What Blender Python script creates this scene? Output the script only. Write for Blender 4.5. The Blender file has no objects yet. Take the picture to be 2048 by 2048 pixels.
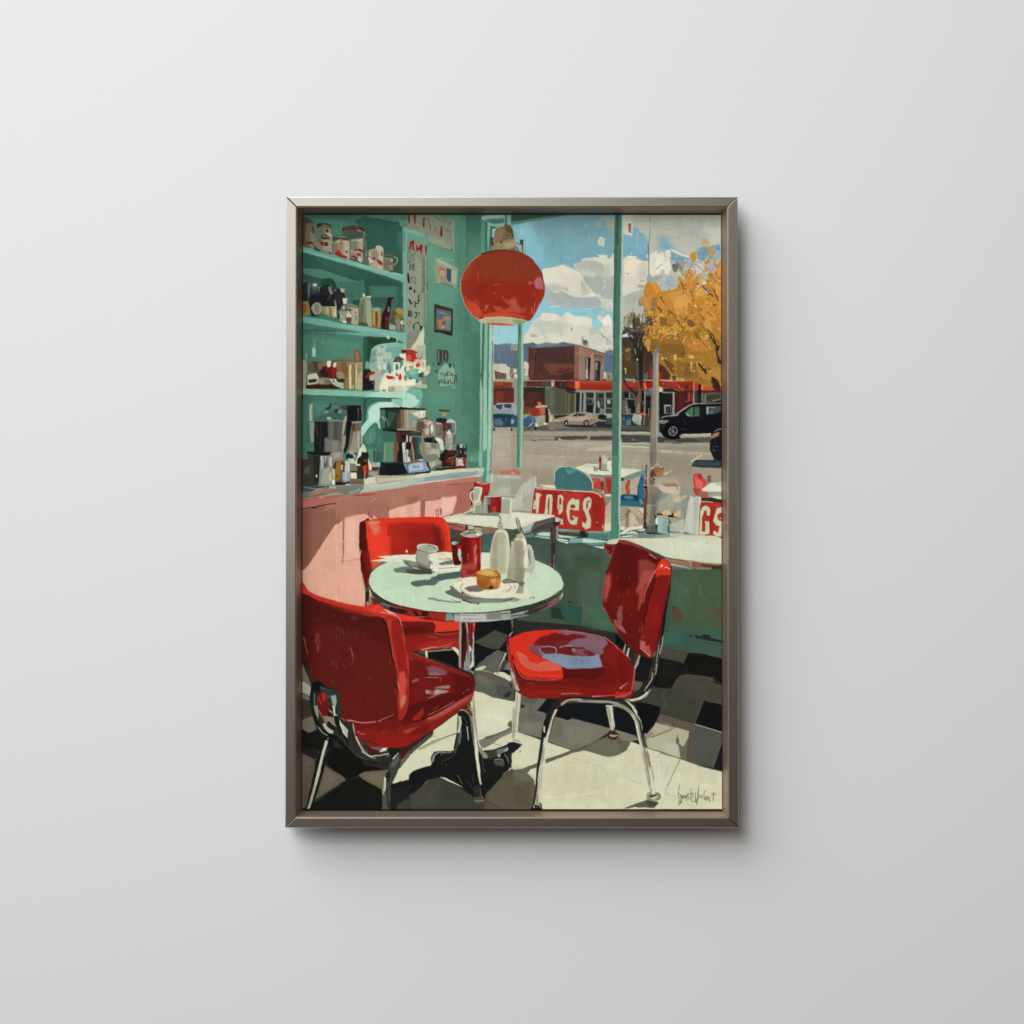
import bpy, bmesh, math
import numpy as np
scene = bpy.context.scene
C = scene.collection
# ---------------------------------------------------------------- camera, light, exposure
# 1 picture unit (one pixel of the photograph) is 1 mm; the wall is the plane y = 0, seen from -y
CX, CZ, PXX, PXY = 0.0, 1.5, 1024.0, 1025.5
def mx(px): return (px-PXX)/1000.0
def mz(py): return CZ+(PXY-py)/1000.0
DIST, TILT, FRONT = 4.0, math.radians(1.0), 0.062
cam = bpy.data.cameras.new('camera'); cam_o = bpy.data.objects.new('camera', cam); C.objects.link(cam_o)
cam.sensor_width = 36.0; cam.lens = 36.0*DIST/2.048; cam.clip_start = 0.05; cam.clip_end = 100.0
cam_o.location = (0.0004, -FRONT-DIST*math.cos(TILT), CZ-0.0015-DIST*math.sin(TILT))
cam_o.rotation_euler = (math.pi/2+TILT, 0, 0)
scene.camera = cam_o

world = bpy.data.worlds.new('World'); scene.world = world; world.use_nodes = True
bgn = world.node_tree.nodes['Background']
bgn.inputs['Color'].default_value = (1.0, 0.87, 0.74, 1); bgn.inputs['Strength'].default_value = 0.14

def area(name, loc, target, sx, sy, power, col=(1, 1, 1)):
    l = bpy.data.lights.new(name, 'AREA'); l.shape = 'RECTANGLE'; l.size = sx; l.size_y = sy; l.energy = power; l.color = col
    o = bpy.data.objects.new(name, l); C.objects.link(o); o.location = loc
    from mathutils import Vector
    o.rotation_euler = (Vector(target)-Vector(loc)).to_track_quat('-Z', 'Y').to_euler()
    return o
area('key_softbox', (-7.6, -7.2, CZ+10.4), (0.0, 0, CZ), 14.0, 13.0, 2470.0, (1.0, 1.0, 1.01))
area('front_softbox', (-1.0, -4.2, CZ+1.4), (-0.2, 0, CZ+0.2), 2.0, 2.0, 68.0, (0.95, 1.0, 1.05))

vs = scene.view_settings
scene.display_settings.display_device = 'sRGB'
vs.view_transform = 'Standard'; vs.look = 'None'; vs.exposure = 0.0; vs.gamma = 1.0; vs.use_curve_mapping = False
scene.cycles.max_bounces = 8

# ---------------------------------------------------------------- the painting, stroke by stroke
# T origin scale | p polygon, c curve, s brush stroke, e ellipse, r rectangle, g blend, L loose dabs; colour[/softness[/opacity]]
PX0, PY0, PW, PH = 604.0, 428.0, 842, 1196   # painted area on the picture, in picture units
def catmull(P, closed, n=6):
    P = np.asarray(P, float)
    m = len(P)
    if m < 3: return P
    t = np.linspace(0, 1, n, endpoint=False)[:, None]
    out = []
    rng = range(m) if closed else range(m-1)
    for i in rng:
        if closed:
            a, b, c, d = P[(i-1) % m], P[i], P[(i+1) % m], P[(i+2) % m]
        else:
            a, b, c, d = P[max(i-1, 0)], P[i], P[i+1], P[min(i+2, m-1)]
        out.append(0.5*((2*b) + (c-a)*t + (2*a-5*b+4*c-d)*t*t + (3*b-a-3*c+d)*t**3))
    out = np.concatenate(out)
    if not closed: out = np.vstack([out, P[-1]])
    return out
def blur(a, r):
    r = int(round(r))
    if r < 1: return a
    for _ in range(2):
        for ax in (0, 1):
            p = [(0, 0), (0, 0)]; p[ax] = (r+1, r)
            c = np.cumsum(np.pad(a, p, mode='edge'), axis=ax, dtype=np.float64)
            n = a.shape[ax]; k = 2*r+1
            hi = np.take(c, range(k, k+n), axis=ax); lo = np.take(c, range(0, n), axis=ax)
            a = ((hi-lo)/k)
    return a
class Painter:
    def __init__(s, q=1.0):
        s.q = q                                  # samples per picture unit
        s.W, s.H = int(round(PW*q)), int(round(PH*q))
        s.c = np.zeros((s.H, s.W, 3)); s.h = np.zeros((s.H, s.W)); s.k = 1.0; s.o = (0, 0)
        s.rs = np.random.RandomState(7)
    def tr(s, pts):
        P = np.asarray(pts, float)/s.k
        return np.stack([(P[:, 0]+s.o[0]-PX0)*s.q, (P[:, 1]+s.o[1]-PY0)*s.q], 1)
    def fill(s, P, col, feather=0, alpha=1.0, grad=None):
        S = 3
        pad = int(feather*3*s.q)+2 if feather else 1
        x0 = max(int(np.floor(P[:, 0].min()))-pad, 0); x1 = min(int(np.ceil(P[:, 0].max()))+pad, s.W)
        y0 = max(int(np.floor(P[:, 1].min()))-pad, 0); y1 = min(int(np.ceil(P[:, 1].max()))+pad, s.H)
        if x1 <= x0 or y1 <= y0: return
        if (x1-x0)*(y1-y0) > 120000: S = 2
        hh, ww = (y1-y0)*S, (x1-x0)*S
        ys = y0+(np.arange(hh)+0.5)/S
        m = np.zeros((hh, ww+1), np.int32)       # crossings, accumulated along each row
        n = len(P); rows = np.arange(hh)
        for i in range(n):
            ax, ay = P[i]; bx, by = P[(i+1) % n]
            if ay == by: continue
            sg = 1 if ay < by else -1
            r = rows[(ys >= min(ay, by)) & (ys < max(ay, by))]
            if not len(r): continue
            xi = ax+(ys[r]-ay)*(bx-ax)/(by-ay)
            ci = np.clip(np.ceil((xi-x0)*S-0.5), 0, ww).astype(int)
            np.add.at(m, (r, ci), sg)
        cov = (np.cumsum(m[:, :ww], axis=1) != 0).astype(np.float32)
        cov = cov.reshape(y1-y0, S, x1-x0, S).mean((1, 3))
        if feather: cov = blur(cov, feather*s.q*0.6)
        cov = (cov*alpha)[..., None]
        sub = s.c[y0:y1, x0:x1]
        if grad is not None:
            c1, c2, p, d = grad
            yy, xx = np.mgrid[y0:y1, x0:x1]
            t = np.clip(((xx-p[0])*d[0]+(yy-p[1])*d[1])/(d[0]**2+d[1]**2), 0, 1)[..., None]
            col = c1*(1-t)+c2*t
        s.c[y0:y1, x0:x1] = sub*(1-cov)+col*cov
        hv = s.rs.uniform(-1, 1)
        s.h[y0:y1, x0:x1] = s.h[y0:y1, x0:x1]*(1-cov[..., 0])+hv*cov[..., 0]
    def stroke(s, P, w0, w1, col):
        Q = catmull(P, False, 7)
        d = np.gradient(Q, axis=0); L = np.hypot(d[:, 0], d[:, 1])+1e-9
        nrm = np.stack([-d[:, 1]/L, d[:, 0]/L], 1)
        w = (np.linspace(w0, w1, len(Q))/2)[:, None]
        s.fill(np.vstack([Q+nrm*w, (Q-nrm*w)[::-1]]), col)
    def run(s, text):
        hx = lambda t: np.array([int(t[i:i+2], 16) for i in (0, 2, 4)])/255.0
        for ln in text.split('\n'):
            ln = ln.strip()
            if not ln or ln[0] == '#': continue
            t = ln.split(); op = t[0]
            pt = lambda u: [float(v) for v in u.split(',')]
            if op == 'T':
                s.o = (float(t[1]), float(t[2])); s.k = float(t[3]); continue
            if op == 'L':
                i = t.index('|'); sd, n, sz = int(t[1]), int(t[2]), float(t[3])
                cols = [hx(c) for c in t[4:i]]; R = np.array([pt(u) for u in t[i+1:]])
                rs = np.random.RandomState(sd); k = 0
                lo, hi = R.min(0), R.max(0)
                while k < n:
                    p = lo+(hi-lo)*rs.rand(2)
                    ins = False
                    for j in range(len(R)):
                        a, b = R[j], R[(j+1) % len(R)]
                        if (a[1] > p[1]) != (b[1] > p[1]) and p[0] < a[0]+(p[1]-a[1])*(b[0]-a[0])/(b[1]-a[1]): ins = not ins
                    if not ins: continue
                    k += 1
                    m = rs.randint(4, 7); an = np.sort(rs.rand(m))*6.283; r = sz*(0.35+0.65*rs.rand(m))
                    th = rs.rand()*3.14; el = 0.45+0.5*rs.rand()
                    v = np.stack([np.cos(an)*r, np.sin(an)*r*el], 1)
                    v = np.stack([v[:, 0]*np.cos(th)-v[:, 1]*np.sin(th), v[:, 0]*np.sin(th)+v[:, 1]*np.cos(th)], 1)+p
                    s.fill(s.tr(v), cols[rs.randint(len(cols))])
                continue
            a = t[1].split('/'); col = hx(a[0]); fe = float(a[1]) if len(a) > 1 else 0; al = float(a[2]) if len(a) > 2 else 1.0
            if op in 'pc':
                P = s.tr([pt(u) for u in t[2:]])
                s.fill(catmull(P, True) if op == 'c' else P, col, fe, al)
            elif op == 'r':
                (x0, y0), (x1, y1) = pt(t[2]), pt(t[3])
                s.fill(s.tr([(x0, y0), (x1, y0), (x1, y1), (x0, y1)]), col, fe, al)
            elif op == 's':
                w = [float(v) for v in t[2].split('>')]
                s.stroke(s.tr([pt(u) for u in t[3:]]), w[0]*s.q/s.k, w[-1]*s.q/s.k, col)
            elif op == 'e':
                v = pt(t[2]); th = np.radians(v[4]) if len(v) > 4 else 0
                q = np.linspace(0, 6.2832, 28, endpoint=False)
                x, y = v[2]*np.cos(q), v[3]*np.sin(q)
                s.fill(s.tr(np.stack([v[0]+x*np.cos(th)-y*np.sin(th), v[1]+x*np.sin(th)+y*np.cos(th)], 1)), col)
            elif op == 'g':
                c2 = hx(t[2]); A, B = s.tr([pt(t[3]), pt(t[4])])
                s.fill(s.tr([pt(u) for u in t[5:]]), col, 0, 1, (col, c2, A, B-A))
    def dabs(s, n, seed):
        # short loaded-brush marks laid inside every even patch of colour
        q = s.q; rs = np.random.RandomState(seed)
        ang = s.noise(70*q, 70*q, seed+1)*0.7
        base = rs.choice([0.1, 1.5, 1.62, 1.2], n)
        X = rs.rand(n)*(s.W-4)+2; Y = rs.rand(n)*(s.H-4)+2
        L = q*rs.uniform(4, 15, n); Wd = q*rs.uniform(1.1, 3.4, n)
        for i in range(n):
            x, y = X[i], Y[i]; th = base[i]+ang[int(y), int(x)]
            u = np.array([np.cos(th), np.sin(th)]); v = np.array([-u[1], u[0]])
            c0 = s.c[int(y), int(x)]; ok = True
            for a, b in ((1.15, 0), (-1.15, 0), (0, 1.6), (0, -1.6), (0.7, 1.2), (-0.7, -1.2)):
                px, py = np.array([x, y])+u*L[i]*a+v*Wd[i]*b
                if not (0 <= px < s.W and 0 <= py < s.H) or np.abs(s.c[int(py), int(px)]-c0).max() > 0.075: ok = False; break
            if not ok: continue
            k = rs.normal(0, 0.046-0.031*c0.max()); tint = 1+k+rs.normal(0, 0.006, 3)
            j = rs.uniform(0.5, 1.1, 8)
            P = np.array([(x, y)+u*L[i]*a*j[m]+v*Wd[i]*b*j[-1-m] for m, (a, b) in enumerate(((-1, 0), (-0.6, 0.9), (0.5, 1), (1, 0.3), (0.9, -0.5), (0.2, -1), (-0.8, -0.7)))])
            s.fill(P, np.clip(c0*tint, 0, 1), 0, rs.uniform(0.45, 0.9))
    def noise(s, fx, fy, seed):
        rs = np.random.RandomState(seed)
        g = rs.rand(int(s.H/fy)+3, int(s.W/fx)+3)-0.5
        yy = np.arange(s.H)/fy; xx = np.arange(s.W)/fx
        iy = yy.astype(int); ix = xx.astype(int)
        u = yy-iy; v = xx-ix; u = (u*u*(3-2*u))[:, None]; v = (v*v*(3-2*v))[None]
        a = g[np.ix_(iy, ix)]; b = g[np.ix_(iy, ix+1)]; c = g[np.ix_(iy+1, ix)]; d = g[np.ix_(iy+1, ix+1)]
        return (a*(1-v)+b*v)*(1-u)+(c*(1-v)+d*v)*u
    def finish(s):
        q = s.q
        s.dabs(14000, 21)
        # hand wobble of every painted edge
        dx = s.noise(7*q, 7*q, 1)*0.9*q+s.noise(20*q, 20*q, 2)*0.8*q
        dy = s.noise(7*q, 7*q, 3)*0.9*q+s.noise(20*q, 20*q, 4)*0.8*q
        yy, xx = np.mgrid[0:s.H, 0:s.W]
        sx = np.clip(xx+dx, 0, s.W-1.001); sy = np.clip(yy+dy, 0, s.H-1.001)
        ix, iy = sx.astype(int), sy.astype(int); u = (sx-ix)[..., None]; v = (sy-iy)[..., None]
        f = lambda a: (a[iy, ix]*(1-u)+a[iy, ix+1]*u)*(1-v)+(a[iy+1, ix]*(1-u)+a[iy+1, ix+1]*u)*v
        c = f(s.c); h = f(s.h[..., None])[..., 0]
        # bristle streaks: three stroke directions, chosen patch by patch
        st_v = s.noise(1.6*q, 34*q, 5)+0.6*s.noise(3.2*q, 60*q, 6)
        st_h = s.noise(34*q, 1.6*q, 7)+0.6*s.noise(60*q, 3.2*q, 8)
        pick = s.noise(40*q, 40*q, 9)+0.5*h
        w = np.clip(pick*6+0.5, 0, 1)
        st = st_v*w+st_h*(1-w)
        patch = s.noise(14*q, 18*q, 10)+0.7*s.noise(45*q, 38*q, 11)
        lum = c.mean(2, keepdims=True)
        c = c*(1+0.024*st[..., None]+0.035*patch[..., None])
        tint = np.stack([s.noise(24*q, 24*q, 12), s.noise(24*q, 24*q, 13), s.noise(24*q, 24*q, 14)], 2)
        c = c*(1+0.012*tint)
        s.c = np.clip(c, 0, 1); s.relief = 0.6*st+0.5*h
PQ = 1.0
PAINT_GAIN = 1.215
PAINTING = """
T 0 0 1
r 42705d 590,420 930,1010
r a9aca0 900,420 1460,760
r 8f8877 920,740 1460,1030
r 9a6a5b 590,990 900,1260
r 43523f 880,1040 1460,1300
r 2a2924 590,1240 1460,1640
T 604 428 8.018
r 3f6757 -10,-10 1730,1950
p 2f5246 830,100 1000,20 1560,130 1620,240 1615,970 1000,760 1000,300
p 47705f 900,-10 1560,-10 1600,190 1560,180 1550,110 1000,20
p 35584b/6 0,0 830,0 700,90 0,40
p 436d5c/10 250,60 760,100 640,330 480,330 260,200
p 4f7c6b 1560,80 1720,80 1720,200 1620,200 1570,180
p 6f9d8a 1610,200 1690,200 1690,1950 1630,1950 1610,900
p 5f8c79 1620,220 1660,260 1650,600 1620,600
s 1f3a30 8 1340,135 1400,125 1540,130
e 1c352c 1475,270,9,6
e 1c352c 1048,296,9,10
p 416c5b/6 1550,280 1610,260 1610,960 1590,960 1600,700 1540,400
c 2b4c41/8 1480,640 1560,700 1570,860 1500,930 1450,820
p 6c9f8c 0,515 190,560 480,640 760,740 1290,900 1640,970 1640,1100 1530,1055 1100,920 670,790 400,715 0,600
p 5c8e7b 0,515 190,560 480,640 760,740 700,745 400,660 0,560
p 76ab97 700,735 1290,900 1640,970 1640,1010 1280,930 900,840
p 2e5044 0,612 400,722 670,800 1100,930 1560,1075 1560,1100 980,1050 900,1080 700,1020 300,890 0,870
p 345a4c/6 200,700 800,880 900,960 300,800
p 477161 0,865 300,885 560,975 950,1100 990,1260 820,1200 540,1080 400,1040 230,1010 0,940
s 1f3b31 9 730,1030 800,1045 880,1068
p 3b6454 540,1080 960,1090 1000,1300 900,1380 740,1380 690,1200
p 2c4e43 0,940 60,970 330,1040 400,1020 480,1040 530,1100 560,1190 530,1230 460,1140 300,1160 200,1150 0,1150
c 1f4030 300,1060 400,1025 500,1050 530,1130 550,1200 490,1230 460,1140 320,1150
p 28493e 980,1050 1030,1020 1240,1030 1300,1070 1590,1110 1600,1500 1000,1480 1000,1230
p 36604f 1070,1150 1590,1160 1595,1340 1500,1500 1110,1500 1080,1300
p 41695a/6 1110,1180 1500,1170 1520,1330 1130,1330
p 315649 1530,1200 1600,1150 1620,1500 1540,1500
p 3b6455 600,1240 1000,1240 920,1380 700,1480
s 2a4a3d 8 790,1250 790,1380
s 2a4a3d 6 800,1248 860,1240 860,1290
p 28473a 800,1385 920,1380 910,1500 790,1480
p 2f5347 1100,1330 1380,1340 1330,1500 1120,1500
p 67998a 0,1650 330,1690 660,1770 900,1800 1100,1830 1640,1910 1640,1960 800,1952 600,1930 0,1740
p 73a793 600,1770 900,1800 1100,1830 1640,1910 1640,1950 1000,1880 640,1830
p 41695a 0,1745 340,1800 560,1840 800,1880 1200,1950 0,1950
p 375c4e 0,1850 540,1860 540,1950 0,1950
p 3a3a30 -10,60 30,50 110,80 160,130 190,190 190,550 130,540 20,520 -10,500
c 2c2d26 -10,40 60,50 130,90 170,150 120,140 40,110 -10,110
s 6f6f5f 8 20,80 80,95 140,140 180,200
p 5d4a3c 60,130 140,130 150,520 30,500 30,300
p 6c6a54 105,260 180,250 188,550 110,530
p 665443 70,140 150,150 160,220 150,260 100,300 95,420 40,450 40,220
c 521b10 165,190 182,230 178,300 160,300 152,250
p 571e18 40,450 120,430 180,455 180,470 120,470 40,470
p 5b5644 40,480 110,475 108,525 40,510
s 8a8570 7 172,150 188,200 190,540
p 6b6857 240,180 460,200 475,650 420,630 280,600 195,545 190,470 230,380
p 87836e 330,330 470,320 475,640 330,560
p 5a5a4b 240,190 330,200 300,460 230,450
c 2a231d 230,150 330,135 420,150 465,190 450,220 380,190 280,190 240,220
s 8b8878 12 300,165 390,175 455,200
p 8c8873 380,230 430,220 440,290 400,310
c 5f1812 375,240 405,235 412,290 385,285
p a69f88 370,300 420,290 470,340 470,400
c 524f43 310,320 380,320 450,370 440,400 360,400 310,380
c 241d17 305,345 340,335 370,370 400,385 350,395 310,385
c 8f8c7c 325,345 350,345 352,365 330,365
p 541e18 280,440 340,440 390,440 405,480 390,505 300,490
c 777462 335,455 360,450 360,480 340,480
c 4d1814 360,455 390,450 405,480 385,500 365,490
s a39c86 7 290,500 400,515 430,490
p 7a2620 415,590 450,600 468,640 440,645
p b0a893 430,575 470,590 470,610
s 201a16 8 475,480 480,645
c 233a31 190,480 215,530 290,580 250,590 190,560
p 837f69 480,430 760,400 760,740 650,720 480,640
p 6c6754 490,450 560,450 560,660 490,640
p a19a81 650,420 745,420 750,720 660,690
c 3d4a40 480,355 600,325 700,345 760,390 740,400 600,390 500,440 480,410
c 5c6a5c 520,350 640,335 730,365 700,375 560,370
s 26302a 12 480,400 560,375 700,395
p 9a937c 500,440 620,390 650,390 600,460
s 6c1f18 14 620,400 700,400 750,420
s 4a2b20 10 615,400 605,440 640,490
p 91745c 560,480 600,450 640,500 600,620 560,600
p 7c2b1f 500,640 580,560 610,640 720,680 700,710 600,690
p 8a3025 580,560 640,660 600,660 560,600
c 40201a 680,590 720,590 715,625 690,610
p 8a6a57 540,470 556,470 570,600 545,560
p 3f4a3f 640,200 780,185 980,240 1010,280 1000,660 980,780 760,720 760,400 640,320
c 33281f 640,215 780,180 900,190 980,235 970,270 860,240 700,240 640,270
s 684a3a 14 660,225 780,200 900,215
p 59483a 640,260 780,250 860,240 980,270 970,380 900,370 780,310 640,310
p 3c4a44 740,260 960,270 970,350 930,370 830,360 760,320
p 79735f 860,230 930,240 970,280 900,270
p 667061 980,260 1005,280 990,480 970,480
p 536354 990,360 1030,460 1010,640 980,500
p 8f8b78 770,400 970,380 970,760 860,720 770,700
p 6f6d5c 770,420 880,430 880,560 780,560
p a6a18b 900,390 960,400 960,450 900,430
p ae8a6b 930,480 970,500 970,570 900,560
p 6b1f18 810,570 890,560 910,545 970,580 970,610 880,580 820,590
p 7a2720 870,630 935,625 935,670 870,665
p 8d6d5e 780,600 860,620 850,720 780,690
p 6b2620 780,660 850,670 850,700 780,690
c ada893 860,690 930,700 955,770 910,760
c 3c342b 850,690 890,690 860,740
p 9c9278 1060,570 1190,545 1290,580 1290,900 1150,870 1060,820
p 8a7a62 1070,590 1200,560 1220,760 1100,720
c a8a18a 1180,515 1220,500 1270,520 1295,560 1290,640 1240,600 1180,560
s c2baa1 8 1190,520 1230,510 1270,540
p a69e88 1230,600 1295,580 1295,900 1200,860
c 7a2a24 1190,730 1240,735 1280,780 1280,820 1230,800
c 612420 1265,590 1280,620 1278,670 1262,660
e 3a2e24 1150,708,22,18
c b5b19e 1040,720 1070,700 1130,740 1120,780 1080,790
c 8f8a74 1060,590 1100,590 1120,640 1080,690
s c4bca6 10 1075,600 1070,640 1090,670
s 4b4a3c 9 1050,770 1100,800 1130,770
c 667061 1000,600 1040,590 1040,680 1010,700
c 57604f 980,680 1060,720 1060,820 990,780
p 7d7a64 1300,690 1450,710 1460,930 1300,890
p 666551 1300,700 1410,730 1400,910 1300,870
s 5e4a28 22 1310,665 1400,660 1500,700
s 846838 9 1320,660 1400,650 1490,690
s 93947d 13 1470,690 1510,700 1515,770 1470,815
s 7f8a76 8 1490,690 1525,700 1520,780 1470,825
p a49c84 1420,710 1450,720 1450,760 1420,750
c 6f2a22 1415,770 1435,780 1435,810 1415,800
c 6f2a22 1405,905 1440,905 1455,935 1410,930
p 241f20 -10,1090 75,1090 80,1400 -10,1400
c 4d4150 -10,1040 40,1015 75,1060 70,1095 -10,1095
p 8a6c35 -10,1410 80,1400 110,1500 110,1620 -10,1630
p 6e5126 0,1450 60,1420 60,1600 0,1590
p 3f5e55 75,1120 130,1120 120,1400 90,1400
p 1d2324 120,1210 150,1140 220,1150 270,1260 280,1420 260,1640 130,1640 100,1430 110,1320
p 2e3c3c 130,1210 210,1160 240,1230 200,1290 140,1290
c 1c1a1c 100,1340 190,1280 260,1340 250,1440 150,1460 100,1420
p b8b4a0 160,1115 225,1115 225,1160 160,1160
p 4c5854 150,1160 225,1160 240,1180 215,1280 195,1200 160,1220
c 8d8d78 140,1490 200,1425 275,1430 305,1500 300,1570 235,1620 170,1590
c 79796a 200,1450 260,1450 265,1570 200,1570
s 55564b 7 205,1460 200,1550 230,1590 265,1560
s 55564b 6 228,1450 228,1540
p 17191b 280,1170 350,1140 440,1140 500,1230 530,1400 520,1500 350,1490 290,1470 270,1340
p 26201f 300,1150 410,1160 400,1300 320,1300
c 2a2c2f 390,1390 430,1280 470,1300 440,1370
p 7a7573 410,1170 440,1160 490,1270 470,1300 430,1270
s 6d6a67 9 440,1190 480,1280
p 857a55 310,1490 545,1480 545,1660 400,1640 320,1590
p 9c946f 370,1490 500,1490 530,1600 500,1640 380,1600
p 6a5d3c 430,1500 460,1500 470,1640 430,1630
p c0b38d 520,1500 545,1490 545,1650 500,1670
s a59e89 11 510,1380 530,1470 545,1480
p 1d2122 500,1260 560,1190 610,1200 670,1270 690,1340 640,1480 600,1540 560,1560 540,1400
p 28282a 550,1260 640,1280 640,1380 560,1480
p 97947c 600,1190 675,1195 670,1265 610,1250
p c5bba0 640,1350 715,1350 710,1440 655,1445
s b9b09a 8 615,1210 640,1260
p 2c3a36 560,1530 620,1520 610,1700 560,1690
s 8c8a78 9 500,1220 540,1225
c 6c6956 630,1480 680,1470 690,1520 650,1560 620,1600 600,1560
c aea995 640,1500 665,1480 680,1500 665,1540
p 8d8873 610,1560 700,1560 700,1750 640,1740 590,1720
s c9c1ab 9 590,1560 620,1640 660,1660
c beb6a1 720,1560 740,1550 760,1590 780,1600 785,1660 710,1660
p 4b3f31 700,1660 785,1660 775,1750 710,1750
c cfc7b3 640,1730 680,1720 710,1750 660,1755
p 9a937b 690,1500 890,1500 905,1790 780,1770 790,1600 740,1540
p b39d7f 820,1540 895,1520 895,1600 800,1620
p 6d3d25 690,1515 790,1530 780,1560 740,1560
c 5f6a5c 690,1470 780,1455 880,1480 890,1510 800,1500 700,1510
s 95a08e 8 720,1465 800,1460 880,1490
e 4a2e22 852,1580,16,10
s 333b34 10 870,1640 850,1660 870,1690 850,1700
p 697255 930,1345 1090,1350 1110,1480 1110,1830 920,1790 905,1450
p 8c967a 1020,1370 1090,1370 1110,1480 1110,1820 1040,1800 1020,1600
p 59603f 930,1370 990,1360 980,1780 930,1770
p 4a4f38 930,1410 970,1390 960,1480 920,1440
p 717b5d 985,1380 1020,1380 1010,1600 990,1760 960,1740
c 4a4e22 905,1745 990,1740 1060,1800 900,1790
s aeb39b 9 920,1440 960,1440 940,1370 1080,1340
c c1bda9 960,1300 990,1275 1005,1330 970,1335
c b5b6a3 1020,1325 1060,1320 1095,1315 1100,1350 1030,1345
p 7f602f 1120,1530 1260,1550 1255,1840 1110,1820
p 9d7f45 1210,1570 1255,1570 1250,1830 1210,1820
p 5b4222 1170,1580 1205,1580 1210,1720 1190,1810 1175,1790
p a68a55 1130,1560 1165,1560 1165,1790 1130,1780
p 7f8a7c 1130,1505 1190,1495 1250,1515 1260,1560 1190,1560 1130,1540
s a5ab9b 10 1120,1530 1180,1545 1250,1545
p 2a1517 1370,1340 1470,1340 1470,1360 1440,1370 1420,1480 1410,1600 1390,1870 1260,1840 1280,1600 1340,1490
p 4a2220 1330,1640 1400,1640 1395,1780 1330,1770
p 6b3433 1340,1660 1390,1660 1390,1740 1345,1740
s 6d6a6c 10 1440,1380 1420,1460
p 77706e 1370,1500 1395,1480 1400,1560 1370,1580
p 511d1c 1340,1700 1400,1700 1380,1860 1330,1840
s 121314 14 1375,1345 1470,1345
p 5c4433 1430,1560 1510,1560 1510,1660 1430,1670
c 9a7a34 1500,1540 1560,1505 1620,1550 1620,1650 1560,1620
c 77672c 1490,1630 1550,1600 1620,1640 1600,1680 1490,1680
p 4a4a3b 1420,1680 1500,1670 1500,1790 1420,1770
p 7a7a68 1490,1680 1600,1680 1590,1900 1510,1890 1500,1760
p 50513f 1560,1680 1630,1690 1640,1900 1580,1900
c b8b19c 1570,1740 1610,1710 1630,1760 1600,1790
s c6bea9 9 1590,1800 1620,1860 1600,1890
s 2d2f25 8 1510,1760 1520,1890 1640,1900
p 8b9b87 1400,1770 1500,1800 1500,1870 1400,1850
T 814 428 8.018
p 55806a 290,-10 1720,-10 1720,1960 270,1960 300,1500 330,500
p 5a8973/12 340,600 800,640 800,1500 340,1500
p 5f8e78/10 340,480 460,500 440,900 340,1000
p 4c7865/8 790,150 950,100 960,1950 780,1950 800,1200
p 446d5b 950,-10 1200,-10 1190,1950 930,1950
p 4e7966/10 1000,500 1190,500 1190,1950 1000,1950
p 3a6151/8 960,-10 1200,-10 1200,300 980,300
s 2c4a3d 14 962,0 962,110
s 34574a 8 955,110 955,700
p 497663 860,-10 950,-10 950,120 860,100
p 6f9f8b 1200,40 1250,10 1720,-10 1720,170 1440,190 1340,200 1310,560 1250,600 1200,620
p 3d6253 1250,120 1290,100 1290,600 1250,600
p 507c69 1200,70 1250,80 1245,600 1210,610
p 86b09c 1200,30 1330,10 1560,0 1560,40 1290,60 1220,80
p 44705f 1270,80 1560,60 1560,150 1390,160 1290,110
p 7fa892 1290,140 1440,150 1700,120 1700,190 1440,200 1330,240
p 3c5e50 1340,180 1440,200 1410,330 1370,520 1320,560
p 8fb3b4 1370,230 1420,220 1400,360 1370,380
p 93b7c0 1660,170 1720,160 1720,300 1690,260
p 6f7765 -20,-10 180,-10 300,0 300,340 0,250
p 78806b 0,0 300,0 300,340 0,250
p 77806c 290,-10 480,0 750,90 745,600 720,610 330,460 300,330
p 818a75 340,330 720,500 720,590 340,450
s 4e5c4d 9 330,450 520,520 710,590
s 8a9883 12 750,100 745,620
p 5d8f79 0,250 300,345 330,470 300,500 0,400
p 6f9c86 0,230 130,260 290,340 290,360 0,290
p 6a2a22 0,0 42,0 38,150 10,130
p 6b2b22 100,0 140,0 130,160 115,150
p 6a1d18 255,50 285,45 275,200 260,210 248,180
s 5a5a46 6 130,100 210,130
s 4a4f3e 8 255,45 340,80 350,130
s 7e3527 16>8 345,120 375,200 370,300
s 8c3a2d 14>6 460,210 445,260 450,300
s 7a4433 8 450,180 480,270 510,320
p 7c1c17 545,180 575,200 565,355 530,360 530,320
s 33382e 8 465,20 460,60
s 33382e 8 490,40 485,80
s 33382e 8 520,50 515,85
s 3d4236 6 540,40 590,60 570,120
s 33382e 7 610,80 635,90 610,130
s 33382e 7 680,110 680,170
s 33382e 6 690,140 735,135
s 3c4236 7 620,225 720,270
s 3c4236 7 600,250 710,300
p 2b3a30 705,550 722,545 722,595 708,590
s 41352c 8 300,340 312,350
p 7b816d -10,400 200,420 310,510 310,670 290,1760 230,1850 180,1950 -10,1950
p 858b76 -10,640 120,640 260,800 270,1300 250,1800 100,1900 -10,1900
p 6d7b69 -10,560 130,620 120,760 -10,780
p 64705f 245,700 300,690 285,1280 230,1270
s 9aa18b 12 300,660 300,1740
s 5b4238 8 280,900 275,1240
s 5f4a3c 7 290,1280 290,1740
p 76141a 40,430 110,410 110,580 90,580 80,480 60,560 40,560
p 7b1a1c 140,480 180,540 210,480 250,480 240,600 220,640 200,560 150,600
p 7c1f1f 285,490 315,520 300,670 290,640
p 8a8f79 65,470 80,460 75,560
s 3a3f37 8 20,520 50,620 100,660
s 4c3d36 6 110,560 130,630
s 27302d 8 5,760 40,770 45,900
s 27302d 8 60,780 60,890
s 1c2523 14 95,800 90,900
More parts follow.
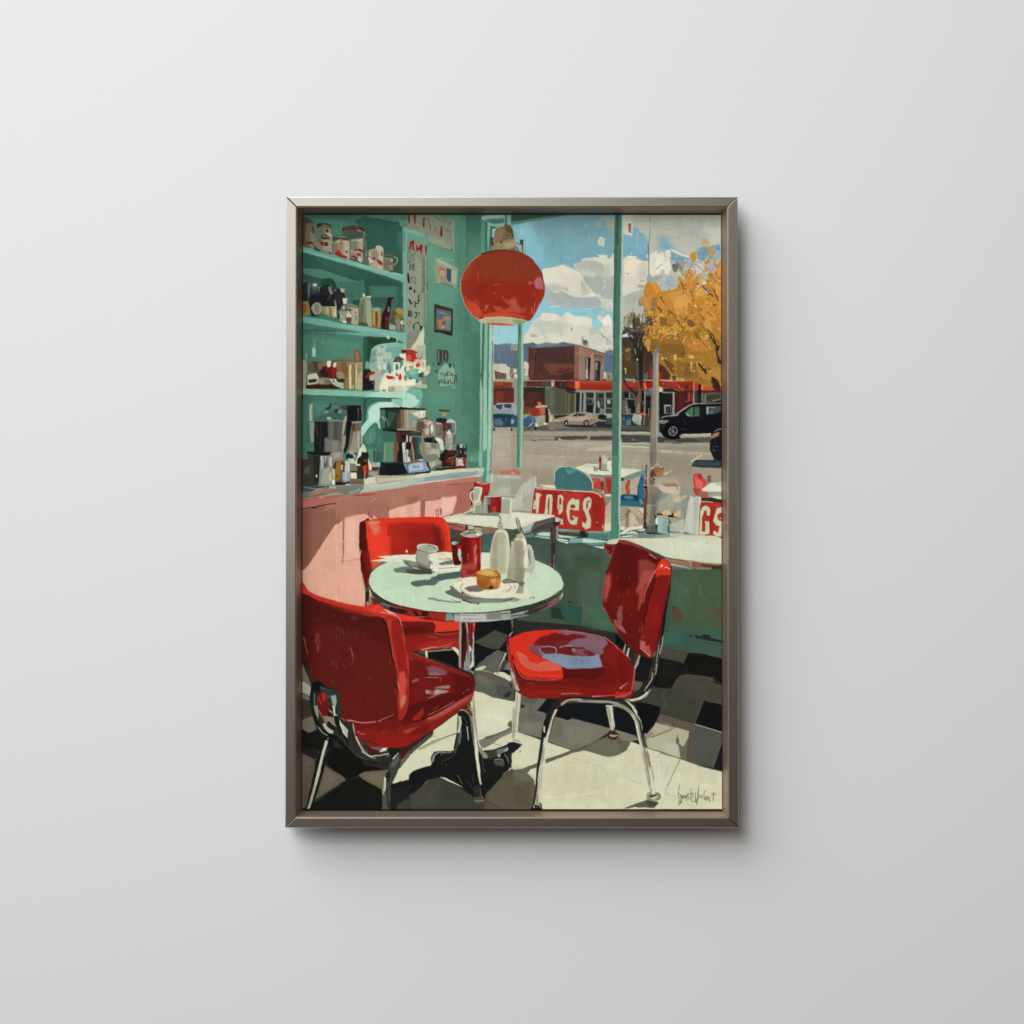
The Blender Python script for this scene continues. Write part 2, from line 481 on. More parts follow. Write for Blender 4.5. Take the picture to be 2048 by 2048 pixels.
s 27302d 7 95,800 120,800 100,850
s 27302d 8 130,870 110,910
p 1e2a25 160,950 190,910 180,960
p 151c1b 0,940 30,960 40,1100 15,1110 0,1040
s 6d3d32 12 20,1050 60,1020 130,1000
s 6d3d32 10 125,1000 125,1140
s 3d3f38 9 70,1020 50,1110
s 353a35 8 90,1050 95,1110
p 1f2a26 20,1190 50,1155 85,1200 70,1210 40,1220
e 1c2522 118,1240,14,32
s 4a5148 5 155,1220 155,1270
s 1b2422 9 210,1290 170,1330 190,1360
s 1b2422 10 200,1320 175,1360
p 171f1d 10,1360 60,1390 70,1440 50,1460 30,1400
s 171f1d 10 90,1410 90,1450
s 171f1d 14 125,1400 130,1490
s 171f1d 16 130,1430 195,1440
e 171f1d 185,1390,18,24
s 1b2422 6 110,1480 150,1510
p 131a19 20,1550 40,1550 35,1660 12,1640
p 131a19 48,1550 62,1550 60,1660 45,1660
s 131a19 12 80,1560 80,1660
s 131a19 14 115,1600 160,1580 130,1680
s 131a19 10 150,1600 155,1650
e 131a19 192,1600,9,22
s 4a5148 5 185,1640 190,1780
s 1f2926 9 0,1770 40,1820
s 1f2926 7 40,1720 50,1780
p 1f2926 90,1780 115,1770 120,1870 95,1850
s 1f2926 12 130,1780 170,1740 190,1780
p 1b2422 205,1780 250,1820 230,1870 205,1880
p b7b99e 270,1800 280,1950 180,1950 215,1890
s 24473b 14 320,1080 318,1160 330,1215
p 86947a 455,690 600,750 740,830 815,870 800,1190 750,1180 560,1130 440,1120
p 93a086 460,700 600,770 740,840 740,870 470,760
p 7c8c72 445,720 500,760 500,1110 440,1110
s 3f6e5a 8 450,1130 560,1130 750,1180
s 91b9a0 6 480,690 620,720 770,745
p a06f5d 510,820 610,880 615,1010 520,990 505,960
p 94604e 510,820 620,900 610,940
p b08a74 540,900 600,910 605,1000 530,980
p 8d8068 530,990 620,1020 630,1060 720,1100 700,1140 540,1090
p 34505f 640,870 712,900 700,1095 660,1080 630,1030
p 21303a 635,865 712,895 710,915 640,885
p 2c4a66 650,950 690,950 680,1060 650,1040
s 4b4b3e 11 540,1100 640,1130 740,1165
s 4a5a4a 9 450,1110 510,1135
p 96a189 720,900 790,900 780,1120 720,1090
p 2a2420 440,1440 740,1530 730,1950 435,1900
p 5f5a53 470,1490 715,1560 705,1890 455,1860
p 3a2f2a 470,1470 715,1540 715,1570 480,1510
p 4a6a8a 490,1570 680,1600 670,1635 480,1600
p 6b7d86 480,1560 600,1580 660,1620 560,1610
p 35618f 475,1640 560,1640 570,1680 475,1670
p 8a7a62 560,1650 700,1640 700,1700 600,1720
p 9a6f5c 490,1700 560,1690 620,1760 600,1850 520,1850
p 6d3d33 560,1740 610,1740 600,1800 570,1800
p 5f7a72 640,1690 700,1700 690,1860 610,1860
p a89a7d 580,1780 600,1800 580,1850 560,1840
p 241d1a 435,1855 720,1915 720,1960 435,1900
T 1024 428 8.018
g 6d9299 8cc0c8 800,100 800,1750 -20,-10 1720,-10 1720,1950 -20,1950
p 6b8f94/20 600,0 1700,0 1700,200 600,220
p 74a0ac/25 700,500 1650,550 1500,800 600,820
p 85b3ba/14 20,150 300,100 500,800 200,700
p 7fb3bd/20 180,350 500,400 520,900 300,700
p 3d5e4f -10,-10 940,-10 400,90 -10,165
p 334c40 -10,10 700,0 300,70 -10,110
p 567a63 -10,120 500,40 940,5 400,90 -10,165
p 9c9c89/8 1490,50 1580,40 1660,80 1660,290 1570,250
p a6aa9a/5 1360,110 1430,130 1420,215 1380,170
p c0c3b0 1390,420 1425,355 1500,385 1495,515 1410,510
p b4b8a5 1430,390 1470,390 1470,510 1420,500
e a9c7cc 1195,170,20,9
e a0c4cb 1180,435,9,9
e a5c3c8 1455,75,16,8
c c3c4b4 1005,800 1150,760 1150,710 1290,690 1420,700 1400,650 1540,650 1550,700 1590,720 1610,670 1665,700 1660,1540 1430,1500 1350,1400 1100,1350 1060,1100 1040,900
c cccab7 1140,720 1290,690 1420,700 1450,780 1300,740 1160,770
p d0cdba 1400,650 1540,655 1530,820 1500,830 1440,740
p cfccb8 1550,740 1600,680 1660,720 1660,900 1640,980 1580,880
c aeb1a6 1030,800 1160,750 1300,740 1460,800 1480,960 1380,1000 1290,1010 1150,1000 1060,900
p bfc0b0/6 1050,870 1350,920 1350,970 1290,1005 1100,960
s cac9b8 24 1130,930 1250,960 1340,950
s c6c5b4 14 1300,930 1350,970 1300,1000
c a2a9a0 1160,1010 1300,1020 1430,990 1480,1050 1500,1180 1420,1280 1290,1250 1200,1130
p a9aea4 1480,1000 1650,990 1650,1380 1480,1360 1420,1290
p b9baab/8 1470,830 1570,850 1590,990 1480,1010
p c4c4b3 1430,1350 1650,1370 1640,1530 1480,1500 1420,1440
s bfc0b1 40 1500,1070 1500,1090
s c6c6b5 20 1480,1200 1520,1130
c d4d1be 500,890 640,860 760,830 840,808 930,860 1060,920 1150,1000 1130,1030 1250,1180 1330,1260 1340,1330 1100,1350 960,1310 860,1260 790,1230 720,1270 640,1220 540,1120 510,1000
c cfccb8/6 700,880 860,850 1000,920 1100,1040 1110,1300 1000,1320 880,1150 800,1000
p ddd5bd/8 820,830 900,860 1000,980 960,1050 860,930
p bbbdad 1110,1040 1180,1100 1290,1260 1140,1310 1110,1180
p aab0a4 1110,1060 1190,1180 1220,1270 1160,1200
c b9bbad/5 640,1130 780,1140 900,1220 880,1260 790,1230 720,1260 650,1190
c a9ada2 845,1165 880,1160 905,1230 890,1240
c a3aaa5 550,1230 720,1270 790,1235 900,1290 1060,1345 1330,1330 1420,1380 1420,1480 1200,1520 950,1525 760,1490 580,1450 560,1330
p 9ca5a3/12 900,1330 1100,1370 1400,1380 1380,1460 1000,1450
c aeb2a9/6 540,1130 640,1150 700,1220 560,1240
s d8d3bf 22>8 1190,1320 1330,1300 1420,1280
s e0c69c 10 1340,1300 1410,1285
s ddd7c3 26>14 620,1500 700,1480 790,1475
s d3d0be 18>8 1170,1530 1270,1520 1400,1490
s b7bbb0 12>4 700,1500 960,1530 1150,1525
p 86bdc8/14 540,1500 1150,1540 1400,1530 1380,1620 900,1600 520,1590
p 83b4c0/10 1380,1520 1640,1560 1600,1640 1390,1600
c cbcab9 380,1700 470,1660 500,1590 700,1600 800,1650 900,1580 1020,1640 1200,1650 1300,1700 1310,1830 1640,1870 1640,2100 300,2100 200,2000
p bdbfb0/6 320,1740 560,1680 800,1720 900,1820 850,1950 440,1950 400,1840
p b3b8ab 1260,1830 1400,1830 1440,1950 1260,1950
c d7d2bf 470,1640 510,1595 690,1610 780,1690 640,1720 480,1700
c d8d3c0 860,1610 890,1580 1000,1640 1200,1660 1290,1720 1280,1800 1100,1790 900,1740
c d0cdbb 1370,1640 1420,1630 1480,1660 1560,1610 1610,1680 1630,1780 1600,1900 1480,1900 1440,1760
c dedbcb 1470,1690 1540,1620 1600,1680 1590,1770 1500,1780
c b9bcb0/4 1410,1600 1450,1540 1500,1570 1500,1620
s 8d938a 8 1430,1730 1480,1830 1540,1900
s 52564c 7 1000,1735 980,1800
c 474b41 960,1830 975,1825 972,1870 962,1870
s 6f746a 6 1440,1890 1460,1940
T 1234 428 8.018
p b4b7a8 80,-10 1720,-10 1720,1950 80,1950
p 9c9e8c/24 250,-10 1720,-10 1720,120 250,140
p b0b2a2/20 560,100 1000,100 1000,500 560,520
p a9ab9c/14 940,80 1200,80 1280,300 1250,500 980,480
p bdbcab/18 950,350 1250,420 1250,560 1000,540
p bcbeb0/10 1400,200 1700,230 1700,460 1550,450 1420,330
p 96abb0/16 1270,280 1420,300 1350,420 1270,450
p 74a0b0 115,320 260,350 290,200 360,240 380,290 440,310 500,420 520,470 520,740 440,760 330,720 180,700 115,720
p 7aa6b4/10 130,350 480,380 480,600 130,600
p 6c9db2/6 280,200 360,250 350,330 280,300
p 87aab0/10 440,330 520,420 500,600 440,540
s c9cab9 10>5 338,270 342,440
s c0c3b5 6 345,470 350,540
p 7ba3ae/8 690,410 760,330 830,380 870,500 960,500 920,590 1200,690 1220,780 900,730 860,640 760,590 700,540
p 80a9b4/12 690,420 850,400 860,520 700,520
c 6f98ab 880,620 940,630 1030,670 1160,700 1210,760 1050,740 890,730
p 77a4b8 1300,560 1500,500 1680,470 1690,700 1600,760 1520,720 1300,700
p 5a93ba 1600,490 1660,480 1690,540 1680,620 1620,580
p 6a9dc0 1400,620 1500,650 1520,720 1420,710
p c7beab 140,110 260,110 270,180 255,350 190,320 130,290
p a07a6c 190,140 250,135 245,330 210,290
p 7d5950 200,150 225,145 220,280 205,270
s 6b4f48 7 240,140 225,300
p d2cbb6 115,290 190,320 255,350 250,300 200,290
c d2cdb9 120,740 190,670 310,690 340,720 440,750 530,770 530,1000 480,1130 400,1200 130,1320 120,1000
c ddd5bd/6 150,760 300,720 420,800 380,1000 180,980
p c3c3b3/6 380,780 510,820 500,1020 420,1100 340,1050
p cbc9b7/4 130,1030 300,1040 400,1150 380,1220 130,1310
p a7aca3 120,1330 280,1250 440,1200 470,1200 440,1340 380,1440 120,1460
p aeb2a6/10 120,1450 420,1440 500,1480 420,1620 120,1640
s e0dac6 16 180,670 330,685
s e0dac6 12 250,625 240,640
e ddd9c8 243,632,9,12
s 575b50 7 175,958 210,962
c d6d2bf 560,640 620,610 650,580 690,640 760,600 780,680 860,720 900,800 890,880 830,920 760,880 700,960 640,980 560,1000 540,860
c dfdbca 650,700 730,650 840,760 860,880 760,880 650,910
c d3d1c0 790,600 870,570 880,700 820,700
c d8d5c4 490,660 515,640 515,710 495,700
c c9ccbe 920,570 1000,600 1100,650 1180,650 1190,700 1050,660 900,600
s d9d5c5 16 880,560 1000,610 1150,690
c d9d6c6 640,910 700,880 700,940 650,970
c d8d4c2 810,870 850,900 840,980 780,960
c a9afa9 620,1000 760,960 900,1000 1000,1080 980,1140 860,1200 720,1200 680,1100
c 96a7a8/4 800,1050 960,1080 950,1150 820,1150
p a0a28f 560,1030 680,990 700,1090 600,1090
c 8ca3a8 500,1000 530,960 590,1030 570,1090 500,1080
s b3b5a6 14 560,980 620,1060
s 5d5f54 8 640,880 680,855 710,810
p 6f706b 900,800 1000,780 1010,860 980,930 930,930 900,870
p 8d9491 940,760 1100,750 1100,920 1010,920 1010,820
s 3f413c 14 920,810 1000,860
s 4e4f47 10 975,775 1005,830
p 9a8e90 880,755 925,755 920,775 880,780
s b8837d 9 885,690 960,685
p 97a7ab 1130,720 1280,740 1270,860 1130,860
s 4a5b66 12 525,470 520,620 528,760
s 6b7069 11 550,0 552,200 540,450
s 5f655e 10 530,760 525,960
p 5c7078 512,460 535,460 535,640 512,640
T 1234 428 8.018
p bb8130 500,1100 560,1085 660,1110 720,1250 780,1230 850,1240 980,1180 1040,1050 1100,1040 1130,930 1230,960 1320,1110 1430,1150 1500,1010 1560,960 1650,950 1720,900 1720,1300 1720,3200 1300,3200 700,2900 480,2500 420,2200 480,1800 440,1500 440,1250
p b58a45/5 1450,530 1580,510 1590,640 1560,760 1490,640
p c29a62/5 1370,400 1480,370 1500,490 1420,500
c b98a44 1200,640 1290,600 1300,700 1260,780 1200,700
s c8a06a 18>8 1270,570 1330,490 1380,480
c 6a94ac 1320,560 1440,520 1490,640 1520,700 1430,740 1330,720
c c07b35 1430,730 1520,740 1520,790 1430,800
p b0b1ab 1280,760 1380,740 1420,880 1440,960 1460,1060 1340,1060 1310,900
p a8a9b0 1480,780 1560,760 1640,860 1640,930 1540,980 1470,900
p c4c3ba 1330,780 1400,820 1430,960 1380,960 1320,880
s dcdacb 12>5 1280,780 1310,900 1300,1000
s 6a685f 8 1330,830 1400,910 1450,990
s 4c4238 12>5 1590,760 1620,830 1640,900
s 4c4238 8 1640,800 1620,860
c c07f35 1120,930 1180,880 1240,920 1240,1020 1170,1020
p c98a3e 1090,1040 1230,980 1260,1140 1130,1150
p b5813c 1230,1000 1340,990 1330,1120 1250,1130
p b8893f 1500,960 1650,930 1650,1150 1500,1150
p cf9440 1640,760 1720,700 1720,1000 1640,1000
s 3a2c20 14 1500,990 1510,1020
p cfcbb9 1290,1170 1380,1110 1450,1080 1460,1120 1390,1130 1290,1220
s e8e4d6 12>5 1285,1215 1350,1140 1440,1095
s b4b8b0 14 1230,950 1290,1020
s d9d5c4 9>4 1220,880 1290,960
s c9b07a 10>4 950,960 1060,1020
s d8c294 12>5 980,920 1060,1010 1080,1080
c b3894a 1000,1000 1060,1020 1060,1090 1000,1080
s 6d5a40 7 1070,970 1130,900
c 9fa59c 1420,1220 1480,1190 1500,1260 1440,1270
c d7dcd4 480,1230 520,1240 540,1190 555,1240 600,1270 500,1290
p bd7f35 440,1250 480,1240 560,1330 600,1320 560,1490 440,1480
p cc8f42 560,1110 660,1120 780,1300 700,1330 620,1220
p b97f38 700,1260 840,1230 860,1340 760,1360
p c4893a 800,1270 1040,1220 1040,1330 900,1400
p d09a48 940,1330 1200,1250 1240,1330 1160,1440 1000,1420
p c98f3e 880,1420 1160,1450 1160,1560 1060,1620 920,1560
p b0772f 1160,1470 1340,1440 1330,1560 1170,1580
p c28434 1330,1500 1500,1450 1540,1600 1340,1600
p c48b42 1380,1290 1560,1330 1530,1420 1420,1400
p d2a257 1240,1250 1400,1180 1420,1290 1300,1320
p b47a34 1480,1560 1640,1560 1700,1780 1620,1880
p ca934a 1560,1140 1700,1160 1660,1430 1600,1350
p 7e6440 360,1400 440,1320 450,1470 370,1480
p 8c7650 440,1480 480,1490 530,1600 450,1640
p a99b7a 350,1130 480,1140 490,1180 360,1180
s a0824a 14>6 390,1080 470,1070
p 6f5a34 530,1500 640,1510 620,1640 560,1640
p 7a5f33 650,1480 720,1490 790,1620 700,1600
c b47b2f 530,1570 600,1580 640,1660 560,1680
p 5d4b33 460,1640 660,1660 640,1800 480,1800
p 4d4231 480,1700 650,1690 600,1820 500,1850
p 8d6a2f 760,1680 890,1690 910,1820 780,1810
c c68f3f 920,1760 990,1750 1010,1830 950,1870
s cf9f58 14>6 630,1520 690,1560 700,1600
s d2a35a 14>6 440,1600 510,1580
p c99648 660,1600 760,1600 740,1700 650,1690
p 80622e 1060,1640 1170,1650 1150,1790 1050,1750
c 77592a 1140,1740 1200,1710 1280,1780 1220,1830 1150,1800
s d0a057 10 1140,1770 1210,1690 1290,1790 1210,1840
p bf8d45 1340,1800 1470,1790 1460,1860 1350,1860
p 7b5d2d 1480,1800 1590,1830 1580,1930 1480,1880
p c7984f 1280,1640 1340,1640 1330,1680 1280,1680
p 5a4b33/5 370,1750 470,1740 480,1900 380,1940
L 41 90 30 c07b35 c98a3e b98a44 d0a868 b7bab3 8ea6b4 c9c6b6 d9d5c6 9aa0a0 | 1180,640 1420,430 1700,520 1700,1150 1250,1130 1080,960
L 42 40 40 c98a3e c07b35 b5813c | 1120,900 1300,1000 1690,700 1700,1150 1000,1180
L 43 26 24 d8d6c8 a9b4b4 c9a468 b98a44 | 640,760 1000,620 1150,760 1060,1000 760,1060
s 6a5a44 5 1100,1080 1180,900 1240,760
s 6a5a44 5 1330,1060 1420,900 1500,700
s 5a4a38 6 1600,1100 1640,900 1690,760
s 6a5a44 5 1480,1150 1500,1000 1590,820
L 11 170 60 c58a3a d09a48 b27a30 a87434 bd8b45 99702f | 500,1250 980,1200 1240,900 1700,700 1700,1930 700,1930 450,1500
L 12 120 34 d6a75c cf9a4a c08232 8f6a2f 80602c | 620,1350 1100,1100 1690,1000 1690,1940 650,1940
s 2d2219 18>9 715,1330 745,1370 780,1435
s 2a2019 16>8 840,1550 860,1585
s 2a2019 15>7 885,1570 950,1660
s 4a3b25 10 900,1640 1000,1740 1095,1855
s 2a2019 20>10 1345,1605 1410,1680
s 4a3b25 8 1400,1680 1500,1790
s 2a2019 14 1160,1440 1195,1450
s 2a2019 18>8 1580,1440 1600,1490
s 33271c 12>7 1395,1140 1440,1210 1500,1250
s 33271c 16 1490,1310 1510,1280 1545,1290 1565,1330
s 33271c 14>8 1590,1220 1605,1290 1640,1340 1645,1420
s 4b3a28 14>6 1130,1190 1160,1260
s 3a2a20 18>8 1195,1250 1215,1320
s 4b3a28 7 1215,1320 1260,1420
s 5b4828 10>5 1450,1350 1530,1400
s 4b3a26 8 1455,1610 1470,1580 1530,1625
s 3a2c20 10 1690,1740 1640,1790 1640,1850 1610,1930
s 3a2c20 12>5 670,1735 730,1765
e d8d4bf 600,1500,24,14
e dcd8c4 1285,1480,12,16
s dcd8c4 7 1265,1450 1310,1510
c 9b9b87 170,1620 230,1600 250,1720 230,1790 140,1790 100,1740
c 7a5a34 235,1600 300,1590 330,1700 280,1760
p 7d7c6a 200,1640 260,1660 250,1800 160,1800
p 4a4234 255,1700 380,1660 400,1950 270,1950
p 45484a 110,1830 260,1800 280,1950 100,1950
p d6d2c0 105,1800 125,1780 130,1850 110,1850
p cbc7b2 225,1800 260,1800 265,1830 225,1830
s c8c5b4 18>6 380,1530 375,1640
s 8e8b7b 12 265,1520 270,1600
s 4e4638 8 330,1640 380,1700
s 4e4638 7 350,1640 400,1800
s 9d9a86 9 120,1650 110,1770
s 87826e 8 395,1520 380,1640
p 5f5238 400,1860 420,1740 480,1760 460,1950
L 13 60 34 5a4b35 463d2d 7d6239 8d8a77 | 130,1640 400,1600 640,1680 600,1930 120,1930
L 14 36 44 b98236 c99448 a8752f | 380,1760 700,1740 1000,1800 980,1940 420,1940
T 604 667 8.018
p 3f6a58 -10,60 500,40 980,80 980,900 -10,900
p 4a7a67/10 250,60 960,100 960,420 250,420
p 447260/8 0,40 350,40 300,420 0,420
p 67998a 480,-10 1720,-10 1720,60 1400,60 1200,70
p 4c7a68 -10,-10 520,-10 1000,70 960,80 500,10
p 75a796 1090,-10 1720,-10 1720,170 1640,160 1500,90 1380,60
p 24422f 980,75 1050,50 1400,80 1500,80 1510,140 1400,170 1200,200 1110,240 1080,500 1080,640 970,700 985,200
p 2f5242 985,90 1050,90 1030,640 975,700
p 1e3a2d 1060,110 1300,110 1250,190 1120,210
p 1f3a2f 1330,80 1400,55 1500,90 1500,150 1400,110
c a9c9b2 1350,60 1400,55 1400,90 1360,90
s c6d8bf 16>8 1515,90 1530,110 1510,150
c 7ca894 1110,330 1130,260 1200,200 1400,165 1480,150 1600,170 1720,180 1720,900 1060,900 1070,620 1085,420
s b4cfb8 9 1105,360 1125,270 1200,200 1450,155
p a3b79f 1180,230 1340,190 1340,310 1430,300 1430,420 1300,420 1180,380
p 93a58f 1640,160 1720,160 1720,260 1640,240
p 6b9a8f 1330,240 1600,220 1590,330 1560,390 1440,400 1430,310 1330,300
p 5f9189 1100,300 1190,260 1200,440 1090,500
p 8fa694 1180,320 1300,310 1290,420 1180,400
p a28a7b 1130,370 1190,360 1180,400 1130,410
c b08f82 1220,350 1260,330 1285,370 1230,380
c a9bda2 1200,390 1290,380 1300,490 1210,500
s 3e5a4d 6 1270,210 1270,245
s 3e5a4d 6 1290,210 1285,245
s 3e5a4d 6 1308,208 1298,245
p c9d0b4 1460,420 1560,400 1580,340 1720,360 1720,950 1250,950 1280,740 1320,650 1440,640
p d6d8bb 1340,660 1500,500 1640,540 1720,700 1720,850 1300,870 1290,740
p ded9bc 1290,740 1370,720 1400,790 1720,800 1720,850 1400,850 1390,900 1270,930 1240,900
p 8ba594 1340,440 1460,420 1460,620 1360,620
c 4f777a 1360,540 1390,475 1420,540 1425,640 1390,650
p a3b199 1290,420 1350,420 1350,600 1290,560
s 5a4a40 14>8 1310,420 1320,470
c bec9b0 1290,520 1330,490 1350,570 1310,590
c 4b3f34 1460,450 1520,380 1640,400 1620,440 1560,470 1500,470
c 4a5d43 1500,430 1560,420 1560,460 1510,470
p c8342c 1660,300 1720,280 1720,430 1670,430
p 5d1f1c 1590,270 1720,270 1720,330 1660,320 1590,330
p d4d6bf 1560,335 1660,335 1660,420 1640,420 1560,380
c 3e7060 1495,540 1510,495 1540,520 1540,590 1500,590
c 4c7f6d 1560,570 1580,430 1620,480 1580,560
c 598a7a 1640,560 1720,520 1720,700 1650,640
c 3d7a5d 1645,690 1720,690 1720,770 1650,765
c 3d6b6a 1500,650 1540,670 1530,700 1505,690
c b3291c 1350,690 1450,700 1470,735 1380,745
c b3291c 1540,720 1575,650 1600,720 1570,765
s b3291c 8 1460,760 1500,720
p 9a9c8c 1090,590 1150,540 1220,515 1270,560 1270,640 1250,900 1160,930 1160,650
p a3a390 1160,640 1260,600 1250,900 1170,930
p 83968a 1270,590 1340,590 1320,640 1280,700
c bfc1ae 1200,520 1260,520 1280,580 1240,600
s d6d8c4 10 1265,680 1270,740 1240,900
p 8c4a31 1285,915 1340,915 1340,940 1285,940
c c3c1a6 1400,860 1600,855 1620,900 1600,955 1410,940
c 9e9880 1420,870 1480,870 1480,940 1420,930
s 38332a 10 1395,865 1405,940 1580,955
c b9ab8b 400,460 440,450 460,500 450,540 400,530
p 5a4332 100,500 180,450 420,470 540,430 820,440 820,560 680,740 540,740 200,640 80,600
p 7b5a3c 540,450 700,440 700,640 560,640
p 6e6250 680,430 820,420 830,500 700,490
p 63725a 690,350 830,330 820,420 690,420
p 5b4a33 80,540 170,490 180,580 90,590
p 3c3b30 180,470 240,480 260,600 200,610
c 6e5a47 260,480 380,470 400,530 330,600 260,580
p 2e1a18 270,620 340,540 530,540 540,740 400,720 280,700
p 5b191a 350,540 530,550 530,740 430,730 400,640
p 7a2021 460,550 530,560 525,740 480,730
c c8c6ae 395,460 450,450 460,500 440,545 400,540
c cbc9b2 495,490 540,475 550,520 530,550 500,550
s 18110f 9 460,500 500,500
c 7f5c44 540,510 600,500 620,600 570,620
p 8f7c60 540,640 590,615 680,640 690,740 570,740
p 6b5637 620,480 700,470 700,640 650,660
p 8a6a40 690,500 750,500 740,900 690,910
p 6a4e2c 690,530 720,530 720,700 690,760
p b0976a 750,510 830,505 830,900 760,910
p cfc19a 750,520 780,510 780,900 750,900
p 8d683c 785,510 830,510 835,800 790,880
p a08c64 850,480 960,465 960,930 850,910
p 8b7a57 870,510 940,500 930,620 890,680
p b7ab85 850,490 875,480 880,900 850,900
p ae9f7c 890,690 960,640 960,920 890,920
s c0876a 14>6 940,620 910,700
s 8d7a58 8 880,700 950,730
p 6b4e36 830,265 910,265 940,400 950,465 850,460 830,420
p 8a6b4a 845,300 895,300 920,420 900,460 860,440
c 9a4630 850,270 890,270 890,300 850,300
p 8c8364 720,480 820,470 840,500 720,500
p 8f8b72 -10,430 60,420 70,560 60,640 50,900 -10,950
s b4bba0 16>6 65,340 55,390 65,420
p a2b79b 150,240 210,250 200,370 215,385 150,380
s b4c9ad 8 185,110 180,370
s 86b09a 6 210,120 200,360
s 7aa58f 8 320,110 320,200
s 7aa58f 6 580,150 580,240
p 2a2018 60,840 480,830 640,900 55,895
p 9e9a86 90,660 230,640 240,740 100,740
p bdb9a4 80,680 240,640 260,720 240,810 80,830
p 332d25 90,750 220,740 230,790 100,810
s d0cdb8 9 80,825 230,800 260,740
c 3b3129 230,640 290,620 300,700 270,720
p 8c8370 250,740 430,720 440,820 350,830 240,810
p 6d5f50 350,750 440,740 440,820 360,825
p b9bca6 430,740 540,745 560,790 660,800 670,870 640,900 500,840
p a2a38c 500,800 660,800 670,880 620,890 500,840
p 2c2823 550,745 650,730 690,760 660,800 560,790
e 2f2a22 500,775,16,18
p 3d1512 60,850 250,830 480,870 500,895 60,890
s 5c1d18 8 240,820 340,850 440,860
p 1b1f22 970,600 1090,590 1160,770 1155,925 965,930
p 20181a 980,700 1060,690 1100,770 1155,775 1150,925 980,925
c 7a2a20 1060,640 1110,620 1170,635 1130,670 1060,720 1010,710
p a3a191 1080,680 1150,660 1150,770 1070,765
s b6b1a2 8 1130,790 1130,820
s 8f8f84 8 1090,920 1150,920
c 6a9a83 1010,500 1040,450 1070,480 1080,560 1020,570
p 6f9d89 -10,900 1250,945 1720,960 1720,1090 1500,1040 600,1020 -10,990
p 7fae99 -10,905 1000,940 1000,1020 600,1015 -10,985
p a4ccb4 1100,960 1260,945 1720,950 1720,1100 1600,1050 1000,1030
p 8fbfa8/5 1000,950 1150,960 1080,1030 1000,1025
p a9d1ba 1620,920 1720,900 1720,1200 1620,1200
s 4d5d50 8 730,985 725,1005
p 37604f -10,995 600,1025 1500,1045 1620,1060 1600,1110 1040,1110 -10,1100
p 406b59 -10,1080 980,1090 980,1800 -10,1940
p 4a7a67/12 150,1080 500,1100 400,1250 200,1330
p 2c5041 975,1060 1040,1060 1020,1400 970,1450
p 3a6553 1040,1060 1440,1060 1430,1110 1200,1110 1070,1180 1030,1240
s 507e6b 10 20,1040 600,1060 960,1060
c a5cdb8 1720,1040 1720,1210 1400,1215 1250,1225 1240,1400 1260,1545 1230,1540 1210,1470 1160,1450 1080,1520 1000,1620 950,1680 940,1540 1000,1460 1060,1370 1050,1300 1090,1200 1200,1130 1280,1110 1440,1110 1600,1060
p b3d8c4 1100,1230 1250,1120 1440,1115 1440,1180 1260,1220 1240,1400 1100,1440 1060,1370
s 81b39d 10 1040,1290 1080,1190 1200,1120 1290,1105
p 86b5a0 1430,1060 1620,1060 1610,1140 1590,1190 1430,1110
p 5c907d 1020,1310 1060,1300 1060,1380 1020,1400
p 406b5b 960,1700 1050,1560 1160,1460 1230,1540 1480,1590 1510,1700 1490,1780 1320,1780 1310,1890 1060,1890 1000,1830
p 4d7c6a 980,1690 1080,1560 1160,1500 1180,1640 1150,1790 1020,1790
p 37604f 1260,1560 1480,1600 1500,1760 1300,1740
s 7fa594 12>5 1095,1640 1095,1790
s 6f9a87 10>4 1250,1690 1220,1800
p 9cc2ac 940,1560 960,1650 960,1780 940,1800
s 5b8b78 8 1060,1880 1330,1885
p 56847a 1050,1890 1330,1890 1330,1950 1050,1950
p 9c9b84 110,1170 165,1110 160,1430 110,1420
p 3c5c50 100,1440 190,1460 190,1930 40,1940 60,1700
s 6c8f80 8 120,1480 110,1700
p 2c3a36 350,1210 420,1190 430,1120 460,1150 540,1130 570,1200 720,1180 730,1330 560,1340 400,1250
c 45675b 420,1240 500,1150 560,1170 600,1200 720,1260 720,1330 560,1400 200,1400 250,1330
p 7d9c8a 330,1300 420,1240 400,1290
p 3b5b50 200,1380 420,1290 720,1290 720,1420 200,1420
c 23302c 500,1230 570,1235 570,1290 510,1280
e 7c9384 600,1275,34,24
e 93a794 430,1380,40,24
c 54756a 460,1170 530,1150 560,1190 540,1220 480,1220
p 1b1a1c 560,1165 945,1165 960,1420 720,1420 720,1180
p 151416 740,1190 900,1180 900,1410 740,1410
s 7c7974 12>5 890,1210 900,1290 890,1400
s 8b8a80 8 950,1200 960,1410
s 3d4a44 8 600,1190 720,1190
p 3f403c 200,1430 700,1420 690,1720 640,1930 190,1930 200,1700
p 1e1e1f 190,1430 410,1430 410,1680 340,1680 330,1930 190,1920
p 55554f 410,1420 630,1430 630,1920 350,1930 350,1690 410,1690
p 646259/6 480,1450 620,1460 600,1900 450,1900
p 6e6b60 370,1700 600,1740 600,1920 360,1920
s 6f6f66 12>6 225,1560 240,1650
s a0a092 11 420,1420 560,1410 650,1420
s 8c8778 24 690,1360 680,1450 655,1560 655,1640
p 7e7866 630,1640 700,1640 690,1760 650,1900 640,1780
s 40362c 8 630,1645 700,1645
s 191817 12 350,1690 350,1650 400,1680
p 15161a 700,1430 780,1440 760,1660 700,1900 660,1900 700,1640
p 6f6654 790,1450 940,1440 940,1800 900,1920 740,1900 760,1640
p 5b4437 800,1460 860,1450 850,1620 790,1620
p 8b9082 900,1580 930,1580 920,1900 860,1900
p 645e4d 860,1460 940,1450 940,1580 860,1600
s aaa792 10 790,1450 960,1435
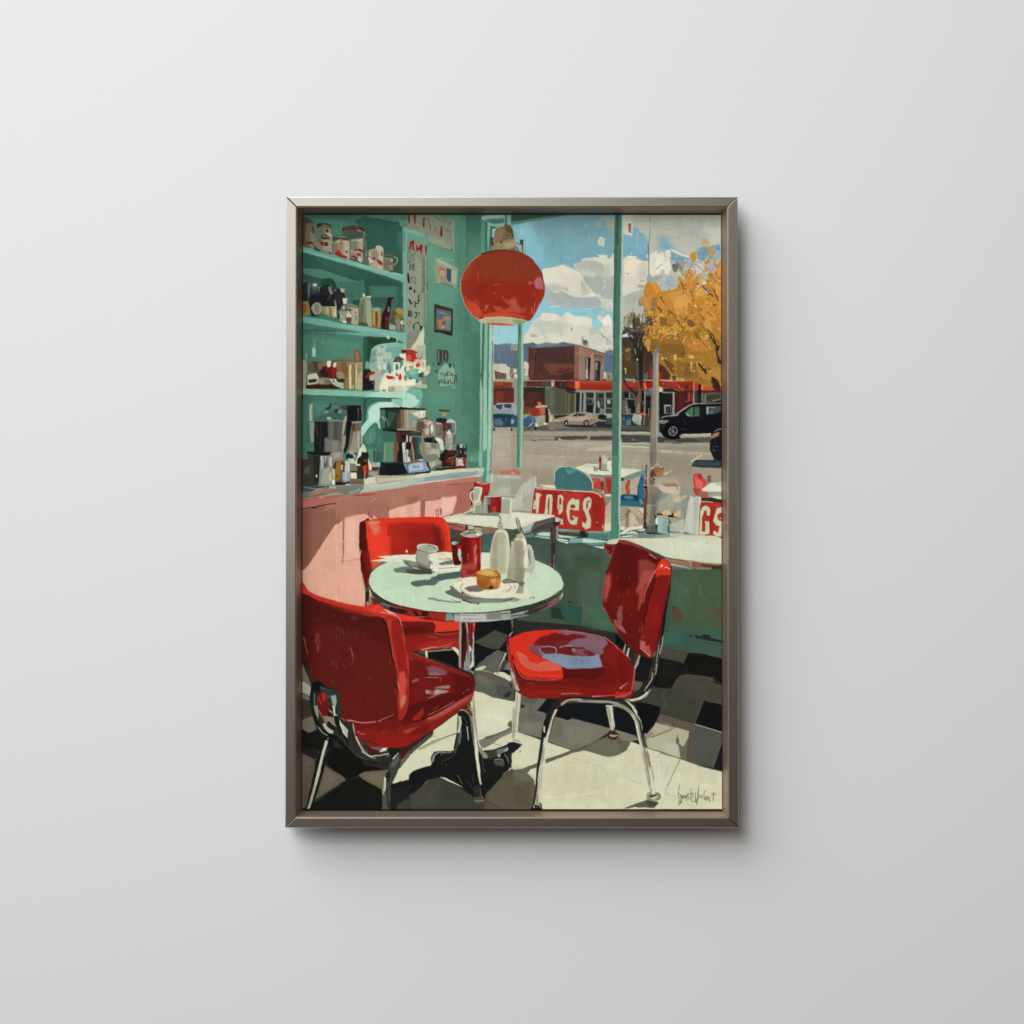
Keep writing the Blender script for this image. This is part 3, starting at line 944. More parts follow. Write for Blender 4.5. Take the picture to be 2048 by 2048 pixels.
p 7f7560 770,1640 850,1600 840,1900 740,1900
c cdd0b4 910,1900 940,1840 980,1790 1030,1900 1000,1950 910,1950
p 251b17 40,1925 400,1920 640,1930 640,1950 40,1950
p 2c4236 1245,1220 1720,1220 1720,1560 1260,1530
p 4a6453 1250,1230 1350,1230 1400,1530 1270,1520
p 28392d 1350,1230 1560,1230 1520,1540 1410,1530
p 3a5444 1400,1380 1520,1330 1510,1530 1420,1520
s a7b7a6 14>6 1280,1340 1340,1440 1380,1510
p 756855 1530,1250 1720,1230 1720,1550 1520,1540
p 55402f 1520,1350 1580,1360 1570,1540 1515,1540
p 9c8f79 1600,1250 1720,1240 1720,1540 1640,1540
p 231b17 1245,1210 1330,1200 1580,1200 1720,1200 1720,1230 1245,1235
p 1b1613 1280,1540 1720,1560 1720,1600 1500,1600 1300,1570
s b3aa92 8 1530,1550 1720,1550
p 301d19 1500,1600 1720,1600 1720,1760 1510,1760 1520,1680
p 5f7a64 1330,1770 1460,1760 1450,1950 1320,1950
s a1b39a 8 1330,1780 1320,1950
p 6b4630 1460,1770 1560,1760 1540,1950 1460,1950
p 181715 1560,1760 1610,1760 1600,1950 1550,1950
p b7b4a6 1610,1790 1660,1760 1720,1760 1720,1950 1610,1950
p 1a1817 1630,1790 1680,1830 1660,1950 1620,1950
p 2b4a40 1190,1880 1290,1875 1290,1950 1190,1950
T 814 667 8.018
p 527f69 270,-10 800,-10 800,1950 0,1950 240,1000 300,800
p 57876f/12 330,900 760,900 760,1250 350,1250
p 4f7f6a 800,-10 900,-10 900,1950 780,1950
p 497562 890,-10 1190,-10 1180,1950 880,1950
p 436c5a/8 1060,-10 1190,-10 1180,1950 1080,1950
p 507e69/8 900,1300 1000,1300 1000,1950 890,1950
p 241d1a 520,-10 725,-10 725,45
p 8fb99f 1180,-200 1215,-200 1215,420 1205,620 1180,660 1180,-10
p 3f6855 1215,-200 1255,-200 1250,500 1230,640 1220,1000 1210,1930 1195,1950 1200,900 1190,660
p 7fab93 1255,-200 1300,-200 1290,480 1310,560 1290,900 1290,1860 1220,1930 1240,900 1235,620
p 4a7561 1300,-200 1325,-200 1325,560 1310,1000 1300,1860 1285,1900 1285,900
p 85b198 1325,-200 1370,-200 1370,1950 1290,1950 1310,1000
p 97c2a8 1330,-200 1365,-200 1365,1200 1340,1900 1310,1900 1320,900
p 8ab59c 1180,700 1210,860 1210,1330 1170,1330 1175,900
p 91bca3 1240,620 1270,560 1285,900 1290,1850 1225,1900 1235,900
s a9a690 9 1215,880 1205,1330
p 7fab93 1170,1330 1215,1330 1200,1950 1165,1950
s c9bfa3 10 1385,-160 1378,200 1385,900 1370,1500 1360,1950
s 40312a 7 1372,130 1372,560 1372,1200 1362,1930
p 94c2c6 1390,-200 1720,-200 1720,210 1395,210
p 5f6f7b 1395,180 1470,190 1560,170 1720,170 1720,580 1395,520
p 6b7472/8 1600,170 1720,170 1720,330 1650,230
p 58687a/10 1400,300 1650,300 1700,500 1400,500
s 86909b 8 1480,270 1480,440
p c3c0a7 1390,495 1600,500 1610,540 1660,550 1680,740 1390,760
p b8b299 1390,500 1500,500 1480,600 1390,640
p 5a4b40 1410,610 1520,640 1600,660 1600,745 1420,740
s 2e2722 8 1410,600 1440,740
s 8a7f70 8 1450,640 1470,740
s 8a7f70 8 1500,650 1510,740
s 8a7f70 8 1540,660 1545,740
s 8a7f70 8 1575,660 1580,740
s 2e2722 8 1530,650 1600,660
s 33302a 14>8 1680,540 1660,680 1690,720
p 9d9a82 1390,745 1720,750 1720,790 1390,790
p 7e3425 1390,785 1690,790 1690,885 1390,885
p 9b4a33 1390,800 1550,800 1550,830 1390,830
s 3a2a22 7 1550,790 1550,880
p 3b3029 1390,885 1720,885 1720,940 1390,940
p 5a2b22 1390,930 1720,930 1720,1140 1400,1160
p 6e3426 1420,940 1560,940 1550,1120 1430,1140
p 3f2b26 1390,900 1415,900 1410,1160 1390,1160
p 8c9b9a 1400,1180 1450,1130 1690,1130 1720,1150 1720,1320 1390,1320
p 3c3c3f 1430,1160 1550,1150 1520,1240 1430,1200
p 3a3a3e 1570,1150 1680,1150 1680,1220 1560,1200
p 7d8f93 1400,1230 1720,1230 1720,1310 1390,1300
s b8c2bb 8 1440,1135 1700,1135
s b5bfba 8 1520,1240 1555,1150
p 253d4f 1385,1310 1500,1300 1720,1310 1720,1520 1395,1520
p 4c6676 1400,1400 1500,1370 1560,1460 1520,1500 1410,1490
p 1d2f3c 1395,1310 1480,1300 1500,1330 1720,1320 1720,1350 1420,1360
s 47657a 9 1600,1350 1580,1480
s 5b7785 8 1690,1360 1700,1480
p a09a86 1390,1520 1720,1520 1720,1600 1390,1600
e 2b2a29 1400,1555,16,28
e 2b2a29 1690,1560,16,28
p a39d89 1380,1590 1720,1600 1720,1950 1365,1950
s c1bca5 8 1400,1645 1680,1650
s 706c5c 8 1640,1665 1720,1665
s b9b39c 7 1390,1870 1700,1880
p aaa38f/8 1400,1680 1700,1700 1690,1850 1400,1840
p b4b89b 190,-10 270,-10 270,180 300,190 300,850 -10,900 -10,300 60,240
p c2c4a6 270,-10 275,180 130,260 60,240 150,130 210,20
p a4a88d 150,200 290,190 285,430 200,440 160,300
p 78806b -10,-10 200,-10 150,120 60,240 -10,260
p d6d5b8 -10,470 300,430 300,600 -10,620
c a82a20 -10,290 60,262 140,290 165,330 165,400 150,440 90,470 30,450 -10,430
c c2514a 0,370 50,350 70,410 40,450 0,430
p cfcfb4 140,320 160,320 160,390 150,400
s 7a241c 10 160,290 170,390 200,420 230,370
s 39413a 8 235,355 255,330
p c9b694 110,420 260,440 280,520 260,550 150,540
c b23a2b 140,500 210,490 190,545 150,545
s 7a3028 8 265,470 270,550
s 4a3d30 8 160,465 200,470
s 8a4a36 7 10,480 110,490
c b08f66 20,540 100,520 90,570 60,590
p 5f9e88 -10,620 110,570 200,580 280,640 250,760 170,800 110,810 -10,700
c 7db39c 20,600 100,580 160,640 80,680
p 3d6b55 110,740 180,740 170,800 110,808
c 3b5a45 35,720 60,710 60,770 40,770
p dcdcc0 -10,760 140,740 140,840 -10,840
p 45433a 190,650 250,620 270,660 260,720 240,720 180,700
p 7e7566 230,720 300,680 300,830 240,830
c d8dac4 180,600 240,570 260,600 220,640 180,640
c c3c5ac 270,590 350,540 370,600 350,660 300,680
c b2b59a 300,560 360,520 370,600 320,620
p a6ab90 -10,840 320,830 325,890 -10,880
p d8d7ba -10,820 150,815 100,850 -10,860
s 9bbfa6 8 0,905 130,905 260,895
c 6fa48d 0,920 230,920 240,1080 210,1190 120,1210 -10,1200
c a6d0b8 -10,980 60,990 130,1020 140,1060 190,1080 180,1130 130,1180 -10,1200
c 3c4a42 480,290 510,265 600,270 650,290 660,400 640,470 600,450 520,520 485,500
s 6f7a6b 14 510,290 510,480
s 8a6a5b 12 570,290 570,440
s 191c1a 14>7 540,290 545,400 500,500
s 191c1a 12 590,290 590,430
s 191c1a 10 620,280 650,300 655,440 630,480
s 66716a 14 625,320 625,420
p 191c1a 500,490 530,490 520,525 505,520
s 191c1a 12>5 580,480 545,530
s 191c1a 10>5 435,455 420,525
s 191c1a 8 480,520 475,540
p 7da089 600,500 700,500 760,560 760,650 480,650 520,600
p 191c1a 665,485 690,500 710,490 715,520 695,570 680,550
s 191c1a 12>5 760,515 745,560
s 191c1a 16>6 440,610 520,640
s 191c1a 10 490,595 490,620
p 7f9c86 500,660 780,640 780,850 510,850
s 2a302c 8 545,630 540,690
s 2a302c 8 550,660 570,650 570,690
s 2a302c 7 590,650 590,690 615,690 612,650
s 2a302c 7 625,690 625,650 645,690 648,640
s 2a302c 9 660,620 660,690
s 2a302c 7 640,625 690,630 710,670 690,690
s 2a302c 7 715,650 725,690 745,650 730,710
s 3f4a42 6 530,710 600,715 620,740
s 1c211e 10 520,780 555,745
s 1c211e 10 530,760 515,790 555,800
s 1c211e 9 520,840 515,800
s 1c211e 8 560,750 570,800 600,790 590,740
s 1c211e 9 600,750 610,830
s 1c211e 8 620,770 625,820 655,810 655,760
s 1c211e 9 665,830 665,770 690,770
s 1c211e 9 700,750 705,830
s 1c211e 9 720,830 735,790
s 1c211e 14 775,670 765,780 760,840
s 1c211e 11 795,680 790,800
s b4b79c 10 530,845 640,850
s c1bf9f 12>5 730,870 780,890
s a5c3aa 8>3 762,1030 750,1115
p 7d7a6a -10,1230 310,1230 300,1370 200,1380 140,1530 -10,1540
p 9fa292 30,1250 290,1240 290,1350 170,1380 130,1520 20,1520
p 6f7f76 40,1290 170,1380 150,1500 40,1500
p d1cfb9 90,1300 150,1270 290,1280 290,1360 200,1370
s 7b7768 10 190,1310 210,1300 200,1340
s 7b7768 10 255,1320 280,1285
p 1a1815 -10,1220 310,1220 305,1245 -10,1240
s 9c8d75 10 0,1240 10,1540
c 6a5c50 190,1390 330,1390 430,1420 450,1560 400,1700 260,1700 160,1600 150,1530
p 4d4039 160,1520 250,1460 330,1490 300,1590 180,1600
c a99886 330,1430 380,1410 420,1450 350,1480
p b9b4a6 380,1440 430,1420 440,1500 420,1620 390,1620
p c9c7bb 370,1500 420,1490 410,1620 385,1600
p 9a9180 310,1560 380,1560 350,1660 300,1660
s 241f1b 14 190,1390 330,1385
s d2cdbc 10>5 240,1550 310,1620
s 2a2420 12 170,1410 230,1395 160,1500
p 8a6a58 270,1400 340,1400 300,1470 250,1460
p 302a27 -10,1600 240,1600 240,1660 -10,1660
p 8a7b66 -10,1540 150,1540 250,1590 -10,1600
p c9c6ba 0,1650 20,1640 20,1750 0,1760
p 191716 20,1650 80,1650 60,1850 10,1870
p b09a90 40,1670 75,1670 70,1760 45,1760
p 4b2a24 80,1680 160,1690 170,1950 110,1950
p 2f5d50 160,1690 225,1690 225,1950 170,1950
p 7b6a57 225,1600 260,1610 260,1950 225,1950
s a8b8a5 7 222,1800 215,1940
s a59c8c 12>6 70,1800 110,1940
p 1b1a1c -10,1760 70,1800 60,1890 -10,1870
p 6d6a5e 260,1700 460,1690 590,1770 590,1900 520,1930 280,1930
p 1e1c1d 270,1700 340,1720 430,1690 500,1740 500,1790 380,1780 280,1770
p b4b2a4 450,1690 530,1690 580,1730 560,1780 500,1740
p 7d7a6b 270,1780 330,1780 320,1930 290,1930
p a5a292 330,1780 370,1780 360,1860 330,1850
p a09d8b 500,1770 570,1760 590,1880 540,1900
p 8d8a78 380,1800 500,1780 490,1900 400,1930
s d0cebf 8 450,1690 560,1710
p 8e7c5a 570,1270 660,1265 660,1335 570,1335
p 3a3c30 505,1230 690,1245 690,1265 570,1265 520,1260
p 2f2624 470,1380 600,1375 660,1400 640,1440 560,1470 470,1430
p 6b6a5c 450,1440 560,1440 570,1700 470,1680 455,1560
p 8f907f 470,1450 490,1460 480,1640 465,1600
p 4d4a42 500,1470 550,1470 540,1640 500,1640
p 511d1c 580,1460 630,1450 620,1620 575,1600
p 6d4a3e 570,1600 630,1600 620,1750 590,1800
p 3a3938 640,1450 770,1450 780,1600 640,1620
p b2b5a4 640,1400 700,1390 760,1420 770,1450 650,1450
p 59645f 700,1450 770,1450 780,1590 720,1600
p 7b7a69 630,1600 790,1600 780,1780 740,1860 640,1890 620,1800
p c9c09f 640,1610 680,1560 720,1640 700,1640
p a39f8a 640,1640 700,1650 700,1860 650,1870
p 5e5b4f 700,1650 780,1650 760,1830 700,1850
s 3b3833 10 680,1660 690,1750
p 3c3b35 735,1760 760,1800 740,1840
s cbc9b6 8 765,1440 780,1520 770,1620
p 24201e 600,1880 760,1860 860,1880 960,1870 960,1950 600,1950
p 28342f 800,1790 970,1800 960,1880 830,1880
p a4b0a2 830,1800 890,1800 880,1860 840,1860
p 7d9284 890,1790 920,1790 920,1860 890,1860
p 4a2b25 620,1890 730,1890 740,1950 620,1950
p 6fa08a 740,1870 800,1860 770,1900 740,1900
s c5cbb8 7 850,1890 860,1930
s c5cbb8 7 900,1890 910,1930
T 1024 667 8.018
p c3c5b4/6 190,60 1720,60 1720,400 190,400
p 93bfc4 -10,-10 110,-10 110,180 -10,180
p cfcebb/5 200,30 900,20 900,200 200,160
p a8aca2 290,40 330,10 450,50 350,70
p d3d1bf/6 840,50 1100,40 1100,180 900,170
s 7ca3b5 7 520,40 545,95
s 7ca3b5 6 560,80 585,55
p 5b6872 190,180 350,150 420,180 560,150 720,165 830,140 960,170 1120,200 1120,330 190,700
p 6b7b84 390,200 560,150 720,165 700,200 400,230
p 566679 190,170 370,155 380,190 270,260 260,460 190,460
p 7d8c90 720,170 780,150 760,190
p 596a7f 1480,310 1640,340 1640,660 1480,640
p c4c6b6 1100,60 1400,60 1640,180 1640,330 1490,310 1250,250 1130,190
p d2d3c2/5 1380,160 1560,150 1580,250 1400,260
s 74776f 9 1450,10 1490,90 1560,190
s 6a6d66 8 1460,30 1560,120 1600,170
s a0a399 7 1580,40 1530,140
s 6a6d66 10 1560,240 1640,330
c 4c4f4b 1590,370 1630,350 1650,380 1600,390
p 6b7070 1500,290 1640,270 1640,370 1520,330
p 55605a 1140,30 1155,80 1150,190 1140,190
p 5b5a48 1150,110 1210,110 1230,150 1220,220 1160,200
p a98a55 1180,180 1240,170 1230,220 1190,220
p d3d5c2 1120,190 1145,190 1140,215 1125,215
p c8bfa4 195,460 240,455 275,500 270,740 195,740
s 6b6a5e 14 215,570 215,650
p 8a9888 195,680 270,690 280,760 195,770
p 757466 -10,560 30,560 40,640 -10,640
c ccc8b2 30,590 60,580 80,620 95,720 50,720 40,660
s 3b342c 12 0,720 40,660 95,640
p 5a6875 -10,300 100,270 100,580 -10,560
p 88907f -10,180 100,170 100,260 -10,280
p 4b2d28 275,215 330,245 1020,205 1020,770 290,760 270,700
p 573a33 290,300 400,260 400,740 290,730
p 46302b 420,290 1000,250 1000,480 420,480
p 502f2a 280,215 340,250 380,420 300,440
s 2a1c1a 12 400,310 385,420 385,740
s 2a1c1a 7 320,420 380,380
p 64402f/2 500,480 700,490 820,560 700,640 600,700 560,600
p 6a4136 600,500 720,490 740,560 640,600 620,680 590,620
p 5e382f 640,630 800,640 880,610 1000,580 1010,640 820,680 650,680
p 683d33 700,500 860,490 1020,500 1020,570 900,580 720,560
p 442824 820,650 1000,620 1000,760 820,760
p 51302b 420,640 600,600 640,760 440,750
p 593129 740,570 900,570 880,610 760,620
s 6a4438 7 910,270 910,420
s 6a4438 6 730,260 720,330
s 7a5245 7 860,600 890,540
p 8e685a 1015,200 1110,195 1250,250 1490,320 1480,780 1080,780 1010,740
p 9a7262 1090,230 1160,240 1160,740 1090,740
p a57e6e 1280,320 1320,320 1320,770 1270,770
p 7e5a4d 1015,210 1080,210 1080,760 1015,700
p 8a7261 1080,340 1190,340 1180,740 1150,770
p 6f5b4e 1320,350 1480,390 1470,770 1320,770
p 8a6e5f 1330,400 1400,410 1340,760 1320,760
s 3c2c26 10 1325,350 1475,380
p 8d7263 1440,420 1490,420 1480,760 1430,760
p 1e1d1e 1190,385 1270,395 1255,760 1190,750
p 7d8280 1200,395 1230,395 1225,560 1195,720
p a2a59c 1195,600 1225,560 1235,740 1195,745
p 262625 1350,440 1430,460 1425,760 1345,760
p 8a8a80 1355,480 1385,470 1380,600 1355,600
p 4b4d4c 1350,620 1380,620 1380,740 1350,740
s 2a2422 10 1460,440 1465,490
s a2765f 10 1470,500 1465,590
s 9a8773 14>8 1040,330 1090,320
p 6f6553 1120,215 1250,240 1490,320 1480,350 1250,270
p 6e4a3e 1010,710 1090,740 1100,780 1010,770
p 88826e 1480,630 1640,640 1640,780 1480,780
p d5d5c5 1495,630 1515,630 1515,740 1495,740
p 4d463a 1560,680 1580,680 1580,740 1560,740
p 3b352d 1480,740 1520,740 1510,770 1480,770
p 602019 190,765 1640,765 1640,930 1050,915 640,870 190,860
s 9a9683 10 190,770 400,770 640,765 1020,770
p 5f2a22 190,780 640,780 640,870 190,860
s 2b2a2d 10 205,800 205,850
s 2b2a2d 12 265,790 265,860
s 2b2a2d 12 350,790 335,850 400,860
p 5d6058 190,800 240,800 230,860 190,860
p 4a443a 470,790 640,770 630,870 490,870
s 2e2b27 12 490,790 460,830 490,870
p b4b3a2 640,775 690,770 685,870 645,865
s 2d2a26 10 650,790 680,800
p 4a1c18 690,780 1010,780 1010,900 690,870
p 72281e 900,785 1015,785 1015,890 910,880
p 293b3f 780,815 820,805 815,870 785,865
p 2d3c3f 850,810 900,800 880,870 850,860
e 34322f 960,815,22,18
p 26201c 640,870 1040,905 1040,940 880,930
p d3683c 1020,775 1105,770 1095,910 1020,905
p e07c4e 1025,780 1060,780 1060,840 1025,830
p 8e2a1e 1105,790 1640,785 1640,930 1100,920
p a33527 1130,795 1640,790 1640,840 1130,830
s b48d6c 8 1110,785 1480,780 1640,780
p 3a2622 190,870 550,880 560,1180 190,1300
p 4a2a22 260,950 460,950 470,1180 190,1300 230,1120
p 2c2521 190,880 540,885 470,950 250,950
p 53251d 200,1050 260,1000 240,1300 195,1310
p 57594a 540,900 640,880 880,910 880,1320 660,1320 560,1240 530,1100
p 4c4d3f 640,900 860,920 860,1300 740,1310 660,1200
p 5e6050/4 600,920 700,930 680,1180 620,1180
p 4a4736 880,950 1020,960 1010,1290 880,1310
p 635f47 910,980 940,980 930,1300 900,1300
p 2a2823 870,920 1040,950 1040,980 880,960
p 6d7a75 1030,950 1640,940 1640,1330 1030,1320
p 23221f 1040,960 1100,960 1090,1290 1030,1280
p 89908a 1110,960 1130,960 1120,1290 1105,1290
p 2f2e2b 1130,980 1160,970 1150,1290 1130,1280
p 83908b 1165,960 1195,960 1190,1300 1160,1300
p 2b2822 1200,965 1320,965 1315,1290 1200,1290
s 87908a 10 1200,1050 1320,1050
p 5c6a5e 1210,1070 1320,1060 1310,1140 1230,1150
e 24231f 1260,1105,40,30
p 1c1b19 1210,1170 1310,1170 1300,1290 1220,1280
p 88918c 1330,960 1350,960 1345,1310 1325,1310
p 2b2a26 1360,970 1490,970 1490,1300 1355,1300
s 8a8f89 9 1360,1060 1490,1060
s 8a8f89 14 1495,960 1500,1300
p 3d4a2f 1400,1090 1490,1080 1480,1200 1420,1210
c 8f948a 1370,1120 1400,1090 1420,1200 1390,1200
p 747a70 1420,1210 1490,1230 1480,1300 1410,1300
p 312d28 1520,960 1625,960 1620,1290 1520,1290
s 9ba19a 10 1520,1060 1625,1060
p 9fa59d 1540,1080 1590,1070 1590,1140 1540,1140
s 9ba19a 10 1510,1210 1620,1215
p 46332c 1530,1240 1600,1240 1600,1290 1530,1290
s 6a615a 8 1390,970 1390,1050
p 9aa09a 1370,1300 1640,1310 1640,1350 1400,1340
p 6b3a2b 190,1180 300,1200 260,1310 190,1310
p 8c3d28 290,1220 400,1190 560,1200 560,1330 380,1350 270,1310
p b1604a 450,1210 540,1210 540,1310 460,1320
p 7e3323 300,1230 440,1220 430,1330 330,1340
c c46a35 410,1140 440,1115 480,1130 480,1165 420,1165
p b9a98d 380,1175 570,1165 580,1200 400,1210
e 2f2420 390,1150,30,20
p 2a201c 540,1230 580,1190 610,1220 600,1450 540,1450
s d7d1bd 12 590,1220 605,1270 600,1330
p 9a8e70 460,1380 540,1330 540,1480 480,1470
p b8ad8a 600,1330 660,1330 660,1430 610,1460
p a39a7c 440,1340 530,1330 520,1370 450,1380
c 88a0a0 400,1370 440,1340 470,1370 440,1440 400,1420
p 3c5567 190,1380 270,1330 370,1360 400,1440 360,1520 190,1520
p 4d6b7c 270,1330 360,1340 390,1420 330,1430
p 8fa2a3 330,1440 360,1440 290,1520 270,1510
p 7f8f8a 195,1330 290,1325 270,1350 195,1380
c d3c4a0 380,1440 420,1470 420,1510 390,1510
c e0d6b4 510,1460 580,1450 600,1470 530,1480
p 8f9c9b -10,1190 30,1110 80,1180 95,1310 -10,1310
p 334a5c -10,1330 100,1330 95,1520 -10,1520
c 8aa1a8 0,1400 40,1400 30,1460 0,1470
c 506b7c 640,1460 700,1440 720,1470 660,1490
p 56534b 400,1520 580,1480 860,1440 860,1500 1250,1500 1640,1520 1640,1590 190,1590 200,1530
p 716c61 560,1440 850,1430 850,1500 1200,1530 600,1540
s 2a2825 10 270,1580 290,1510
e 25231f 385,1540,26,30
p 4f4a44 430,1510 560,1490 540,1570 430,1570
s b6b1a0 8 620,1545 700,1545
s c8c3ae 9 1400,1582 1500,1580
p 2a2523 840,1500 900,1470 1250,1480 1400,1490 1360,1520 940,1520
p 9b8a79 790,1370 900,1340 970,1350 1090,1280 1230,1280 1350,1320 1380,1380 1370,1420 1260,1470 920,1480 860,1470 800,1440
p a99786 900,1350 1000,1350 1060,1350 1200,1340 1280,1390 1170,1420 920,1440
p 8a6f60 1210,1400 1360,1380 1360,1430 1240,1470
p 84776a 920,1430 1160,1420 1150,1480 930,1480
p 312d2b 960,1345 1050,1290 1180,1295 1195,1340
p 5d6a62 1050,1310 1080,1300 1085,1340 1060,1340
s b6a897 9 960,1345 1040,1285 1200,1283 1300,1300
s b8aa98 8 1130,1300 1190,1340
e 201c1b 880,1455,36,50
e b9b4a9 885,1460,13,24
e 201c1b 1205,1450,46,50
e 8c8885 1208,1455,28,32
e 4a4644 1208,1455,12,16
s 3a3431 9 1320,1330 1340,1360
p 1f1f20 1390,1320 1450,1305 1530,1330 1530,1400 1390,1390
p 2a2b2c 1280,1480 1400,1420 1500,1430 1620,1440 1620,1540 1480,1520 1300,1510
p 3d4648 1510,1380 1620,1370 1620,1480 1520,1470
e 5c6266 1340,1490,30,20
p 262421 680,1330 880,1320 940,1320 850,1350 700,1390
c 8f8a50 720,1380 800,1360 810,1390 740,1400
p b5b29a 690,1410 790,1410 770,1430 700,1430
p 6b675c 700,1430 850,1430 840,1480 700,1470
p 8e8877 190,1585 1640,1590 1640,1660 190,1660
p a19a87/6 200,1600 1640,1600 1640,1640 200,1650
s 6c675b 9 200,1665 700,1670
p 55524a 700,1660 760,1670 740,1735 690,1720
p 45433d 760,1670 1000,1660 1210,1660 1220,1710 1000,1720 800,1720
p 5f5b51 1260,1670 1440,1650 1640,1660 1640,1740 1260,1735
p 3f3d37 1270,1680 1640,1680 1640,1715 1270,1715
s 6f6a5e 16 420,1720 700,1720
s cfc8ac 14>7 760,1720 820,1725
s 2f2d2a 8 700,1740 770,1660
p 9b9482 -10,1600 110,1600 110,1950 -10,1950
p 9f9886 190,1740 1640,1740 1640,1950 190,1950
s 35322d 10 310,1740 340,1725 400,1745
s c7c1a6 8 1010,1775 1640,1800
s 6f6b5c 7 720,1830 900,1850
p aaa48f/6 900,1780 1600,1790 1600,1850 900,1830
p 988b70 380,1870 500,1860 500,1950 390,1950
p b3ae99 1200,1870 1500,1820 1620,1800 1620,1950 1200,1950
s 3a3630 9 300,1600 330,1600
s 7a7568 8 -10,1665 100,1665
T 1234 667 8.018
p 3d3026 90,-10 460,-10 600,300 600,760 90,760
p c6c6b6 100,30 190,-10 260,40 270,65 100,65
p 45352f 100,70 270,70 260,240 240,460 310,640 320,720 100,720
p 4a3d22 120,440 300,460 310,720 110,720
p 604a26 140,230 240,240 240,440 130,440
c 8a7a4e 150,270 190,240 240,250 200,290 150,295
p 7a6a3a 170,400 200,420 230,450 190,440
p 2c2a22 270,30 440,20 460,300 380,460 300,420
s 4f4c44 10 330,20 300,140 340,280
s 857b66 6 350,120 400,160
c 6b6a5c 350,150 400,180 410,250 380,300 360,250
s 1f201c 34>26 400,30 380,250 390,450 400,640 390,800
s 24241f 22>14 190,10 230,90 330,240 390,420
s 24241f 18 290,80 340,240 370,330
p 1f211d 340,340 440,300 450,480 430,760 350,760 380,600
p 4b5150 310,460 350,470 370,760 340,720
s 9fa7a8 10 300,240 320,340
e c9cac0 342,428,12,18
p 53312c 440,330 590,330 590,600 520,520 430,680
p 6e2f26 520,560 600,560 600,760 520,760
s 8c4d40 8 560,520 570,740
p 3f2c27 480,300 600,300 590,430 470,600
s 4a3632 14 590,400 480,560 440,680
p 56594f 440,660 500,640 500,760 430,760
s 6b6b5e 8 500,620 500,760
s d0cfc0 9 155,560 155,660
e d8d7c8 140,570,9,9
p 7f908b 110,730 300,735 320,770 110,775
s 5b432c 10 100,690 320,700
p 94692a 430,60 520,-30 560,50 620,10 700,-60 760,30 820,-20 900,-90 950,40 1040,-20 1100,-110 1180,20 1250,-30 1350,-120 1420,30 1500,-40 1600,-90 1720,20 1720,700 1690,800 1540,860 1250,800 960,720 880,640 800,560 700,520 560,300 440,190
L 23 130 50 b07c35 a0702c c58a3a 94692a b8832f | 480,-160 1700,-160 1700,150 600,150
p 8a632b 560,60 1000,20 1160,120 1160,280 900,480 680,420 600,300
p a0702c 860,30 1160,20 1150,280 900,260
p b87a34 1140,140 1420,140 1520,280 1500,340 1380,280 1160,240
c c58a48 1280,130 1400,140 1420,240 1300,220
p b37631 1390,240 1530,290 1510,340 1420,310
p a57a34 900,340 1600,300 1680,600 1680,780 1400,740 980,700 940,500
p 7a5c2c 960,600 1140,540 1150,720 1000,740
p 8f6a2c 1150,480 1300,560 1300,760 1150,720
p 755a2f 560,60 640,80 660,230 600,330 560,300
p b98a42 430,120 540,90 560,180 520,200 440,190
p c99a50 1140,0 1230,0 1240,80 1160,100
c cfa25a 1410,50 1480,30 1530,70 1480,110 1420,90
p c89f5a 1360,20 1390,20 1390,90 1360,90
c caa15a 500,220 530,200 530,290 510,290
c c2974e 470,30 500,60 480,90 440,80
s d0ab6a 16>8 1110,170 1090,230 1075,280
e d9caa0 1035,240,14,10
c cda05a 930,360 970,350 980,390 960,440 935,410
c d0ac66 1190,370 1220,360 1265,375 1260,420 1220,400
c c89c55 720,400 760,385 790,410 735,430
c c09452 1060,480 1100,465 1110,520 1070,520
c c49855 1140,500 1190,490 1180,540 1140,545
c c49b55 1195,580 1230,540 1220,610 1200,610
s d6b478 14>8 1265,620 1275,660
c c29c5c 1520,370 1550,370 1545,400 1520,395
c bf9350 1500,620 1550,600 1530,680 1490,690
p b58a45 800,560 880,640 870,660 820,620
L 21 90 56 a0702c 8d652b 7a5a2b b07c35 96702f | 560,20 1680,20 1680,760 1000,700 700,480
L 22 40 32 c2944a cda25a b98839 | 450,20 1680,0 1680,500 900,500
s b07c3a 8 460,150 540,185
s 4a3622 9 1275,20 1400,150 1530,295
s 2f2620 26>16 1500,20 1560,110 1610,210 1610,330
s 2f2620 40 1650,200 1640,300 1660,420 1690,500
s 2f2620 22 1660,380 1690,480
s 3a2e22 10 1610,40 1660,160
e 17120f 1072,330,18,12
p 41382c 1310,490 1350,455 1420,520 1470,640 1440,660 1360,560
s 1f1a15 18 1310,500 1320,490
s 1f1a15 20>10 1420,590 1460,640
s 1f1a15 14 1375,570 1380,610
s 1f1a15 12 1365,705 1360,750
p 33291f 1430,690 1500,700 1540,790 1490,780
p 2f261e 1520,690 1640,760 1690,880 1690,940 1540,920 1560,820
s 3a2e22 16 1540,790 1600,880
s 33281f 30 1560,720 1640,800 1680,900
s 3a2718 9 920,500 955,550
p 6a4a26 760,420 900,480 900,600 830,560
p 4e2c22 690,480 800,560 880,680 860,750 740,750 690,620
p 6e4a26 800,470 920,500 940,640 880,640
p 7a2a22 700,640 740,660 730,750 690,750
p 3f4a44 890,690 980,690 960,760 920,770
p a8b5a8 975,740 990,705 1010,750
s c3c4b4 12 1035,735 1080,740 1080,770
p 8c2a20 90,780 600,770 600,880 500,920 90,925
p a13528 100,790 300,790 320,860 110,880
p 7d231b 480,770 600,770 600,860 490,880
s b8b6a4 10 460,765 600,760
s b8b6a4 12 730,765 920,770
s c3bfae 8 270,795 320,785
p c2583c 440,830 470,790 495,900 500,920 450,920
s dd8560 10 460,800 480,900
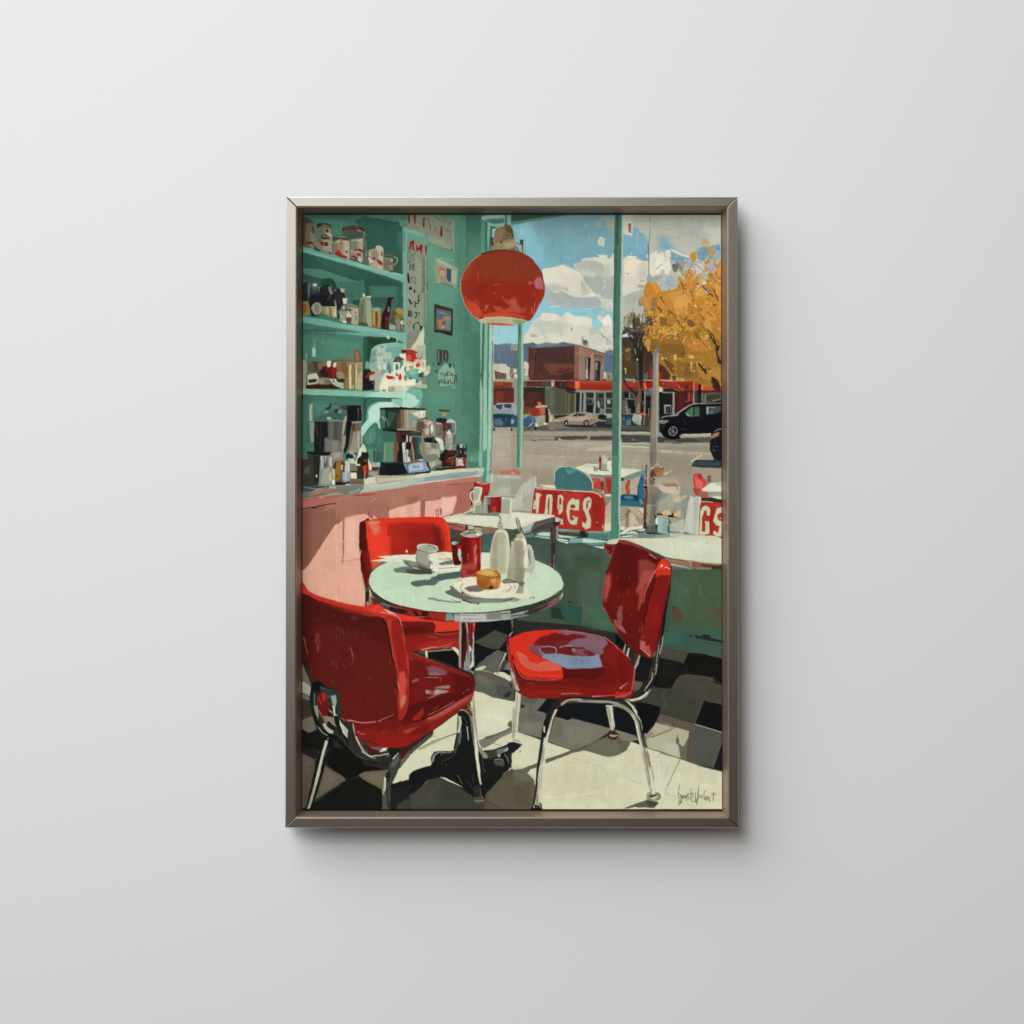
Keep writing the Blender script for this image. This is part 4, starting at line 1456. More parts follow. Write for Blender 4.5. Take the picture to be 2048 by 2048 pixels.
p 7c2a20 690,770 920,780 1250,780 1250,940 1000,930 920,890 760,880 690,850
p 93322a 780,790 1020,790 1010,870 800,850
s c25a45 12 760,790 760,840
s d36a4a 12 1020,840 1020,900
p c25a40 1050,900 1070,880 1085,920 1060,920
p 4a1f1f 1120,840 1160,840 1150,900 1120,890
s e0836a 14 1250,790 1250,920
p a03a2b 1260,790 1320,800 1320,920 1260,930
p ad5034 1380,850 1540,860 1600,920 1390,920
p d26a45 1375,845 1420,840 1410,910 1380,910
s d3654c 14 1395,900 1395,970
s c75844 8 1410,920 1540,920
p 5d1a17 1370,920 1700,930 1700,980 1380,980
p 2b2b26 90,930 600,920 600,1540 90,1540
p 3a3d37 100,940 320,930 320,1060 100,1060
s 8d948e 12 215,950 215,1055
s 8d948e 8 140,1062 330,1065
s 747b75 8 240,960 320,1050
p 1a1a18 130,960 205,960 200,1050 130,1050
p 55564e 100,1080 320,1070 320,1300 100,1300
p 1d1d1b 180,1080 300,1080 290,1200 190,1220
s 888c82 10 150,1100 180,1200
s 888c82 10 210,1260 290,1190
p 7a7c72 140,1170 190,1200 210,1300 170,1300
p 191917 230,1190 310,1180 310,1290 240,1290
s 2c211a 40>26 120,740 150,820 210,880 300,970 340,1060
s a9826a 5 130,800 220,880
p 6a513c 340,760 420,760 410,920 400,1100 385,1300 320,1300 330,1100 360,960
p 3b2a21 370,780 420,770 420,880 390,920
s 8c7258 8 345,1000 350,1290
p 8a7258 330,1150 380,1130 380,1300 320,1300
s 2c211a 34>20 420,760 390,860
p 191715 420,930 450,930 440,1090 400,1100
s a8b0a8 14 465,930 455,1300
p 55605c 470,940 560,920 560,1010 470,1010
p 1d1d1b 480,1020 560,1020 560,1300 480,1300
p 3a1c1e 390,1120 450,1120 450,1290 390,1290
s 9a9184 8 430,1100 430,1160
s 9f7f55 12 525,1210 520,1480
p a07a45 530,1420 555,1400 550,1500 535,1490
s a8aaa0 10 110,1305 330,1310
p 2f4654 100,1350 240,1330 240,1490 100,1490
p 4e7488 160,1410 240,1390 230,1480 160,1480
s a4b3b5 9 120,1370 130,1400
p 9ea59b 280,1310 400,1310 400,1500 360,1480 300,1460 250,1400
p b2b7aa 370,1320 410,1340 400,1460 380,1450
s 4d5350 8 310,1430 315,1460 335,1430
s 4d5350 8 350,1460 390,1430
p c8624a 390,1290 460,1290 490,1310 480,1340 400,1320
p 3f3a30 410,1340 550,1340 540,1500 400,1500
s 88857a 14 455,1340 450,1480
p 4b4a44 80,1490 560,1500 560,1600 80,1590
s 2e2d2a 12 80,1570 560,1585
s 706c60 10 90,1500 200,1510
p 1a1b19 690,950 930,930 930,1320 690,1380
p 5d6964 740,930 900,950 900,980 740,970
s a4aaa2 14 740,955 910,955
p c2c4b8 690,870 745,900 745,945 690,950
p 26251f 760,890 900,890 1000,940 1240,930 1240,970 940,960 750,950
p 55605b 770,1170 890,1160 890,1300 780,1310
p 9ba097 770,1160 880,1160 880,1180 790,1180 790,1300 775,1300
p 1e1f1c 800,1190 870,1180 870,1290 810,1290
s 6b6f68 8 840,1200 830,1280
p 8f9690 905,955 940,955 935,1310 910,1310
p 3d1d1b 940,960 1240,960 1240,1130 1100,1200 940,1320
p 511f1c 1000,980 1100,970 1080,1180 980,1250
p 6c2a24 1140,960 1230,960 1230,1100 1150,1120
s b84a3a 14 1180,960 1165,1100
s 9aa19b 14>10 1255,940 1240,1130
s e2b3a0 10 1120,1100 1140,1105
p 1d2223 1260,940 1370,900 1370,1130 1260,1130
p 383f41 1270,950 1310,950 1300,1130 1270,1130
p 151515 1325,820 1365,820 1370,1000 1320,1000
p 4d5450 1370,960 1700,960 1700,1130 1370,1130
p 3b3b2d 1450,1000 1680,980 1680,1110 1460,1110
p 6e6a50 1550,1080 1680,1060 1680,1110 1550,1110
s 8b938e 12 1440,990 1430,1120
s 8b938e 8 1385,980 1385,1130
c 121316 690,1480 690,1390 760,1350 960,1320 1020,1280 1200,1160 1260,1140 1500,1130 1720,1120 1720,1620 1060,1640 1040,1700 900,1720 780,1680 700,1590
s 8f9592 16 720,1370 830,1340 980,1330 1000,1310
s 9aa09c 16>10 980,1310 1080,1240 1210,1160 1300,1140
s a2a8a4 9 1300,1140 1480,1140 1720,1125
p 93a091 880,1310 960,1320 940,1335 890,1330
p 4a6a50 1110,1290 1220,1200 1250,1190 1250,1340 1160,1340
p 6aa06e 1110,1280 1170,1310 1200,1340 1140,1330
p 3f5a46 1255,1190 1340,1190 1340,1335 1255,1335
s 8fa68e 8 1150,1340 1340,1338
s 101114 12 1250,1180 1250,1340
p 3d4a48 1460,1190 1690,1180 1680,1270 1560,1310 1460,1310
p 93a09c 1455,1190 1490,1190 1485,1310 1455,1310
s a59468 12 1500,1200 1600,1200
p 556e68 1500,1270 1560,1250 1560,1300 1490,1310
p 6d7371 690,1410 760,1400 850,1410 810,1450 760,1470 690,1460
p a0664a 755,1410 850,1405 790,1440
p 909792 690,1420 750,1400 740,1420 700,1440
p 1e2124 690,1480 770,1470 800,1520 720,1580
s 40464a 8 1030,1530 1060,1555 1120,1555
s 40464a 6 1100,1380 1110,1490
s 2e3338 8 1380,1200 1370,1400
e 0d0d0f 905,1590,140,130,20
e 6f7170 918,1585,76,80,20
e 1a1b1d 918,1585,58,62
s 7a7c7b 14 918,1585 918,1510
s 7a7c7b 14 918,1585 980,1610
s 7a7c7b 14 918,1585 940,1660
s 7a7c7b 14 918,1585 860,1630
s 7a7c7b 14 918,1585 860,1550
p 9d9984 80,1590 560,1600 560,1650 80,1640
s bcb79f 10 80,1610 500,1605
p 434440 80,1640 560,1650 560,1760 80,1770
p 3d3e3b 660,1670 780,1680 900,1730 1060,1700 1520,1680 1520,1770 660,1770
p aaa58f 1060,1630 1530,1620 1520,1670 1050,1670
s c5bfa6 10 1060,1640 1520,1630
p 8e8f84 670,1600 720,1610 760,1670 670,1660
s 8d8b7c 10 780,1745 970,1750
p 57534a 1300,1690 1500,1680 1500,1760 1400,1770 1250,1710
e 777565 270,1720,26,16
s 777565 8 280,1725 340,1730
p a09b87 80,1770 560,1780 560,1950 80,1950
p 9a9581 660,1770 1520,1770 1520,1950 660,1950
s b5af98 22 80,1775 520,1790
s 6e695c 8 80,1805 540,1815
s cfc9ae 18>12 80,1820 540,1850
p 8f8a78 660,1820 1480,1830 1480,1900 660,1900
s c6c0a6 8 300,1895 380,1900
s c8c2a8 18 420,1900 540,1910
s 4c4a42 10 900,1780 1060,1780
s c8c2a8 12 670,1890 1520,1925
c 15181b 1515,1760 1560,1640 1600,1580 1640,1550 1720,1540 1720,1950 1530,1950 1510,1850
s 7f8890 14 1580,1590 1640,1555 1720,1545
p 7d6a55 1525,1700 1560,1620 1660,1590 1650,1660 1560,1700
p a5714f 1540,1700 1600,1620 1650,1610 1640,1660 1570,1695
s 5d646c 8 1550,1830 1620,1840
s 5d646c 8 1540,1880 1610,1890
s 3a4148 8 1580,1720 1640,1860
p 82857a 600,320 690,300 670,900 660,1950 545,1950 550,1400 590,900
p 9aa093 650,330 680,320 672,1100 660,1900 640,1900
p 6f6d62 560,900 600,900 590,1950 545,1950
p 8c7f72 600,880 650,880 640,1700 560,1700
p 6b7a80 620,330 660,330 655,400 630,420
p 5d7d96 650,240 690,240 690,300 650,300
s 3c3a34 12 690,280 750,330
s a8743c 30 690,340 740,345
p 7d7466 555,1720 650,1700 650,1950 548,1950
T 604 906 8.018
p 4a7a67 -10,-10 1720,-10 1720,560 -10,640
p 75a08c 1060,-10 1250,-10 1260,200 1090,180
p 2f5548 1150,-10 1300,-10 1280,170 1150,170
s 1e332c 14 1165,60 1150,170
p 527d62 1340,-10 1470,-10 1470,170 1310,160
p 7fa186 1390,-10 1450,-10 1440,60 1400,60
p 6a4630 1470,-10 1530,-10 1520,180 1480,180
p 241d1a 1530,-10 1610,-10 1620,180 1525,180
p 8d8f88 1610,-10 1660,-10 1690,180 1640,180
p c6c7bc 1670,-10 1720,-10 1720,160 1690,160
p 868c7b -10,560 300,520 1000,470 1230,390 1720,390 1720,560 900,680 -10,760
p b9b699 980,450 1230,385 1720,385 1720,440 1300,500 1000,540
p c6c2a4 990,430 1220,395 1210,490 1010,530
p a59f86 1230,390 1700,385 1690,400 1240,430
p a9b7a2 980,540 1300,500 1720,440 1720,560 1300,620 920,665 940,600
p b3bda8 1060,530 1720,460 1720,500 1100,590
s 8b937f 16 1200,520 1400,490 1650,455
p 6d7567 540,560 980,530 980,600 900,670 700,690 540,650
s 94a08e 22 760,660 860,640 930,595
p 3a4841 -10,540 500,560 350,600 200,610 160,635 -10,640
s 8f9c8d 12 20,570 240,600 400,575
s b0b8a6 20>10 430,570 540,575
s c3c8b6 14 690,525 750,520
p 5d6c61 -10,640 160,635 180,720 -10,770
p 8c6a58 130,640 460,600 640,580 600,640 380,690 200,740 60,730
p a1705f 150,650 400,620 520,620 300,665 140,690
s a89a86 9 280,750 400,700 560,670
s 55463c 8 60,740 250,700 400,690
p 3d4a42 -10,600 160,610 150,640 -10,640
p 8d5f50 -10,780 500,700 900,680 1720,560 1720,1300 400,1940 -10,1950
p a56f5f 300,780 700,700 1500,590 1720,570 1720,860 1390,940 1380,1060 1000,1010 660,1060 400,900
p a0695b/8 560,850 1400,760 1380,1060 1050,1010 680,1050 560,1180
p 8a5c4b/8 -10,950 560,900 560,1180 250,1600 -10,1940
p a5695b -10,790 560,740 560,820 200,870 -10,900
p b0604e -10,790 200,765 400,740 700,700 500,760 100,830
p 7c5142/6 -10,960 130,940 130,1800 -10,1940
p 9d4336 780,700 1170,668 1180,680 1100,700 850,720
p c89f88 1100,800 1170,750 1180,765 1120,805
s 34201a 16 -10,920 120,900 220,890
s 34201a 14 230,885 400,850 550,830
s 4a3029 8 280,880 300,870 330,885
s 34201a 22>10 150,905 230,900 240,880
s 3c2a24 7 540,835 545,880
s c59a88 12>8 350,940 415,925
s b88c78 10>6 545,950 550,1070
s d8b8a0 9 270,750 340,735
c dba58e -10,1960 60,1880 300,1530 530,1180 580,1180 680,1075 800,1040 1000,1010 1060,1030 1120,1090 1080,1110 920,1150 920,1700 960,1960
p dba58e -10,2700 -10,1990 60,1890 530,1175 570,1180 680,1070 800,1038 1000,1005 1050,1030 1060,1090 1130,1080 1150,1020 1210,1070 1220,1150 940,1180 950,1950 1100,2700
p d5a087/8 400,1500 540,1350 550,1930 380,1930
p dfac97/6 690,1080 900,1040 920,1700 690,1740
s e4b9a3 9 540,1190 540,1400 555,1600 550,1900
s c8927c 18 650,1760 800,1750 930,1720
s c48f7a 8 660,1800 655,1950
s 6d4f42 14 668,1080 665,1400 650,1800
s 8d6a5b 8 650,1100 650,1600
s 5d4437 9 1075,940 1065,1100
s 5d3f33 8 1385,880 1385,1060
p dba58e 1390,945 1560,890 1720,855 1720,1075 1390,1075
p e2b09c/4 1560,900 1720,870 1720,1060 1560,1060
s b07c6a 6 1610,750 1620,880
s c08c7a 8 980,1100 1010,1110
p 2a2f2a -10,-10 660,-10 660,120 280,530 260,540 -10,560
p 32352f 60,130 280,60 280,520 -10,560
p 4e5f55 -10,30 120,50 100,120 -10,130
p 3a2c24 -10,180 60,170 60,280 -10,290
p 48483a 30,240 120,240 110,360 20,350
p 1e221f 130,100 290,60 290,520 160,520
c c6ccbd 215,375 240,370 240,410 220,400
p 7d8076 285,80 470,60 480,530 270,540
p 9aa096 300,90 350,80 350,300 300,300
p b5b9ab 290,80 305,90 300,260 290,260
p 5d5f57 350,110 430,100 420,260 340,280
p 8a8e82 390,250 460,230 470,520 330,530
s b9bbaa 14>8 330,90 320,290 340,340
p b3a98a 420,60 470,60 460,250 420,260
p a59c7a 430,350 480,300 480,460 430,470
p 7a7468 470,-10 660,-10 650,150 520,170 470,300
p 8a8377 490,10 600,0 560,120 500,120
p c2ad7c 475,270 520,270 520,460 500,440
p d6d2b9 475,455 520,460 515,530 475,525
p 775325 540,160 640,140 690,190 690,470 630,480 525,470
p 5d3f1d 610,140 690,160 680,330 640,320
p 86632e 560,190 620,170 610,450 560,460
s a39066 8 560,170 545,450
e 3d2a15 560,392,16,18
p c6c6b8 630,215 650,215 650,300 640,300
p 7d8a8c 640,320 690,320 690,480 650,485
p b9bab0 690,145 750,150 765,190 760,320 690,330
p 8a9794 690,320 770,330 760,480 680,490
p aab1a5 625,440 660,445 660,480 625,475
p 1e2325 525,480 680,490 760,480 770,500 690,530 530,540
p 221f1b 690,50 820,-10 880,40 810,110 700,120
p 9b9b8b 750,-10 830,-10 830,40 760,40
p b9b8a2 770,120 830,120 850,180 800,190
c d2ceb4 770,180 820,150 850,220 840,250
p 776f5c 780,200 880,230 880,320 780,320
p 27231f 780,310 880,310 875,340 780,335
p d2cbac 775,340 870,340 870,430 775,430
p 605042 770,440 800,430 960,440 1000,480 990,520 780,520
p 453831 830,460 860,450 860,500 840,500
p 8a7a66 800,440 930,445 930,455 800,455
p 1d1c18 880,130 950,30 1040,0 1060,60 1050,430 880,430
p 2a2018 900,170 940,160 940,420 890,420
p d6d2b0 905,-10 945,-10 945,80 880,120 860,180 930,200 930,230 850,215 850,160 890,80
p 5d3420 970,130 1040,120 1060,200 1000,180
p a04428 975,240 1030,220 1050,300 1030,330 985,320
p 6e1d17 1030,190 1060,200 1060,410 1030,430
p 7a2119 970,300 1000,300 990,400 965,430
p 7c8a66 1000,320 1025,330 1020,430 990,430
c d8c8a8 1060,150 1110,210 1110,290 1080,290
p a07a60 1070,140 1100,140 1100,210 1080,200
p 17140f 1000,20 1050,0 1070,80 950,110
s 8d8d80 7 985,110 1040,100
p 7fa290 1110,170 1210,170 1240,210 1230,240 1110,230
s c9d0bc 10 1200,180 1240,190 1235,230 1140,235
p 3a2820 1120,250 1220,240 1220,310 1120,300
p 9c5d45 1110,310 1225,290 1220,330 1110,330
p 8a8d7e 1070,330 1220,320 1210,390 1120,400 1070,380
s 2f2a22 10 1090,405 1180,400
s a8a48a 7 1215,340 1210,480
p 171c1e 1250,170 1640,180 1720,300 1720,385 1230,375
p 20262a 1260,180 1640,185 1660,260 1250,260
s b0b6ae 12>6 1650,200 1700,300
T 814 906 8.018
p 5a8d77 940,-10 1200,-10 1180,270 940,280
p 6ba38b 1030,0 1060,0 1050,160 1035,160
p 497562 970,150 1170,170 1170,260 960,270
p 7fae98 1160,-10 1220,-10 1210,260 1155,230
p 4f8a76 1215,-10 1290,-10 1280,480 1210,480 1210,280
p 8cbaa2 1290,-10 1350,-10 1345,290 1335,500 1280,480
p 3e6b5e 1325,300 1345,300 1340,370 1320,350
s 3a2f29 7 1352,0 1345,260
p c4c6b0 -10,390 380,320 940,270 1240,260 1240,300 1220,390 1110,410 -10,550
p cfcbad 0,370 380,330 700,285 930,280 930,300 500,340 60,410
p 8a9c98 280,410 700,345 1150,310 1160,370 900,420 380,470 280,490
p 9fb0a6 -10,440 300,410 280,490 -10,530
p b7c1ad 960,280 1240,265 1240,310 960,310
p aab4a0 1150,320 1235,315 1210,390 1150,370
s b0c0b0 12 0,535 300,490
p d8d5b8 380,320 690,285 690,300 390,340
p a46a5c -10,555 500,480 1110,400 1140,480 1060,520 1020,900 900,1000 700,1010 -10,860
p a96f60 -10,560 600,480 800,560 600,700 240,780 -10,850
p b87366 560,480 1110,405 1110,470 800,500 560,530
p a26659/8 800,560 1030,520 1010,880 830,960 760,980
p 93604f/6 -10,740 210,690 210,790 100,840 -10,850
s 8f4238 14>8 640,535 850,520 1010,500
p dba08f -10,860 150,830 215,780 215,1060 -10,1060
p e0aa9a/4 100,850 210,800 210,1040 100,1040
p e0a596 300,790 560,760 560,735 800,705 800,790 730,1000 560,1060 285,1050
p e8b6a8/4 560,745 790,715 720,960 560,1000
p 8f6453 220,770 240,780 300,790 280,1050 225,1050
s 7c4c40 9 290,790 440,785 560,750
s 7c4c40 8 610,740 795,705
s 4f332b 9 465,930 475,1040
s 4f332b 8 465,930 500,960
s 4f332b 8 512,900 505,1050
e 4a3a33 550,965,12,60
p cfa494 1030,900 1060,920 1060,950 1010,940
s c9b7a4 9 920,985 1060,940
s ddd6ba 10 1010,935 1070,930
p 7d7c6b 220,40 560,60 570,200 420,270 340,160 220,120
p 8d8c7a 310,60 520,80 510,150 340,180
p a0a08c 360,200 440,180 440,240 380,270
p 6f6e62 400,210 560,140 570,230 400,280
p c5c7b8 370,210 440,180 430,200 380,260
p b4b5a5 300,-10 380,-10 360,110 300,100
p 9c9b8a 390,20 540,40 490,110 370,100
p 201b19 220,50 310,60 290,130 220,110
p 252220 530,40 610,20 620,240 560,240 510,100
p 3a1c18 620,-10 770,-10 760,230 610,240
p 572a20 610,110 760,90 760,200 610,180
p 5d5a4f 680,100 760,80 720,110
p 1c1a19 780,-10 960,-10 960,130 790,100
s c8c4b2 10 860,20 870,60
s c8c4b2 9 905,10 920,40
p 6e2219 775,225 945,220 945,265 775,275
p b9c2ae 775,100 920,100 900,225 780,225
e 3a3a33 845,165,60,62
e bcc6b2 848,168,52,54
s 4a4a42 8 830,190 870,165 890,190
p 7a2a20 895,110 945,110 945,200 910,190
s c9bfa8 12 920,90 960,130
p 2b211c 460,270 780,240 780,280 480,300
p 2a2724 300,170 340,165 385,310 360,350 320,330
p 24211e -10,340 330,315 370,345 200,350 -10,370
p 8fa6b8 20,230 50,180 310,170 350,310 150,330 20,340
p a3b8c6 30,250 70,190 290,180 300,240 120,250
p 7a8f9f 270,190 310,180 335,290 300,290
s 3a4248 9 80,250 210,250
s 3a4248 8 110,230 130,215 160,240
s 3a4248 8 170,235 210,210
s c8c8b8 9 320,180 365,300
p cbc9b5 210,125 260,120 260,150 220,140
p 1c1a18 -10,-10 110,-10 110,140 20,150 -10,100
p bdbcb0 10,90 40,80 60,170 20,170
p 4d4335 90,-10 140,-10 130,120 100,130
p 31423a 130,-10 220,-10 220,110 140,130
p 6d6656 100,130 320,110 330,160 100,180
p 5d5a4d 30,150 110,120 130,170 20,200
p a69c88 1370,-10 1720,-10 1720,420 1355,380
p 988f7b/6 1380,260 1500,270 1480,380 1370,370
p b0675a/3 1490,300 1720,300 1720,365 1500,365
s ab8a7a/2 10 1420,255 1700,265
p b0a58e/6 1420,0 1720,0 1720,120 1420,150
s 8f7f6a 7 1420,85 1700,80
p a4a491 1360,370 1720,410 1720,720 1320,710 1340,520
p b5b8a6 1440,380 1720,380 1720,430 1440,410
p 9a9b88/6 1380,500 1720,460 1720,560 1400,640
p a8b09e/6 1500,560 1700,560 1640,680 1450,690
p b8c0ac 1350,340 1390,370 1380,500 1345,510
s 6b6f60 8 1345,620 1340,700
p c8ccaf 560,1070 760,1010 960,990 1720,1000 1720,1250 1450,1230 980,1180 640,1130
p d0d3b8 700,1060 1000,1020 1450,1040 1440,1200 980,1160 650,1110
p 70776a 890,1010 1080,960 1210,990 1500,990 1450,1040 1200,1030
p 8a9484 950,1010 1050,1000 1100,1030 980,1030
s d6d0b2 12 920,985 1060,945
p 8e1e1c 1080,490 1340,505 1330,600 1310,700 1240,730 1220,780 1190,720 1180,580 1060,580
p 6e1917 1020,620 1060,580 1060,880 1025,860
p 9c2923 1100,495 1330,515 1310,650 1210,640 1150,560
p 6e3a22/4 1190,740 1240,700 1220,850 1190,860
s d2c8b0 12 1120,490 1220,515 1330,505
p c0c3aa 1080,570 1130,565 1210,580 1200,680 1170,740 1195,820 1195,960 1190,990 1060,990 1060,850 1090,700
p a5ab94 1090,590 1170,590 1160,700 1110,820 1070,840
p b4b79d 1070,840 1190,800 1195,880 1070,980
s dedcc4 18 1200,580 1200,640 1160,760 1090,830
s d9d8c0 24>16 1075,630 1030,670 1030,760 1075,830
s ccccb2 10 1090,640 1060,700 1070,790
s e6e2cc 12 1085,575 1140,570 1200,575
p 8d937f 1100,880 1190,850 1190,990 1090,990
p 8a9080 1245,730 1285,730 1290,850 1300,1000 1220,1000 1205,900
p a0a693 1250,740 1270,740 1265,980 1230,980
p 70695e 1285,730 1350,725 1340,990 1300,1000
p 3f2a28 1300,850 1340,860 1335,990 1310,980
p 8c1a19 1345,730 1520,725 1515,980 1340,980
p 7a1616 1440,740 1510,740 1510,970 1450,980
p a04038 1370,880 1430,880 1430,980 1370,980
s b06a60 8 1385,760 1385,830
s d8d2bc 10 1240,722 1520,720
p c6c9b0 1530,730 1640,735 1680,760 1680,1000 1520,1000
p 9aa08c 1520,770 1660,770 1660,1000 1520,1000
p c9ccb4 1660,760 1690,770 1680,990 1650,990
p b0b294 1550,750 1620,740 1650,760 1580,765
s 6a5a44 10 1480,960 1500,990
p 4c403d 680,1240 960,1270 900,1300 860,1350 830,1480 720,1470 700,1300
p 3a3836 690,1400 880,1380 860,1480 720,1600 690,1500
p a85a50 640,1140 980,1185 980,1260 870,1270 680,1230
p b9776b 700,1150 960,1190 960,1210 750,1190
s 4d2723 9 640,1170 750,1170 960,1190
s 34211f 12 680,1170 800,1200 900,1220
s 4d2723 7 670,1210 740,1230
p 4d2422 950,1190 1000,1200 980,1260 930,1255
p b4b8a0 980,1190 1080,1200 1070,1250 980,1250
p a39a7a 1090,1190 1200,1200 1200,1290 1080,1280
p 7a6d5a 1200,1210 1440,1230 1420,1290 1330,1340 1210,1320
p 8a5f50 1330,1250 1430,1240 1410,1300 1330,1330
p 34201c 1090,1195 1200,1205 1200,1225 1080,1210
p 3d5a4f 1190,1320 1400,1320 1360,1460 1340,1610 1190,1610
p 46655a/4 1200,1500 1345,1480 1340,1610 1200,1610
T 1024 906 8.018
p 9d937f -10,-10 1620,-10 1620,420 1290,420 1200,600 400,580 -10,700
p a69c88/10 200,50 900,60 900,300 200,300
p aba18d/6 500,30 950,100 1400,60 1620,80 1620,130 900,120 480,90
s b9b39c 8 470,85 940,85 1180,110
s 7f6f5c 8 290,20 600,35
s 7f6f5c 7 690,70 900,75
s c3bda6 12>6 760,75 940,85
p 958b77/10 180,300 700,300 690,540 400,540 250,500
p 6ba38b 75,-10 175,-10 165,260 75,260
p 4f8a74 90,-10 140,-10 130,255 80,255
p 9cc3a8 145,-10 175,-10 160,260 140,260
p 9c9585/4 -10,280 320,300 380,400 160,500 150,600 -10,680
p b06a5c/2 -10,280 60,275 150,320 130,385 70,380 -10,370
e d0a090 25,340,16,16
p b0b4a0/3 -10,380 90,375 170,400 160,430 -10,440
p a9a999 370,400 400,380 400,560 380,600 340,960 200,950 30,960 -10,760 90,690 150,590 200,500 250,480 320,410
p bcbcab 385,380 402,400 400,560 370,600 360,580
p b0b1a2 180,520 340,430 340,700 200,760 50,700
p b7b4a2 -10,750 200,730 180,900 0,950
p a5a394 200,740 370,620 340,830 200,930 170,900
s 6f6e60 8 190,740 170,830
s c7c5b2 8 30,700 200,740
s 77766a 6 0,750 60,735
p d2d0b9 -10,700 10,800 0,960 -20,960
p d5d8bf 1020,260 1220,190 1620,220 1620,385 1250,365 1130,320
p c3c7ae 1080,250 1220,205 1560,230 1300,260
s 4d5a52 14 1270,365 1400,380 1620,385
p 83907f 1250,380 1620,395 1620,440 1290,440
p 83897a 1315,235 1350,230 1360,260 1410,260 1400,310 1320,310
p 7e2320 1410,90 1445,90 1445,300 1405,295
p 3c1512 1400,110 1440,110 1440,160 1405,160
p a86a5a 1415,60 1440,55 1445,100 1410,100
s d8d4c0 7 1405,110 1405,290
p b5b8a3 1460,60 1510,60 1540,120 1540,210 1460,190
p 959a88 1450,190 1550,200 1550,310 1440,300
p d7d8c4 1540,150 1610,150 1610,200 1560,230 1560,300 1540,280
s 3a3d36 14>10 1580,90 1565,140
p cfc8ae 1570,200 1610,190 1600,260 1570,250
s 3a3d36 8 1440,300 1570,300
s d8d6bf 12 1380,300 1420,295
s 8f8a7a 5 1370,10 1410,60
p b4402f 1290,430 1430,430 1450,610 1310,605
p c0503c 1300,440 1420,440 1350,500 1320,540
p 8a3a2a 1430,480 1480,470 1490,610 1440,620
p 3c3a2c 1440,500 1475,460 1480,540 1450,570
p a13c33 1490,410 1620,410 1620,720 1500,690
p 8f3530 1530,460 1620,460 1620,650 1530,640
s c88a74 8 1500,430 1530,600 1530,680
p 6b7d70 1300,610 1490,615 1490,650 1330,650
p a0a58e 1440,640 1490,630 1490,660 1460,670
p d8d6c4 1500,685 1600,680 1610,725 1510,725
p 8a836e 1500,720 1610,720 1560,840 1500,880
p c2b79d 1560,850 1600,780 1605,1280 1470,1280 1500,900
p cfc8b0 1500,1160 1605,1150 1600,1270 1480,1275
p b5a98f 1520,900 1600,830 1600,1060 1510,1060
s 6a6050 7 1560,1080 1580,1110
c 3d6a68 690,450 690,340 740,270 800,248 900,250 1050,280 1180,350 1270,450 1305,560 1300,620 1100,640 730,610 700,540
p 4f8684 850,270 1030,300 990,350 920,370 880,330
p 4c807d 1090,320 1160,350 1110,350
s cfd8c8 10 690,480 690,340 750,265 800,245 900,248
s 9fbab0 9 960,265 1100,310 1200,370
s d9ddcb 14 1210,365 1260,420 1300,500 1300,600
p 4a7a76 730,570 900,600 1200,630 1200,640 740,610
p d6d3bb 440,530 690,540 720,600 560,580
s 8d8470 8 440,545 560,580 720,600
p c9c4ac 400,570 560,580 720,600 560,600 400,590
s ad8c6e 7 410,550 560,575
c a12c22 375,605 400,595 700,620 1000,630 1300,660 1440,690 1500,790 1505,900 1490,1200 1460,1270 1250,1285 1000,1250 740,1230 500,1020 330,990
p a12c22 372,605 480,600 900,630 1330,665 1330,1285 1200,1280 740,1230 700,1010 330,990
p 95251e/6 1080,650 1400,690 1480,800 1460,1200 1340,1250 1280,900
p 8c2620/4 500,640 740,640 730,980 650,960
p ab3528/6 860,640 1140,660 1130,1000 1080,1220 880,1200
s b03024 12 380,590 500,600 480,585
s d7c3a8 10 400,600 700,615 1000,630
s dcc8ae 16 1000,632 1200,640 1340,660
s d9b79e 22>12 1350,665 1410,690 1450,740
s e8d8c0 14 1410,710 1450,725
s c98a70 8 860,650 850,690
p c2c2a4 395,660 440,665 485,690 450,750 430,990 385,990 395,920 340,930 360,800 375,770 390,800
p a12c22 385,930 340,930 335,990 380,980
p c2c2a4 345,850 380,860 380,910 345,910
s a12c22 8 370,880 395,870
p c2c2a4 565,690 650,690 660,760 650,930 640,1010 525,1005 545,860
p a12c22 595,740 612,740 610,850 605,940 600,1010 580,1005 585,950 575,880
p c2c2a4 750,700 800,690 835,740 825,850 825,960 790,1010 760,1015 755,960 770,935 740,930 740,830
p a12c22 770,740 790,735 805,780 800,920 775,930 760,900
p c2c2a4 770,850 800,860 800,930 770,900
p c2c2a4 690,1050 740,1060 800,1090 830,1080 825,1180 780,1165 800,1110 700,1110
p c2c2a4 720,1090 770,1090 760,1130 700,1120
p c2c2a4 990,745 1030,775 1085,770 1085,860 1080,945 1000,945 960,925 930,950 930,1080 950,1110 1000,1100 1010,1080 965,1040 990,1035 1040,1060 1065,1050 1050,1175 990,1180 940,1160 900,1090 885,960 895,860 930,790
e a12c22 985,882,42,34
p c2c2a4 1235,720 1280,760 1285,830 1270,900 1240,960 1270,1040 1280,1110 1270,1220 1190,1255 1140,1210 1140,1130 1190,1160 1215,1090 1190,1010 1150,920 1145,820 1170,760
p a12c22 1230,780 1210,800 1195,860 1205,920 1225,900
e a12c22 1250,800,13,16
e e0b09a 1375,1140,9,13
s e0c4a8 12 1470,1180 1460,1240
p cfd2b8 -10,970 300,990 690,1030 690,1060 240,1200 150,1230 -10,1250
p dadabf 20,980 300,1020 620,1050 300,1110 150,1180 80,1050 -10,1050
p c5ccb4 330,1000 640,1015 700,1030 560,1060
s dedec6 8 120,985 560,1015 640,1020
p b9bfae 690,1050 740,1060 800,1090 760,1130 700,1130
